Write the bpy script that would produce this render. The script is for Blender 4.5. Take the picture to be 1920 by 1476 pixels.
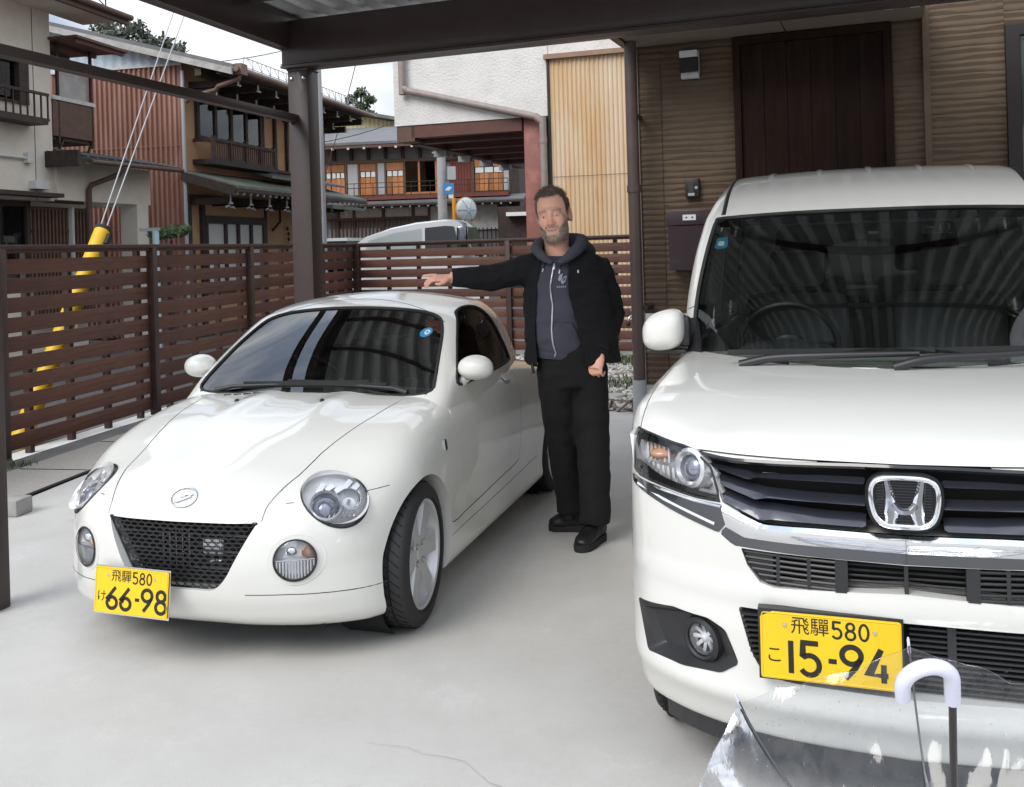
import bpy, bmesh, math, random
import numpy as np
from mathutils import Vector, Matrix
from mathutils.geometry import delaunay_2d_cdt

for o in list(bpy.data.objects): bpy.data.objects.remove(o)
SC = bpy.context.scene
COL = SC.collection
random.seed(7); RNG = np.random.default_rng(11)

# ------------------------------------------------------------------ camera, sky, sun, exposure
CAM_H = 1.52
cam = bpy.data.objects.new('camera', bpy.data.cameras.new('camera')); COL.objects.link(cam)
cam.data.sensor_width = 36.0; cam.data.sensor_fit = 'HORIZONTAL'
cam.data.lens = 1850 / 1920 * 36
cam.data.shift_y = -(738 - 464) / 1920
cam.data.clip_start = .05; cam.data.clip_end = 2000
cam.matrix_world = Matrix.Translation((0, 0, CAM_H)) @ Matrix.Rotation(math.pi / 2, 4, 'X') @ Matrix.Rotation(-math.asin(.029), 4, 'Z')
SC.camera = cam

SUN_EL, SUN_AZ = math.radians(42), math.radians(222)      # azimuth measured from +Y towards +X
world = bpy.data.worlds.new('World'); SC.world = world; world.use_nodes = True
wn, wl = world.node_tree.nodes, world.node_tree.links
for n in list(wn): wn.remove(n)
w_out = wn.new('ShaderNodeOutputWorld'); w_bg = wn.new('ShaderNodeBackground')
sky = wn.new('ShaderNodeTexSky'); sky.sky_type = 'NISHITA'; sky.sun_disc = False
sky.sun_elevation = SUN_EL; sky.sun_rotation = SUN_AZ; sky.air_density = 1.0; sky.dust_density = 3.0; sky.ozone_density = 1.0
w_tc = wn.new('ShaderNodeTexCoord'); w_map = wn.new('ShaderNodeMapping'); w_map.inputs['Scale'].default_value = (1.0, 1.0, 2.2)
w_nz = wn.new('ShaderNodeTexNoise'); w_nz.inputs['Scale'].default_value = 2.6; w_nz.inputs['Detail'].default_value = 6; w_nz.inputs['Roughness'].default_value = .55
w_rp = wn.new('ShaderNodeValToRGB')                      # thickness of the overcast
w_rp.color_ramp.elements[0].position = .30; w_rp.color_ramp.elements[0].color = (.60, .60, .60, 1)
w_rp.color_ramp.elements[1].position = .55; w_rp.color_ramp.elements[1].color = (1, 1, 1, 1)
w_nz2 = wn.new('ShaderNodeTexNoise'); w_nz2.inputs['Scale'].default_value = 4.0; w_nz2.inputs['Detail'].default_value = 5
w_rp2 = wn.new('ShaderNodeValToRGB')                     # brightness of the cloud base
w_rp2.color_ramp.elements[0].position = .36; w_rp2.color_ramp.elements[0].color = (5.2, 6.2, 8.0, 1)
w_rp2.color_ramp.elements[1].position = .60; w_rp2.color_ramp.elements[1].color = (12.6, 13.0, 13.6, 1)
w_mx = wn.new('ShaderNodeMix'); w_mx.data_type = 'RGBA'
wl.new(w_tc.outputs['Generated'], w_map.inputs['Vector'])
wl.new(w_map.outputs['Vector'], w_nz.inputs['Vector']); wl.new(w_map.outputs['Vector'], w_nz2.inputs['Vector'])
wl.new(w_nz.outputs['Fac'], w_rp.inputs['Fac']); wl.new(w_nz2.outputs['Fac'], w_rp2.inputs['Fac'])
wl.new(w_rp.outputs['Color'], w_mx.inputs[0]); wl.new(sky.outputs['Color'], w_mx.inputs[6]); wl.new(w_rp2.outputs['Color'], w_mx.inputs[7])
w_sx = wn.new('ShaderNodeSeparateXYZ'); wl.new(w_tc.outputs['Generated'], w_sx.inputs[0])          # overcast sky: zenith three times the horizon
w_gr = wn.new('ShaderNodeMapRange'); w_gr.inputs['From Min'].default_value = 0; w_gr.inputs['From Max'].default_value = 1; w_gr.inputs['To Min'].default_value = .62; w_gr.inputs['To Max'].default_value = 1.30
wl.new(w_sx.outputs['Z'], w_gr.inputs['Value'])
w_ml = wn.new('ShaderNodeVectorMath'); w_ml.operation = 'SCALE'; wl.new(w_mx.outputs[2], w_ml.inputs[0]); wl.new(w_gr.outputs['Result'], w_ml.inputs['Scale'])
wl.new(w_ml.outputs[0], w_bg.inputs['Color']); w_bg.inputs['Strength'].default_value = .092
wl.new(w_bg.outputs[0], w_out.inputs['Surface'])

sun = bpy.data.objects.new('sun', bpy.data.lights.new('sun', 'SUN')); COL.objects.link(sun)
sun.data.energy = 1.5; sun.data.angle = math.radians(32); sun.data.color = (1, .975, .94)
_d = Vector((math.sin(SUN_AZ) * math.cos(SUN_EL), math.cos(SUN_AZ) * math.cos(SUN_EL), math.sin(SUN_EL)))
sun.rotation_euler = _d.to_track_quat('Z', 'Y').to_euler()

SC.view_settings.view_transform = 'Standard'; SC.view_settings.look = 'None'
SC.view_settings.exposure = .52; SC.view_settings.gamma = 1; SC.view_settings.use_curve_mapping = False
SC.render.engine = 'CYCLES'
SC.cycles.max_bounces = 12; SC.cycles.transparent_max_bounces = 24; SC.cycles.glossy_bounces = 6
SC.cycles.use_denoising = True; SC.cycles.caustics_reflective = False; SC.cycles.caustics_refractive = False

# ------------------------------------------------------------------ materials
M = {}
def mat(name, col=(.5, .5, .5), rough=.6, metal=0., coat=0., spec=.5, **kw):
    """Principled material with optional procedural colour variation and bump.
    kw: var=(scale, col2, lo, hi) blotchy second colour; grain=(axis_scale, strength, col2); bump=(scale, strength[, dist]);
        spots=(scale, col, threshold) small dark/bright specks; emit; stretch=(x,y,z) mapping scale; space='Object'|'Generated'"""
    m = bpy.data.materials.new(name); m.use_nodes = True
    nt = m.node_tree; N, L = nt.nodes, nt.links
    b = N['Principled BSDF']
    b.inputs['Base Color'].default_value = (*col, 1); b.inputs['Roughness'].default_value = rough
    b.inputs['Metallic'].default_value = metal; b.inputs['Coat Weight'].default_value = coat
    b.inputs['Coat Roughness'].default_value = .03; b.inputs['Specular IOR Level'].default_value = spec
    tc = N.new('ShaderNodeTexCoord'); mp = N.new('ShaderNodeMapping'); L.new(tc.outputs[kw.get('space', 'Object')], mp.inputs['Vector'])
    mp.inputs['Scale'].default_value = kw.get('stretch', (1, 1, 1)); mp.inputs['Rotation'].default_value = kw.get('rot', (0, 0, 0))
    cur = None
    def rgb(c):
        n = N.new('ShaderNodeRGB'); n.outputs[0].default_value = (*c, 1); return n.outputs[0]
    cur = rgb(col)
    def noise(sc, det=5, rg=.55):
        n = N.new('ShaderNodeTexNoise'); n.inputs['Scale'].default_value = sc; n.inputs['Detail'].default_value = det; n.inputs['Roughness'].default_value = rg
        L.new(mp.outputs['Vector'], n.inputs['Vector']); return n.outputs['Fac']
    def ramp(f, lo, hi):
        r = N.new('ShaderNodeMapRange'); r.inputs['From Min'].default_value = lo; r.inputs['From Max'].default_value = hi; r.clamp = True
        L.new(f, r.inputs['Value']); return r.outputs['Result']
    def mix(f, a, c):
        x = N.new('ShaderNodeMix'); x.data_type = 'RGBA'; L.new(f, x.inputs[0]); L.new(a, x.inputs[6]); L.new(c, x.inputs[7]); return x.outputs[2]
    layers = kw.get('var', [])
    if layers and not isinstance(layers, list): layers = [layers]
    for sc, c2, lo, hi in layers: cur = mix(ramp(noise(sc), lo, hi), cur, rgb(c2))
    for sc, c2, th in kw.get('spots', []):
        v = N.new('ShaderNodeTexVoronoi'); v.inputs['Scale'].default_value = sc; L.new(mp.outputs['Vector'], v.inputs['Vector'])
        cur = mix(ramp(v.outputs['Distance'], th, th * .6), cur, rgb(c2))
    if 'attr' in kw:
        a = N.new('ShaderNodeAttribute'); a.attribute_name = kw['attr']; cur = a.outputs['Color']
        if 'attr_var' in kw:
            sc, amt = kw['attr_var']; f = ramp(noise(sc), .3, .7)
            hs = N.new('ShaderNodeHueSaturation'); L.new(cur, hs.inputs['Color'])
            q = N.new('ShaderNodeMapRange'); q.inputs['To Min'].default_value = 1 - amt; q.inputs['To Max'].default_value = 1 + amt; L.new(f, q.inputs['Value']); L.new(q.outputs['Result'], hs.inputs['Value'])
            cur = hs.outputs['Color']
    if 'rand' in kw:                                        # value differs from piece to piece
        oi = N.new('ShaderNodeObjectInfo'); hs = N.new('ShaderNodeHueSaturation'); L.new(cur, hs.inputs['Color'])
        q = N.new('ShaderNodeMapRange'); q.inputs['To Min'].default_value = 1 - kw['rand']; q.inputs['To Max'].default_value = 1 + kw['rand']
        L.new(oi.outputs['Random'], q.inputs['Value']); L.new(q.outputs['Result'], hs.inputs['Value']); cur = hs.outputs['Color']
    L.new(cur, b.inputs['Base Color'])
    if 'rvar' in kw:
        sc, lo, hi = kw['rvar']; q = N.new('ShaderNodeMapRange'); q.inputs['From Min'].default_value = .3; q.inputs['From Max'].default_value = .7
        q.inputs['To Min'].default_value = lo; q.inputs['To Max'].default_value = hi; L.new(noise(sc), q.inputs['Value']); L.new(q.outputs['Result'], b.inputs['Roughness'])
    if 'bump' in kw:
        bp = kw['bump'] if isinstance(kw['bump'], list) else [kw['bump']]
        prev = None
        for t in bp:
            n = N.new('ShaderNodeBump'); n.inputs['Strength'].default_value = t[1]; n.inputs['Distance'].default_value = t[2] if len(t) > 2 else .01
            L.new(noise(t[0], 6), n.inputs['Height'])
            if prev: L.new(prev, n.inputs['Normal'])
            prev = n.outputs['Normal']
        L.new(prev, b.inputs['Normal'])
    if 'emit' in kw:
        b.inputs['Emission Color'].default_value = (*col, 1); b.inputs['Emission Strength'].default_value = kw['emit']
    if 'alpha' in kw: b.inputs['Alpha'].default_value = kw['alpha']
    if 'trans' in kw: b.inputs['Transmission Weight'].default_value = kw['trans']
    if 'sss' in kw:
        b.inputs['Subsurface Weight'].default_value = kw['sss']; b.inputs['Subsurface Radius'].default_value = (.012, .005, .003); b.inputs['Subsurface Scale'].default_value = 1.
    M[name] = m
    return m

def glass(name, tint=(.6, .65, .63), rough=0., ior=1.5, film=0.):
    m = bpy.data.materials.new(name); m.use_nodes = True; N, L = m.node_tree.nodes, m.node_tree.links
    for n in list(N): N.remove(n)
    out = N.new('ShaderNodeOutputMaterial'); t = N.new('ShaderNodeBsdfTransparent'); g = N.new('ShaderNodeBsdfGlossy'); x = N.new('ShaderNodeMixShader'); f = N.new('ShaderNodeFresnel')
    t.inputs[0].default_value = (*tint, 1); g.inputs['Roughness'].default_value = rough; f.inputs['IOR'].default_value = ior
    g.inputs['Color'].default_value = (1, 1, 1, 1)
    L.new(f.outputs[0], x.inputs[0]); L.new(t.outputs[0], x.inputs[1]); L.new(g.outputs[0], x.inputs[2]); L.new(x.outputs[0], out.inputs[0])
    M[name] = m; return m

# ------------------------------------------------------------------ mesh helpers
class MB:
    """collects boxes, tubes, lathes and prisms; build() links them as ONE mesh object"""
    def __init__(s): s.v = []; s.f = []
    def add(s, v, f):
        n = len(s.v); s.v += [tuple(map(float, p)) for p in v]; s.f += [tuple(i + n for i in q) for q in f]; return s
    def box(s, c, d, rz=0., rx=0., ry=0., bev=0.):
        x, y, z = d[0] / 2, d[1] / 2, d[2] / 2
        R = Matrix.Rotation(rz, 3, 'Z') @ Matrix.Rotation(ry, 3, 'Y') @ Matrix.Rotation(rx, 3, 'X')
        if bev:
            e = bev; P = []; F = []
            bm = bmesh.new(); bmesh.ops.create_cube(bm, size=1, matrix=Matrix.Diagonal((d[0], d[1], d[2], 1)))
            bmesh.ops.bevel(bm, geom=bm.edges[:], offset=e, segments=2, affect='EDGES', profile=.5)
            bm.verts.index_update()
            P = [R @ v.co + Vector(c) for v in bm.verts]; F = [[v.index for v in f.verts] for f in bm.faces]; bm.free()
            return s.add(P, F)
        P = [R @ Vector((i * x, j * y, k * z)) + Vector(c) for i in (-1, 1) for j in (-1, 1) for k in (-1, 1)]
        return s.add(P, [(0, 1, 3, 2), (4, 6, 7, 5), (0, 4, 5, 1), (2, 3, 7, 6), (0, 2, 6, 4), (1, 5, 7, 3)])
    def bar(s, p, q, w, h, up=(0, 0, 1)):
        p, q = Vector(p), Vector(q); d = (q - p); l = d.length; d.normalize()
        u = Vector(up); sx = d.cross(u)
        if sx.length < 1e-4: sx = d.cross(Vector((1, 0, 0)))
        sx.normalize(); uu = sx.cross(d).normalized()
        P = [a + sx * (i * w / 2) + uu * (j * h / 2) for a in (p, q) for i, j in ((-1, -1), (1, -1), (1, 1), (-1, 1))]
        return s.add(P, [(3, 2, 1, 0), (4, 5, 6, 7), (0, 1, 5, 4), (1, 2, 6, 5), (2, 3, 7, 6), (3, 0, 4, 7)])
    def tube(s, pts, r, n=10, cap=True, closed=False, flat=1.):
        pts = [Vector(p) for p in pts]; k = len(pts); rr = list(r) if hasattr(r, '__len__') else [r] * k
        V = []; pn = None
        for i, p in enumerate(pts):
            if closed: t = pts[(i + 1) % k] - pts[i - 1]
            else: t = pts[min(i + 1, k - 1)] - pts[max(i - 1, 0)]
            t.normalize()
            if pn is None:
                a = Vector((0, 0, 1)) if abs(t.z) < .9 else Vector((1, 0, 0)); nn = t.cross(a).normalized()
            else:
                nn = (pn - t * pn.dot(t)); nn = nn.normalized() if nn.length > 1e-6 else t.orthogonal().normalized()
            pn = nn; bb = t.cross(nn)
            V += [p + (nn * math.cos(2 * math.pi * j / n) + bb * math.sin(2 * math.pi * j / n) * flat) * rr[i] for j in range(n)]
        F = [(i * n + j, i * n + (j + 1) % n, ((i + 1) % k) * n + (j + 1) % n, ((i + 1) % k) * n + j) for i in range(k if closed else k - 1) for j in range(n)]
        if cap and not closed: F += [tuple(range(n - 1, -1, -1)), tuple((k - 1) * n + j for j in range(n))]
        return s.add(V, F)
    def lathe(s, prof, c=(0, 0, 0), axis='Z', n=32, closed=False, mtx=None):
        V = []; k = len(prof)
        for r, h in prof:
            for j in range(n):
                a = 2 * math.pi * j / n; p = (r * math.cos(a), r * math.sin(a), h)
                if axis == 'X': p = (p[2], p[0], p[1])
                elif axis == 'Y': p = (p[0], p[2], p[1])
                p = Vector(p)
                if mtx is not None: p = mtx @ p
                V.append(p + Vector(c))
        F = [(i * n + j, i * n + (j + 1) % n, ((i + 1) % k) * n + (j + 1) % n, ((i + 1) % k) * n + j) for i in range(k if closed else k - 1) for j in range(n)]
        return s.add(V, F)
    def prism(s, poly, o, e1, e2, n, d0, d1):
        """polygon poly (2D in e1,e2 from origin o) swept along n from d0 to d1"""
        o, e1, e2, n = Vector(o), Vector(e1), Vector(e2), Vector(n); k = len(poly)
        V = [o + e1 * p[0] + e2 * p[1] + n * d for d in (d0, d1) for p in poly]
        F = [tuple(range(k - 1, -1, -1)), tuple(range(k, 2 * k))] + [(i, (i + 1) % k, k + (i + 1) % k, k + i) for i in range(k)]
        return s.add(V, F)
    def quad(s, a, b, c, d): return s.add([a, b, c, d], [(0, 1, 2, 3)])
    def ball(s, c, r, n=16, m=10):
        r = (r, r, r) if not hasattr(r, '__len__') else r
        V = [(c[0], c[1], c[2] + r[2])]; 
        for i in range(1, m):
            t = math.pi * i / m
            V += [(c[0] + r[0] * math.sin(t) * math.cos(2 * math.pi * j / n), c[1] + r[1] * math.sin(t) * math.sin(2 * math.pi * j / n), c[2] + r[2] * math.cos(t)) for j in range(n)]
        V.append((c[0], c[1], c[2] - r[2]))
        F = [(0, 1 + j, 1 + (j + 1) % n) for j in range(n)]
        F += [(1 + i * n + j, 1 + (i + 1) * n + j, 1 + (i + 1) * n + (j + 1) % n, 1 + i * n + (j + 1) % n) for i in range(m - 2) for j in range(n)]
        F += [(len(V) - 1, 1 + (m - 2) * n + (j + 1) % n, 1 + (m - 2) * n + j) for j in range(n)]
        return s.add(V, F)
    def mesh(s, name):
        me = bpy.data.meshes.new(name); me.from_pydata(s.v, [], s.f); me.update(); return me
    def build(s, name, m, parent=None, smooth=None):
        return obj(name, s.mesh(name), m, parent, smooth)

def obj(name, me, m=None, parent=None, smooth=None):
    """link a mesh as one object; smooth = angle in degrees (None: flat)"""
    o = bpy.data.objects.new(name, me); COL.objects.link(o)
    if m is not None: me.materials.clear(); me.materials.append(M[m] if isinstance(m, str) else m)
    if parent is not None: o.parent = parent
    if smooth:
        fix_normals(me)
        me.shade_smooth(); me.set_sharp_from_angle(angle=math.radians(smooth))
    return o

def fix_normals(me):
    bm = bmesh.new(); bm.from_mesh(me); bmesh.ops.recalc_face_normals(bm, faces=bm.faces[:]); bm.to_mesh(me); bm.free()

def tag(o, label=None, cat=None, group=None, kind=None):
    if label: o['label'] = label
    if cat: o['category'] = cat
    if group: o['group'] = group
    if kind: o['kind'] = kind
    return o

def thing(name, label, cat, loc=(0, 0, 0), rz=0., group=None):
    o = bpy.data.objects.new(name, None); COL.objects.link(o); o.empty_display_size = .1
    o.location = loc; o.rotation_euler = (0, 0, rz); return tag(o, label, cat, group)

def dup(o, parent=None):
    c = o.copy(); COL.objects.link(c); c.parent = parent
    for ch in [x for x in o.children]: dup(ch, c)
    return c

def npmesh(name, V, Fq):
    me = bpy.data.meshes.new(name); me.from_pydata([tuple(p) for p in np.asarray(V, float)], [], [tuple(int(i) for i in f) for f in Fq]); me.update(); return me

def boolean(o, cutters, op='DIFFERENCE', keep=False):
    """apply exact booleans; cutters are objects, removed afterwards"""
    for c in cutters:
        md = o.modifiers.new('b', 'BOOLEAN'); md.operation = op; md.solver = 'EXACT'; md.object = c
    dg = bpy.context.evaluated_depsgraph_get(); dg.update()
    me = bpy.data.meshes.new_from_object(o.evaluated_get(dg)); old = o.data; o.modifiers.clear(); o.data = me; bpy.data.meshes.remove(old)
    if not keep:
        for c in cutters: bpy.data.objects.remove(c)
    return o

def applied(o):
    dg = bpy.context.evaluated_depsgraph_get(); dg.update()
    me = bpy.data.meshes.new_from_object(o.evaluated_get(dg)); old = o.data; o.modifiers.clear(); o.data = me; bpy.data.meshes.remove(old); return o

# ------------------------------------------------------------------ curves
def pchip(xs, ys):
    xs = np.asarray(xs, float); ys = np.asarray(ys, float); h = np.diff(xs); d = np.diff(ys) / h
    m = np.zeros_like(ys); m[0] = d[0]; m[-1] = d[-1]
    for i in range(1, len(xs) - 1):
        if d[i - 1] * d[i] > 0:
            w1 = 2 * h[i] + h[i - 1]; w2 = h[i] + 2 * h[i - 1]; m[i] = (w1 + w2) / (w1 / d[i - 1] + w2 / d[i])
    def f(x):
        x = np.asarray(x, float); xc = np.clip(x, xs[0], xs[-1]); i = np.clip(np.searchsorted(xs, xc) - 1, 0, len(xs) - 2)
        t = (xc - xs[i]) / h[i]
        r = ys[i] * (1 + 2 * t) * (1 - t) ** 2 + h[i] * m[i] * t * (1 - t) ** 2 + ys[i + 1] * t * t * (3 - 2 * t) + h[i] * m[i + 1] * t * t * (t - 1)
        return r + np.where(x < xs[0], (x - xs[0]) * m[0], 0) + np.where(x > xs[-1], (x - xs[-1]) * m[-1], 0)
    return f
def crv(P, n=8, closed=False):
    """Catmull-Rom through the points"""
    P = np.asarray(P, float); k = len(P); out = []
    for i in range(k if closed else k - 1):
        g = lambda j: P[j % k] if closed else (P[j] if 0 <= j < k else (2 * P[0] - P[1] if j < 0 else 2 * P[-1] - P[-2]))
        p0, p1, p2, p3 = g(i - 1), g(i), g(i + 1), g(i + 2)
        for s in range(n):
            t = s / n; out.append(.5 * ((2 * p1) + (p2 - p0) * t + (2 * p0 - 5 * p1 + 4 * p2 - p3) * t * t + (3 * p1 - p0 - 3 * p2 + p3) * t ** 3))
    if not closed: out.append(P[-1])
    return np.array(out)
def rpoly(P, r, n=5):
    """polygon with rounded corners; r one radius or one per corner"""
    P = [np.asarray(p, float) for p in P]; k = len(P); rs = r if hasattr(r, '__len__') else [r] * k; out = []
    for i in range(k):
        a, b, c = P[i - 1], P[i], P[(i + 1) % k]; u = (a - b); v = (c - b); lu, lv = np.linalg.norm(u), np.linalg.norm(v); q = min(rs[i], .48 * lu, .48 * lv)
        if q <= 1e-6: out.append(b); continue
        p0, p2 = b + u / lu * q, b + v / lv * q
        for s in range(n + 1):
            t = s / n; out.append((1 - t) ** 2 * p0 + 2 * t * (1 - t) * b + t * t * p2)
    return np.array(out)
def ellipse(c, rx, ry, ang=0., n=40):
    t = np.linspace(0, 2 * np.pi, n, endpoint=False); x, y = rx * np.cos(t), ry * np.sin(t); ca, sa = math.cos(ang), math.sin(ang)
    return np.stack([c[0] + x * ca - y * sa, c[1] + x * sa + y * ca], 1)
def resample(P, step, closed=True):
    P = np.asarray(P, float); Q = np.vstack([P, P[:1]]) if closed else P
    L = np.r_[0, np.cumsum(np.linalg.norm(np.diff(Q, axis=0), axis=1))]; n = max(3, int(round(L[-1] / step)))
    t = np.linspace(0, L[-1], n + (0 if closed else 1), endpoint=not closed); return np.stack([np.interp(t, L, Q[:, i]) for i in range(Q.shape[1])], 1)

# ------------------------------------------------------------------ implicit car bodies: smooth intersections of profile surfaces
def smax(a, b, k):
    h = np.maximum(k - np.abs(a - b), 0) / k; return np.maximum(a, b) + h * h * k * .25
def shell(F, lo, hi, spine, res):
    """closed mesh of F=0: a gridded box projected along rays from a spine (clamped box) onto the surface"""
    idx = {}; V = []; Q = []
    nx, ny, nz = res
    gx, gy, gz = [np.linspace(lo[i], hi[i], res[i] + 1) for i in range(3)]
    def vid(i, j, k):
        key = (i, j, k)
        if key not in idx: idx[key] = len(V); V.append((gx[i], gy[j], gz[k]))
        return idx[key]
    for i in range(nx):
        for j in range(ny):
            Q.append((vid(i, j, 0), vid(i, j + 1, 0), vid(i + 1, j + 1, 0), vid(i + 1, j, 0))); Q.append((vid(i, j, nz), vid(i + 1, j, nz), vid(i + 1, j + 1, nz), vid(i, j + 1, nz)))
    for i in range(nx):
        for k in range(nz):
            Q.append((vid(i, 0, k), vid(i + 1, 0, k), vid(i + 1, 0, k + 1), vid(i, 0, k + 1))); Q.append((vid(i, ny, k), vid(i, ny, k + 1), vid(i + 1, ny, k + 1), vid(i + 1, ny, k)))
    for j in range(ny):
        for k in range(nz):
            Q.append((vid(0, j, k), vid(0, j, k + 1), vid(0, j + 1, k + 1), vid(0, j + 1, k))); Q.append((vid(nx, j, k), vid(nx, j + 1, k), vid(nx, j + 1, k + 1), vid(nx, j, k + 1)))
    V = np.array(V); C = np.clip(V, np.array(spine[0]), np.array(spine[1])); D = V - C
    a = np.zeros(len(V)); b = np.full(len(V), 1.6)
    for _ in range(34):
        m = (a + b) / 2; inside = F(C + D * m[:, None]) < 0; a = np.where(inside, m, a); b = np.where(inside, b, m)
    return C + D * a[:, None], Q
def cast(F, P, D, tmax=4., n=160):
    """first hit of rays P+tD with the body from outside; returns points and hit mask"""
    P = np.asarray(P, float); D = np.broadcast_to(np.asarray(D, float), P.shape); lo = np.zeros(len(P)); hit = np.zeros(len(P), bool); ts = np.linspace(0, tmax, n)
    t0 = np.zeros(len(P)); t1 = np.zeros(len(P))
    for i in range(1, n):
        ins = (F(P + D * ts[i]) < 0) & ~hit; t0[ins] = ts[i - 1]; t1[ins] = ts[i]; hit |= ins
    for _ in range(30):
        m = (t0 + t1) / 2; ins = F(P + D * m[:, None]) < 0; t1 = np.where(ins, m, t1); t0 = np.where(ins, t0, m)
    return P + D * t1[:, None], hit
def grad(F, P, e=2e-3):
    g = np.stack([F(P + np.eye(3)[i] * e) - F(P - np.eye(3)[i] * e) for i in range(3)], 1); return g / np.maximum(np.linalg.norm(g, axis=1), 1e-9)[:, None]
VIEW = {'front': ((1, 0, 0), (0, 0, 1), (0, 1, 0)), 'side+': ((0, 1, 0), (0, 0, 1), (-1, 0, 0)), 'side-': ((0, 1, 0), (0, 0, 1), (1, 0, 0)), 'top': ((1, 0, 0), (0, 1, 0), (0, 0, -1))}
def lay(F, P2, view, off=0., start=2.2):
    """2D points of a view (front: x,z  side: y,z  top: x,y) laid on the body, raised by off"""
    e1, e2, n = [np.array(q, float) for q in VIEW[view]]; P2 = np.asarray(P2, float)
    S = P2[:, :1] * e1 + P2[:, 1:2] * e2 - n * start; X, hit = cast(F, S, n, tmax=start + 2.2)
    if not hit.all() and hit.any():
        for i in np.where(~hit)[0]: X[i] = X[hit][np.argmin(((P2[hit] - P2[i]) ** 2).sum(1))]
    return X + grad(F, X) * off if off else X
def patch(F, outline, view, name, m, parent, off=.003, thick=0., step=.02, smooth=40, dish=None):
    """sheet with a given outline in a view, lying on the body surface"""
    B = resample(outline, step); k = len(B); mn, mx = B.min(0), B.max(0); inner = []
    for x in np.arange(mn[0] + step * .6, mx[0], step):
        for y in np.arange(mn[1] + step * .6, mx[1], step): inner.append((x, y))
    inner = np.array(inner) if inner else np.zeros((0, 2))
    if len(inner): 
        d = np.sqrt(((inner[:, None, :] - B[None]) ** 2).sum(2)).min(1); inner = inner[d > step * .55]
    vs = [Vector(p) for p in np.vstack([B, inner])]
    r = delaunay_2d_cdt(vs, [(i, (i + 1) % k) for i in range(k)], [], 1, 1e-6)
    P2 = np.array([tuple(v) for v in r[0]]); Fc = [tuple(f) for f in r[2]]
    used = sorted({i for f in Fc for i in f}); re_ = {u: i for i, u in enumerate(used)}; P2 = P2[used]; Fc = [tuple(re_[i] for i in f) for f in Fc]
    X = lay(F, P2, view); G = grad(F, X); o = np.full(len(X), off)
    if dish is not None: o = o + dish(P2)
    V = X + G * o[:, None]
    me = npmesh(name, V, Fc); fix_dir(me, G.mean(0))
    if thick:
        W = V - G * thick; nV = len(V); bd = [(i, (i + 1) % k) for i in range(k)]
        Fc2 = Fc + [tuple(i + nV for i in reversed(f)) for f in Fc]
        e = {}
        for f in Fc:
            for i in range(len(f)):
                a, b = f[i], f[(i + 1) % len(f)]; e[(a, b)] = e.get((a, b), 0) + 1
        for (a, b) in list(e):
            if (b, a) not in e: Fc2.append((b, a, a + nV, b + nV))
        me = npmesh(name, np.vstack([V, W]), Fc2); fix_normals(me)
    o_ = obj(name, me, m, parent); me.shade_smooth(); me.set_sharp_from_angle(angle=math.radians(smooth))
    return o_
def fix_dir(me, d):
    n = np.zeros(3)
    for p in me.polygons: n += np.array(p.normal) * p.area
    if n @ np.asarray(d) < 0: me.flip_normals()
def seam(F, P2, view, name, parent, r=.0028, m='seam', sink=.6, step=.02, closed=False):
    """shut line: a thin dark bead let into the surface"""
    Q = resample(P2, step, closed); X = lay(F, Q, view, -r * sink)
    return MB().tube([Vector(p) for p in X], r, 6, closed=closed).build(name, m, parent, smooth=60)
def cutter(poly, o, e1, e2, n, d0, d1): 
    mb = MB().prism([tuple(p) for p in poly], o, e1, e2, n, d0, d1); c = mb.build('cutter', None); fix_normals(c.data); return c
def mirx(P): P = np.array(P, float); P[:, 0] *= -1; return P[::-1]
# ------------------------------------------------------------------ shared materials
mat('paint_white', (.74, .735, .69), .32, coat=1., spec=.5)
mat('seam', (.03, .03, .03), .7)
mat('black_plastic', (.022, .022, .024), .42, bump=(260, .12, .002))
mat('gloss_black', (.008, .008, .010), .12, coat=.6)
mat('dark_void', (.004, .004, .004), .9)
mat('rubber', (.018, .018, .018), .75)
mat('chrome', (.86, .87, .89), .06, metal=1.)
mat('chrome_soft', (.70, .71, .73), .22, metal=1.)
mat('dark_chrome', (.13, .135, .15), .16, metal=1., coat=.5)
mat('alloy', (.62, .62, .63), .38, metal=.6, coat=.3)
mat('tyre', (.020, .020, .021), .72, bump=(90, .15, .003))
mat('amber', (.80, .42, .25), .25, coat=1.)
mat('lamp_white', (.80, .82, .85), .15, coat=1.)
mat('disc', (.30, .29, .28), .35, metal=1.)
mat('interior', (.030, .030, .033), .8, bump=(120, .2, .003))
mat('seat', (.09, .09, .095), .85, bump=(220, .3, .003))
mat('plate_yellow', (.86, .56, .006), .42, coat=.25, var=(5, (.82, .52, .006), .4, .7))
mat('plate_ink', (.012, .011, .008), .5)
mat('sticker_blue', (.03, .26, .46), .5)
mat('sticker_white', (.75, .78, .8), .5)
glass('lens', (.94, .95, .96), .0, 1.45)
glass('windscreen', (.34, .40, .38), .0, 2.2)
glass('tint_glass', (.07, .075, .075), .0, 1.6)
glass('house_glass', (.78, .82, .82), .01, 1.5)
glass('windscreen_tall', (.55, .60, .58), .0, 1.46)
mat('lamp_silver', (.88, .88, .89), .25, metal=.5, coat=.6)
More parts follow.
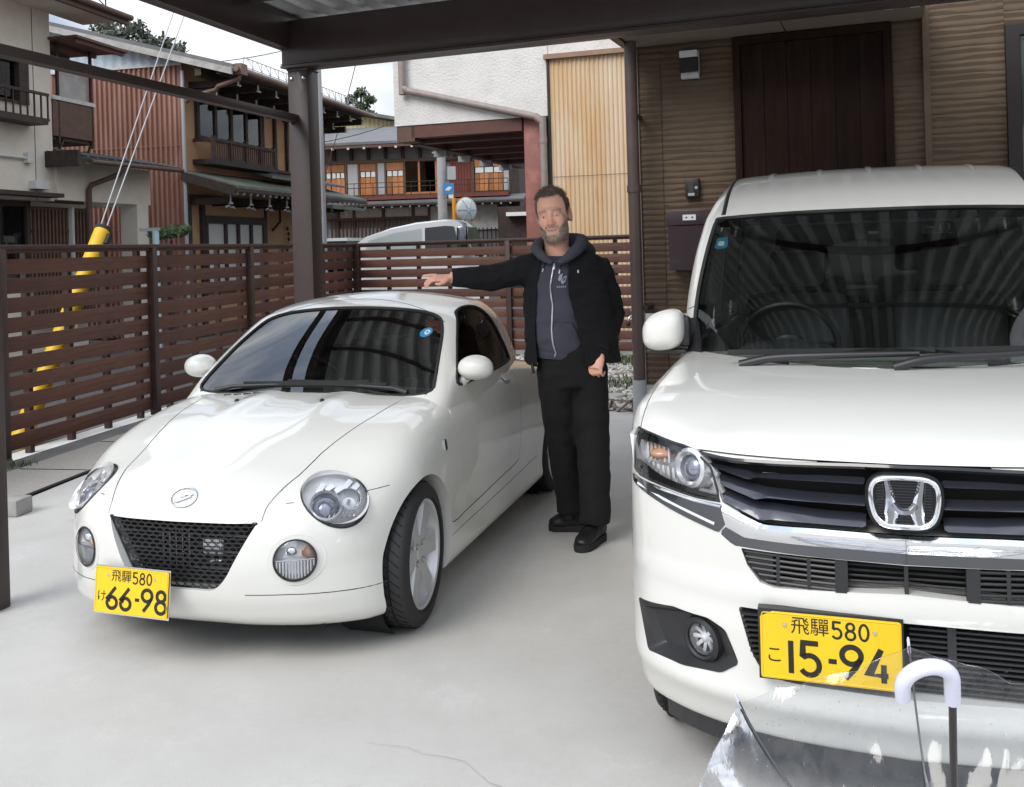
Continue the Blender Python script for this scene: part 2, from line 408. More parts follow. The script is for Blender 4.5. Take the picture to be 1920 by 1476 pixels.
# ------------------------------------------------------------------ materials of the place
mat('concrete', (.545, .530, .500), .62, var=[(.42, (.475, .462, .434), .36, .66), (2.0, (.575, .563, .538), .44, .70), (7, (.495, .480, .450), .46, .76), (26, (.525, .512, .485), .42, .66), (110, (.47, .457, .43), .56, .72)], spots=[(1.3, (.47, .44, .39), .05), (11, (.38, .355, .32), .022)], bump=[(1.8, .22, .010), (24, .22, .003), (160, .35, .0015)], rvar=(1.4, .42, .78))
mat('crack', (.24, .23, .21), .9)
mat('asphalt', (.085, .083, .082), .9, var=[(1.2, (.12, .118, .115), .4, .7)], spots=[(160, (.26, .25, .24), .25)], bump=(220, .6, .004))
mat('verge_asphalt', (.16, .155, .152), .9, var=[(2.5, (.22, .21, .20), .4, .7)], spots=[(120, (.34, .33, .31), .22)], bump=(160, .5, .004))
mat('aggregate', (.40, .375, .335), .85, spots=[(70, (.19, .17, .15), .30), (95, (.58, .55, .50), .22)], bump=(140, .6, .004))
mat('road_paint', (.74, .74, .72), .7, var=[(9, (.55, .55, .54), .55, .75)])
mat('gravel', (.36, .35, .33), .9, attr='Col')
mat('weed', (.075, .105, .040), .8, var=(8, (.12, .14, .07), .4, .6))
mat('kerb', (.36, .355, .34), .85, var=(6, (.26, .25, .24), .45, .7), bump=(60, .4, .004))
mat('carport_brown', (.056, .039, .035), .42, coat=.10, var=(7, (.049, .033, .029), .4, .7))
mat('roof_sheet', (.70, .71, .72), .45, metal=.1)
mat('fence_wood', (.105, .042, .026), .62, stretch=(2.2, 30, 30), var=[(1.6, (.060, .024, .016), .42, .68), (6, (.145, .062, .040), .55, .8)], spots=[(3.0, (.030, .013, .010), .05)], rand=.26, bump=(12, .12, .002), space='Object')
mat('fence_dark', (.040, .022, .017), .5, var=(8, (.055, .032, .025), .4, .7))
mat('siding', (.128, .092, .062), .8, spec=.25, var=(5, (.108, .078, .053), .4, .7), bump=(80, .25, .002))
mat('soffit', (.20, .165, .13), .7)
mat('door_wood', (.016, .0075, .0050), .55, stretch=(14, 14, .8), var=[(1.8, (.026, .011, .007), .40, .62), (5, (.009, .004, .003), .5, .75)], rand=.2, spec=.15)
mat('dark_metal', (.030, .024, .024), .42, metal=.3)
mat('taupe_pipe', (.30, .25, .225), .5, var=(6, (.25, .205, .185), .45, .7))
mat('brown_pipe', (.075, .052, .045), .45, coat=.15, var=(5, (.10, .07, .062), .4, .7))
mat('grey_pvc', (.40, .42, .44), .5)
mat('steel', (.50, .50, .50), .28, metal=.9)
mat('rust_steel', (.16, .12, .10), .7, var=(14, (.24, .14, .09), .5, .7))
mat('plaster_white', (.74, .72, .69), .9, var=[(2.2, (.66, .635, .60), .45, .68), (22, (.52, .50, .47), .66, .78)], bump=[(26, .8, .02), (80, .5, .008)])
mat('plaster_cream', (.70, .645, .555), .9, var=[(3, (.63, .58, .495), .45, .7)], bump=(60, .4, .006))
mat('corr_beige', (.64, .47, .29), .55, stretch=(1.6, 1.6, .30), var=[(2.4, (.60, .39, .20), .44, .70), (6.5, (.50, .29, .13), .60, .84), (1.3, (.70, .58, .44), .50, .72)])
mat('rust_cap', (.28, .17, .12), .6, var=(6, (.36, .20, .13), .45, .7))
mat('red_column', (.26, .095, .078), .6, var=[(5, (.36, .14, .11), .5, .7), (26, (.22, .06, .05), .6, .75)], bump=(40, .4, .006))
mat('brown_beam', (.12, .045, .030), .6, var=(6, (.09, .034, .024), .4, .7))
mat('copper_wall', (.31, .155, .112), .5, stretch=(1, 1, .4), var=[(3, (.38, .215, .17), .45, .68), (1.1, (.24, .115, .075), .5, .72)])
mat('pale_blue', (.58, .66, .74), .55, var=(3, (.44, .52, .60), .4, .7))
mat('stucco_tan', (.56, .335, .185), .9, var=(4, (.50, .295, .16), .4, .7), bump=(60, .3, .005))
mat('timber_dark', (.030, .018, .014), .65, stretch=(1, 1, 1), var=(9, (.055, .034, .026), .4, .7))
mat('timber_mid', (.10, .055, .038), .65, var=(9, (.13, .075, .05), .4, .7))
mat('timber_red', (.18, .045, .032), .6, var=(9, (.14, .035, .026), .4, .7))
mat('orange_wood', (.42, .165, .055), .55, stretch=(9, 9, .9), var=[(2.5, (.48, .22, .085), .45, .65), (6, (.30, .11, .035), .5, .7)], rand=.3)
mat('tip_white', (.62, .61, .585), .75, var=(6, (.50, .49, .47), .45, .7))
mat('gutter_copper', (.17, .10, .075), .5, metal=.2, var=(4, (.22, .14, .11), .4, .7))
mat('copper_green', (.15, .17, .135), .6, var=[(3, (.10, .115, .09), .4, .7), (9, (.20, .22, .18), .55, .75)])
mat('roof_grey', (.12, .12, .125), .6, var=(3, (.17, .17, .175), .4, .7))
mat('roof_dark', (.028, .026, .026), .6)
mat('yellow_siding', (.66, .58, .32), .6)
mat('grey_plaster', (.24, .245, .25), .85, var=(3, (.30, .30, .305), .4, .7))
mat('shoji', (.76, .77, .75), .6)
mat('shutter_grey', (.40, .41, .42), .5)
mat('curtain', (.70, .69, .67), .8)
mat('curtain_blue', (.46, .66, .72), .7)
mat('sheet_grey', (.36, .34, .325), .5, var=(5, (.46, .44, .42), .4, .65), bump=(7, .5, .03))
mat('pole_concrete', (.42, .42, .415), .85, var=(5, (.36, .36, .355), .4, .7), bump=(50, .5, .004))
mat('pole_galv', (.50, .51, .52), .45, metal=.3, spots=[(40, (.40, .41, .42), .3)])
mat('cable', (.05, .05, .05), .6)
mat('cable_galv', (.40, .41, .42), .5, metal=.4)
mat('yellow_plastic', (.78, .47, .012), .45, var=(4, (.72, .40, .012), .5, .75))
mat('orange_paint', (.80, .33, .03), .5)
mat('sign_blue', (.05, .25, .55), .5)
mat('sign_white', (.75, .76, .76), .5)
mat('mirror_back', (.55, .62, .64), .4)
mat('van_white', (.74, .75, .75), .35, coat=.8)
mat('bark', (.07, .05, .04), .9)
mat('leaf_dark', (.045, .075, .035), .8, var=(3, (.075, .105, .05), .4, .6), rand=.0)
mat('leaf_grey', (.085, .10, .075), .85, var=(2.0, (.13, .145, .11), .4, .62))
mat('pine_green', (.09, .15, .06), .75, var=(5, (.14, .20, .09), .4, .6))
mat('hill', (.06, .085, .05), .95, var=(.08, (.09, .11, .07), .4, .6))

def hollow(name, loc=(0, 0, 0), parent=None):
    o = bpy.data.objects.new(name, None); COL.objects.link(o); o.parent = parent; o.location = loc; return o
def part(name, m, parent, *boxes, bev=0.):
    mb = MB()
    for c0, c1 in boxes: mb.box([(a + b) / 2 for a, b in zip(c0, c1)], [abs(b - a) for a, b in zip(c0, c1)], bev=bev)
    return mb.build(name, m, parent, smooth=40 if bev else None)
def corrug(name, m, parent, x0, x1, z0, z1, y, pitch, amp, top=None, axis='x', step=6, shape=None):
    """upright corrugated sheet, ribs vertical; top may be a function of the run"""
    n = int(abs(x1 - x0) / pitch * step); V = []; F = []
    for i in range(n + 1):
        t = x0 + (x1 - x0) * i / n; ph = (t - x0) / pitch
        w = math.sin(2 * math.pi * ph) if shape is None else shape(ph % 1)
        d = y + amp * w; zt = z1 if top is None else top(t)
        for z in (z0, zt): V.append((t, d, z) if axis == 'x' else (d, t, z))
    F = [(2 * i, 2 * i + 2, 2 * i + 3, 2 * i + 1) for i in range(n)]
    return MB().add(V, F).build(name, m, parent, smooth=50)
trap = lambda p: -1 if p < .35 else (1 if .5 < p < .85 else (-1 + 2 * (p - .35) / .15 if p <= .5 else 1 - 2 * (p - .85) / .15))

# ------------------------------------------------------------------ ground
tag(MB().quad((-400, -60, -.035), (400, -60, -.035), (400, 700, -.035), (-400, 700, -.035)).build('road', 'asphalt'), kind='structure')
def sheet(name, m, poly, z, sub=None):
    o = MB().add([(x, y, z) for x, y in poly], [tuple(range(len(poly)))]).build(name, m); return tag(o, kind='structure')
# driveway slab: left edge follows the paved border, back edge meets the gravel and the house
EDGE0, EDGE1 = (-3.52, 3.8), (-2.20, 14.0)
sheet('driveway', 'concrete', [(-6.5, -8), (9, -8), (9, 5.9), (1.02, 8.95), (-.35, 9.45), (-.55, 14.2), (-2.25, 14.9), (-3.02, 7.25), (-3.27, 5.55), (-3.45, 3.0), (-6.5, 2.2)], 0.)
bord = [(-3.02, 7.25), (-3.27, 5.55), (-3.90, 5.75), (-3.57, 7.45), (-2.62, 12.2), (-2.30, 14.6), (-2.10, 14.6), (-2.36, 11.0)]
sheet('paved_border', 'aggregate', [(-3.05, 7.25), (-3.32, 5.55), (-3.92, 5.72), (-3.60, 7.45), (-2.72, 12.2), (-2.42, 14.4), (-2.10, 14.4), (-2.36, 11.0)], .012)
for k in range(9):                                           # joints between the border slabs
    t = .55 + k * .98; y0 = 5.55 + t; 
    xa = np.interp(y0, [5.55, 7.25, 11.0, 14.4], [-3.32, -3.05, -2.36, -2.10]); xb = np.interp(y0 + .10, [5.72, 7.45, 12.2, 14.4], [-3.92, -3.60, -2.72, -2.42])
    tag(MB().bar((xb + .02, y0 + .1, .013), (xa - .02, y0, .013), .012, .004).build('border_joint', 'seam'), kind='structure')
tag(MB().tube([(-3.32, 5.55, .004), (-3.05, 7.25, .004), (-2.36, 11.0, .004), (-2.10, 14.4, .004)], .011, 6).build('drain_groove', 'seam'), kind='structure')
sheet('verge', 'verge_asphalt', [(-3.92, 5.72), (-3.60, 7.45), (-2.72, 12.2), (-2.42, 14.4), (-2.75, 14.6), (-4.05, 8.0), (-4.45, 5.9)], .003)
sheet('road_line', 'road_paint', [(-4.45, 5.2), (-4.25, 5.2), (-3.75, 8.0), (-2.65, 13.4), (-2.85, 13.4), (-3.95, 8.0)], .0075)
tag(MB().box((-3.19, 5.98, .05), (.44, .15, .10), rz=-.20, bev=.012).build('kerb_stone', 'kerb', smooth=40), 'short grey concrete kerb block beside the left carport post', 'kerb')

_rc = np.random.default_rng(8)
for x0, y0, a0, n_ in ((-1.9, 2.7, .35, 26), (-.5, 3.05, -.25, 22), (-.2, 2.35, .2, 20), (.15, 5.6, 1.1, 16), (-2.4, 5.2, .9, 14), (-.9, 2.1, .05, 22)):   # hairline cracks
    P = [(x0, y0)]; a = a0
    for _ in range(n_): a += _rc.normal() * .28; a = a * .92 + a0 * .08; P.append((P[-1][0] + .07 * math.cos(a), P[-1][1] + .07 * math.sin(a)))
    V = []; 
    for i, (x, y) in enumerate(P): w = .0011 * (1 - abs(2 * i / n_ - 1)) + .0003; V += [(x, y - w, .0042), (x, y + w, .0042)]
    tag(MB().add(V, [(2 * i, 2 * i + 2, 2 * i + 3, 2 * i + 1) for i in range(n_)]).build('slab_crack', 'crack'), kind='structure')
# gravel bed by the house, with weeds
def stones(name, n, poly, r0, r1, cols, seed):
    rg = np.random.default_rng(seed); V = []; F = []; C = []; P = np.array(poly)
    ico = [(0, 0, 1), (.894, 0, .447), (.276, .851, .447), (-.724, .526, .447), (-.724, -.526, .447), (.276, -.851, .447), (.724, .526, -.3), (-.276, .851, -.3), (-.894, 0, -.3), (-.276, -.851, -.3), (.724, -.526, -.3)]
    fa = [(0, 1, 2), (0, 2, 3), (0, 3, 4), (0, 4, 5), (0, 5, 1), (1, 6, 2), (2, 6, 7), (2, 7, 3), (3, 7, 8), (3, 8, 4), (4, 8, 9), (4, 9, 5), (5, 9, 10), (5, 10, 1), (1, 10, 6)]
    k = 0
    while k < n:
        u = rg.random(3); u.sort(); w = (u[0], u[1] - u[0], 1 - u[1]) if len(P) == 3 else None
        x = P[:, 0].min() + rg.random() * np.ptp(P[:, 0]); y = P[:, 1].min() + rg.random() * np.ptp(P[:, 1])
        ins = False
        for i in range(len(P)):
            a, b = P[i], P[i - 1]
            if (a[1] > y) != (b[1] > y) and x < (b[0] - a[0]) * (y - a[1]) / (b[1] - a[1]) + a[0]: ins = not ins
        if not ins: continue
        r = rg.uniform(r0, r1); s = rg.uniform(.6, 1.2, 3) * r; a = rg.random() * 6.28; c = cols[rg.integers(len(cols))]; b0 = len(V)
        for q in ico: V.append((x + (q[0] * math.cos(a) - q[1] * math.sin(a)) * s[0], y + (q[0] * math.sin(a) + q[1] * math.cos(a)) * s[1], .3 * r + q[2] * s[2] * .7 + rg.random() * .012))
        F += [tuple(i + b0 for i in f) for f in fa]; C += [c] * len(ico); k += 1
    me = npmesh(name, V, F); ca = me.color_attributes.new('Col', 'FLOAT_COLOR', 'POINT'); ca.data.foreach_set('color', np.array([(*c, 1) for c in C]).ravel()); return obj(name, me, 'gravel')
gpoly = [(-.35, 9.45), (1.02, 8.95), (1.5, 10.2), (2.0, 12.9), (-.5, 14.0)]
sheet('gravel_base', 'kerb', gpoly, .004)
tag(stones('gravel', 5200, gpoly, .010, .032, [(.42, .41, .39), (.30, .29, .275), (.55, .54, .52), (.22, .21, .20), (.46, .42, .36)], 3), 'pale mixed gravel on the bed beside the house', 'gravel', kind='stuff')
def tuft(name, c, r, n, h, m='weed', seed=1, label='', cat='weed'):
    rg = np.random.default_rng(seed); mb = MB()
    for _ in range(n):
        a, d = rg.random() * 6.28, r * rg.random() ** .6; p = Vector((c[0] + d * math.cos(a), c[1] + d * math.sin(a), 0)); b = rg.random() * 6.28; L = h * rg.uniform(.5, 1.2); w = L * .09
        q = p + Vector((math.cos(b) * L * .3, math.sin(b) * L * .3, L * .7)); e = q + Vector((math.cos(b) * L * .35, math.sin(b) * L * .35, L * rg.uniform(-.1, .25))); s = Vector((-math.sin(b), math.cos(b), 0)) * w
        mb.add([p - s, p + s, q + s * .8, q - s * .8, e], [(0, 1, 2, 3), (3, 2, 4)])
    o = mb.build(name, m); return tag(o, label, cat)
tuft('weed', (1.15, 10.6), .30, 120, .11, seed=2, label='low green weeds growing in the middle of the gravel bed')
tuft('weed', (1.42, 12.5), .26, 120, .13, seed=4, label='leafy green weeds at the far end of the gravel bed', )
tuft('weed', (-3.70, 7.32), .12, 60, .06, seed=5, label='small tuft of grass at the foot of the yellow guard')
# metal boot-scraper frame lying at the edge of the gravel
fr = thing('steel_frame', 'rusty angle-steel frame lying on the gravel edge behind the man', 'frame', (.96, 8.95, 0), -.35)
for nm, a, b in (('rail', (-.16, .05, .10), (.12, -.04, .10)), ('upright', (.10, -.03, .02), (.16, .12, .40)), ('upright', (.12, -.05, .0), (.20, -.03, .26)), ('foot', (-.05, .0, .0), (.10, -.06, .12)), ('foot', (-.14, .06, .0), (-.10, .04, .11))): MB().bar(a, b, .030, .012).build(nm, 'rust_steel', fr)
tag(MB().lathe([(0, .03), (.10, .03), (.11, .015), (.11, 0)], c=(.98, 9.75, .01), n=24).build('drain_cover', 'kerb', smooth=40), 'round grey drain cover lying in the gravel bed', 'cover')

# ------------------------------------------------------------------ carport
CP = thing('carport', 'brown steel carport with a ribbed metal roof standing over both cars', 'carport', (-1.39, 6.72, 0), math.radians(-17))
c17, s17 = math.cos(math.radians(17)), math.sin(math.radians(17))
part('post', 'carport_brown', CP, ((-.075, -.075, 0), (.075, .075, 2.775)), bev=.006)
part('post', 'carport_brown', CP, ((-.26, -.06 - 2.57, 0), (-.14, .06 - 2.57, 2.775)), bev=.006)
a4 = math.radians(-4)
bm_ = MB().box((2.70, -.02, 2.93), (5.6, .16, .32), bev=.006).build('main_beam', 'carport_brown', CP, smooth=40); bm_.rotation_euler = (0, 0, a4)
bl_ = MB().box((2.70, -.102, 2.778), (5.6, .03, .016)).box((2.70, -.105, 2.795), (5.6, .02, .006)).build('beam_lip', 'carport_brown', CP); bl_.rotation_euler = (0, 0, a4)
part('main_beam', 'carport_brown', CP, ((-.1, -.08 - 2.57, 2.80), (5.5, .08 - 2.57, 3.09)), bev=.006)
part('side_beam', 'carport_brown', CP, ((-.13, -2.85, 2.90), (-.04, .35, 3.14)), bev=.004)
part('side_beam', 'carport_brown', CP, ((5.35, -2.85, 2.90), (5.44, 1.5, 3.14)), bev=.004)
part('front_fascia', 'carport_brown', CP, ((-.13, -2.92, 2.98), (5.44, -2.85, 3.20)), bev=.004)
part('tie_rail', 'carport_brown', CP, ((-.06, -2.95, 2.405), (.0, -.075, 2.455)), bev=.003)
part('post_cap', 'carport_brown', CP, ((-.079, -.079, 2.755), (.079, .079, 2.762)))
for dx in (-.045, .045): MB().lathe([(0, -.010), (.009, -.008), (.013, 0)], c=(dx, -.076, 2.70), axis='Y', n=14).build('bolt', 'chrome_soft', CP, smooth=50)
for dz in (2.405, 2.45): MB().lathe([(0, -.014), (.007, -.012), (.010, 0)], c=(-.045, -.077, dz - .005), axis='Y', n=12).build('bolt', 'rubber', CP, smooth=50)
n_r = 31; pr = 5.5 / n_r                                      # folded-plate roof, ribs run with the cars
for i in range(n_r):
    x0 = -.08 + i * pr; prof = [(0, 3.145), (.34, 3.145), (.44, 3.285), (.90, 3.285), (1.0, 3.145)]
    V = [(x0 + u * pr, y, z) for y in (-2.86, .38 if x0 < 2.1 else 1.55) for u, z in prof]; MB().add(V, [(j, j + 1, 6 + j, 5 + j) for j in range(4)]).build('roof_sheet', 'roof_sheet', CP)
for y in (-1.9, -1.25, -.6): part('purlin', 'carport_brown', CP, ((-.04, y - .03, 3.10), (5.35, y + .03, 3.144)))

# ------------------------------------------------------------------ slatted fences
def slat_fence(name, label, o, ang, posts, legs, L, zs, slat_m='fence_wood', side=-1):
    T = thing(name, label, 'fence', (*o, 0), math.radians(90 - ang)); cache = {}
    for p in posts: MB().box((p, side * .02, .82), (.075, .075, 1.60), bev=.004).build('post', 'fence_dark', T, smooth=40)
    for p in legs: MB().box((p, -side * .055, .80), (.05, .05, 1.58)).build('upright', 'fence_dark', T)
    MB().box((L[0] / 2 + L[1] / 2, 0, 1.632), (L[1] - L[0], .115, .035), bev=.004).build('top_rail', 'fence_dark', T, smooth=40)
    MB().box((L[0] / 2 + L[1] / 2, 0, 1.600), (L[1] - L[0], .05, .028)).build('sub_rail', 'fence_wood', T)
    cuts = sorted([L[0]] + [p for p in posts if L[0] < p < L[1]] + [L[1]])
    for a, b in zip(cuts[:-1], cuts[1:]):
        l = b - a - .02
        if l < .1: continue
        for z in zs:
            key = round(l, 2)
            if key not in cache:
                me = MB().box((0, 0, 0), (l, .022, .118), bev=.004).mesh('slat'); me.materials.append(M[slat_m]); me.shade_smooth(); me.set_sharp_from_angle(angle=math.radians(35)); cache[key] = me
            s = bpy.data.objects.new('slat', cache[key]); COL.objects.link(s); s.parent = T; s.location = ((a + b) / 2, -side * .012 + RNG.uniform(-.002, .002), z + RNG.uniform(-.002, .002)); s.rotation_euler = (0, RNG.uniform(-.0015, .0015), 0)
    return T
ZS = [.134 + .150 * k for k in range(10)]
slat_fence('slat_fence', 'long brown slatted fence along the street behind the roadster', (-3.8125, 7.7516), 11.2, [-2.40, -.34, 1.74, 3.80, 5.86, 7.32], [-1.9, -1.4, -.9, -.45, .045, .566, 1.087, 1.60, 2.12, 2.64, 3.16, 3.68, 4.30, 4.82, 5.34, 6.2, 6.7, 7.1], (-2.6, 7.36), ZS)
slat_fence('slat_fence', 'brown slatted fence across the back, behind the man', (-2.385, 14.93), 111, [.06, 2.5, 4.9], [.55, 1.05, 1.55, 2.05, 3.05, 3.55, 4.05, 4.5], (.02, 5.4), ZS)
MB_ = MB().box((0, 0, .10), (5.3, .12, .20)); fb = MB_.build('fence_footing', 'kerb'); fb.location = (-2.385 + .934 * 2.7, 14.93 - .358 * 2.7 + .08, 0); fb.rotation_euler = (0, 0, math.radians(-21)); tag(fb, 'low grey concrete footing under the back fence', 'footing')

# ------------------------------------------------------------------ the house with the porch, right
HT = thing('house', 'brown house with ribbed siding, porch eave and dark plank door', 'house', (1.10, 8.65, 0), math.radians(90 - 111))
def ribbed(name, x0, x1, z0, z1, y=0., seed=0, pitch=.052):
    """siding panel with irregular horizontal ridges"""
    rg = np.random.default_rng(seed); nx = max(2, int((x1 - x0) / .07)); nz = int((z1 - z0) / pitch) * 4; V = []; n0 = rg.random((nz // 4 + 3, nx + 1)); 
    k = np.array([.25, .5, .25]); n0 = np.apply_along_axis(lambda r: np.convolve(np.pad(r, 1, mode='edge'), k, 'valid'), 1, n0)
    for j in range(nz + 1):
        for i in range(nx + 1):
            z = z0 + (z1 - z0) * j / nz; x = x0 + (x1 - x0) * i / nx; r = j // 4; f = j % 4
            amp = .005 + .009 * n0[r, i]; d = (0, .55, 1., .75)[f] * amp; zz = z + (n0[r, i] - .5) * .034 * (f > 0) * (0 < j < nz)
            V.append((x, y - d, zz))
    F = [(j * (nx + 1) + i, j * (nx + 1) + i + 1, (j + 1) * (nx + 1) + i + 1, (j + 1) * (nx + 1) + i) for j in range(nz) for i in range(nx)]
    return MB().add(V, F).build(name, 'siding', HT, smooth=25)
part('wall_core', 'siding', HT, ((.05, .05, 0), (2.36, 4.5, 3.32)), ((2.36, .002, 0), (8.0, 4.5, 6.4)))
for i, (a, b) in enumerate(((.04, .236), (.244, .865))): ribbed('siding_panel', a, b, .28, 3.24, .045, 10 + i)
ribbed('siding_panel', 2.125, 2.355, .28, 3.24, .045, 13)
for i, (a, b) in enumerate(((2.40, 2.93), (3.65, 4.6), (4.61, 5.6))): ribbed('siding_panel', a, b, .28, 6.0, -.004, 15 + i)
ribbed('siding_panel', 2.93, 3.65, 3.12, 6.0, -.004, 21); ribbed('siding_panel', 2.93, 3.65, .28, 1.9, -.004, 22)
part('corner_trim', 'siding', HT, ((2.35, -.02, .28), (2.40, .06, 6.2))); part('corner_trim', 'soffit', HT, ((.012, .02, .28), (.04, .08, 3.25)))
part('plinth', 'kerb', HT, ((.02, .03, 0), (2.36, .10, .28)), ((2.36, -.025, 0), (6.0, .10, .28)))
# porch eave
part('soffit', 'soffit', HT, ((-.02, -.62, 3.245), (1.30, .05, 3.262)), ((1.31, -.62, 3.245), (2.36, .05, 3.262)))
part('porch_roof', 'dark_metal', HT, ((-.06, -.68, 3.264), (2.36, .4, 3.36)))
part('porch_fascia', 'dark_metal', HT, ((-.06, -.70, 3.225), (2.33, -.62, 3.30)), ((-.06, -.70, 3.225), (.01, .06, 3.30)))
MB().tube([(-.06, -.72, 3.33), (2.33, -.72, 3.35)], .028, 8).build('gutter', 'soffit', HT, smooth=50)
# door
D = hollow('door', (0, 0, 0), HT)
part('door_frame', 'door_wood', D, ((.868, -.01, .25), (.925, .06, 3.235)), ((2.06, -.01, .25), (2.12, .06, 3.235)), ((.925, -.01, 3.17), (2.06, .06, 3.235)))
for k in range(6):
    w = 1.135 / 6; part('plank', 'door_wood', D, ((.925 + k * w + .003, .030, .26), (.925 + (k + 1) * w - .003, .055 + .004 * (k % 2), 3.168)))
part('step', 'kerb', HT, ((.5, -.9, 0), (2.3, .03, .16)))
MB().tube([(1.96, -.02, 1.0), (1.96, -.05, 1.05), (1.96, -.05, 1.75), (1.96, -.02, 1.80)], .014, 8).build('handle', 'dark_metal', D, smooth=50)
# window at the right
W_ = hollow('window', (0, 0, 0), HT)
part('window_frame', 'dark_metal', W_, ((2.935, -.06, 1.9), (3.03, .04, 3.11)), ((3.56, -.06, 1.9), (3.65, .04, 3.11)), ((3.03, -.06, 3.03), (3.56, .04, 3.11)), ((3.03, -.06, 1.9), (3.56, .04, 1.98)))
part('pane', 'house_glass', W_, ((3.03, -.012, 1.98), (3.56, -.008, 3.03))); part('blind', 'curtain', W_, ((3.04, -.004, 1.99), (3.55, .0, 3.02)))
# porch lamp, intercom, letter box
t = thing('wall_lamp', 'black and white square wall lamp beside the porch door', 'lamp', (1.10 + .934 * .505, 8.65 - .358 * .505, 0), math.radians(-21))
part('back_plate', 'tip_white', t, ((-.075, -.02, 2.925), (.075, .04, 3.155))); part('lamp_body', 'rubber', t, ((-.077, -.07, 2.975), (.077, -.021, 3.095))); part('top_shade', 'sign_white', t, ((-.075, -.075, 3.097), (.075, -.021, 3.153)))
t = thing('intercom', 'small black intercom mounted on the ribbed wall', 'intercom', (1.10 + .934 * .495, 8.65 - .358 * .495, 0), math.radians(-21))
part('intercom_case', 'dark_metal', t, ((-.06, -.012, 1.905), (.06, .04, 2.065)), bev=.006); part('screen', 'gloss_black', t, ((-.03, -.016, 1.95), (.012, -.0125, 2.035))); part('speaker', 'shutter_grey', t, ((-.035, -.0155, 1.918), (.02, -.0125, 1.942)))
MB().lathe([(0, -.018), (.012, -.016), (.014, -.012)], c=(.036, 0, 1.985), axis='Y', n=16).build('call_button', 'shutter_grey', t, smooth=50)
t = thing('letter_box', 'dark brown wall letter box with a white name plate', 'letter box', (1.10 + .934 * .50, 8.65 - .358 * .50, 0), math.radians(-21))
mb = MB(); pf = [(-.20, 1.79), (-.215, 1.67), (-.06, 1.655), (-.19, 1.63)]
mat('letterbox', (.040, .022, .026), .4, coat=.2)
part('box_top', 'letterbox', t, ((-.20, -.20, 1.665), (.21, .035, 1.79)), bev=.006)
mb.add([(x, y, z) for x in (-.185, .195) for y, z in ((-.19, 1.66), (-.15, 1.285), (.035, 1.285), (.035, 1.66))], [(0, 1, 2, 3), (7, 6, 5, 4), (0, 4, 5, 1), (1, 5, 6, 2), (2, 6, 7, 3), (3, 7, 4, 0)]); mb.build('box_body', 'letterbox', t)
part('name_plate', 'sign_white', t, ((-.055, -.205, 1.705), (.055, -.2005, 1.752))); 
for dx in (-.024, .026): part('name_mark', 'plate_ink', t, ((dx - .008, -.2062, 1.722), (dx + .008, -.2052, 1.734)))
# downpipe at the corner
t = thing('downpipe', 'brown downpipe on a grey sleeve at the house corner', 'pipe', (1.055, 8.42, 0), math.radians(-21))
MB().tube([(0, 0, .30), (0, 0, 3.27)], .052, 20).build('pipe', 'brown_pipe', t, smooth=50); MB().lathe([(.060, -.03), (.060, .03)], c=(0, 0, 1.99), n=20).build('pipe_socket', 'brown_pipe', t, smooth=50); MB().lathe([(.058, -.02), (.058, .02)], c=(0, 0, .70), n=20).build('pipe_socket', 'brown_pipe', t, smooth=50)
MB().tube([(0, 0, -.02), (0, 0, .36)], .060, 20).build('sleeve', 'grey_pvc', t, smooth=50); part('bracket', 'dark_metal', t, ((.0, .0, .95), (.09, .25, .985)), ((.0, .0, 2.6), (.03, .25, 2.635)))
# tap on a post
t = thing('standpipe_tap', 'chrome garden tap on a post in front of the back fence', 'tap', (1.55, 12.75, 0))
part('tap_post', 'dark_metal', t, ((.0, -.03, 0), (.06, .03, .62))); MB().tube([(.01, -.03, .60), (-.03, -.08, .605), (-.075, -.10, .575), (-.085, -.10, .53)], [.014, .016, .014, .012], 10).build('spout', 'steel', t, smooth=60); MB().tube([(-.01, -.06, .61), (-.01, -.06, .66)], .010, 8).build('spindle', 'steel', t, smooth=60); MB().tube([(-.05, -.06, .665), (.03, -.06, .665)], .012, 8).build('tap_handle', 'steel', t, smooth=60); MB().ball((-.09, -.10, .50), (.03, .03, .035)).build('hose_end', 'rubber', t, smooth=60)
# ------------------------------------------------------------------ houses along the street (x along the street, y into the building)
SO, SR = (-6.93, 14.85, 0), math.radians(90 - 12.5)
# ---- cream house
A = thing('house', 'cream plastered house with a dark porch roof behind the left fence', 'house', SO, SR)
part('wall', 'plaster_cream', A, ((-9, .0, 2.42), (-2.0, 5, 5.32)), ((-2.0, .0, 2.42), (-.40, 5, 3.80)), ((-2.0, .0, 4.47), (-.40, 5, 5.32)), ((-.40, .0, 2.42), (.095, 5, 5.32)), ((-2.0, .25, 3.80), (-.40, 5, 4.47)))
part('wall_joint', 'seam', A, ((-.30, -.004, 2.42), (-.29, .0, 5.3)))
part('wall', 'plaster_cream', A, ((-9, .30, 0), (-1.2, 5, 2.42)), ((-1.2, .30, 0), (-.15, 5, 1.15)), ((-.15, .35, 0), (1.30, 5, 2.42)))
part('porch_fascia', 'plaster_cream', A, ((.097, -.06, 2.44), (2.55, .04, 3.05)), ((2.45, .04, 2.44), (2.55, 3.2, 3.05)))
part('porch_column', 'plaster_cream', A, ((2.12, -.07, 0), (2.45, .25, 2.44)))
part('porch_back', 'timber_dark', A, ((.095, 1.2, 0), (2.50, 1.3, 2.9)))
R_ = hollow('porch_roof', (0, 0, 0), A)
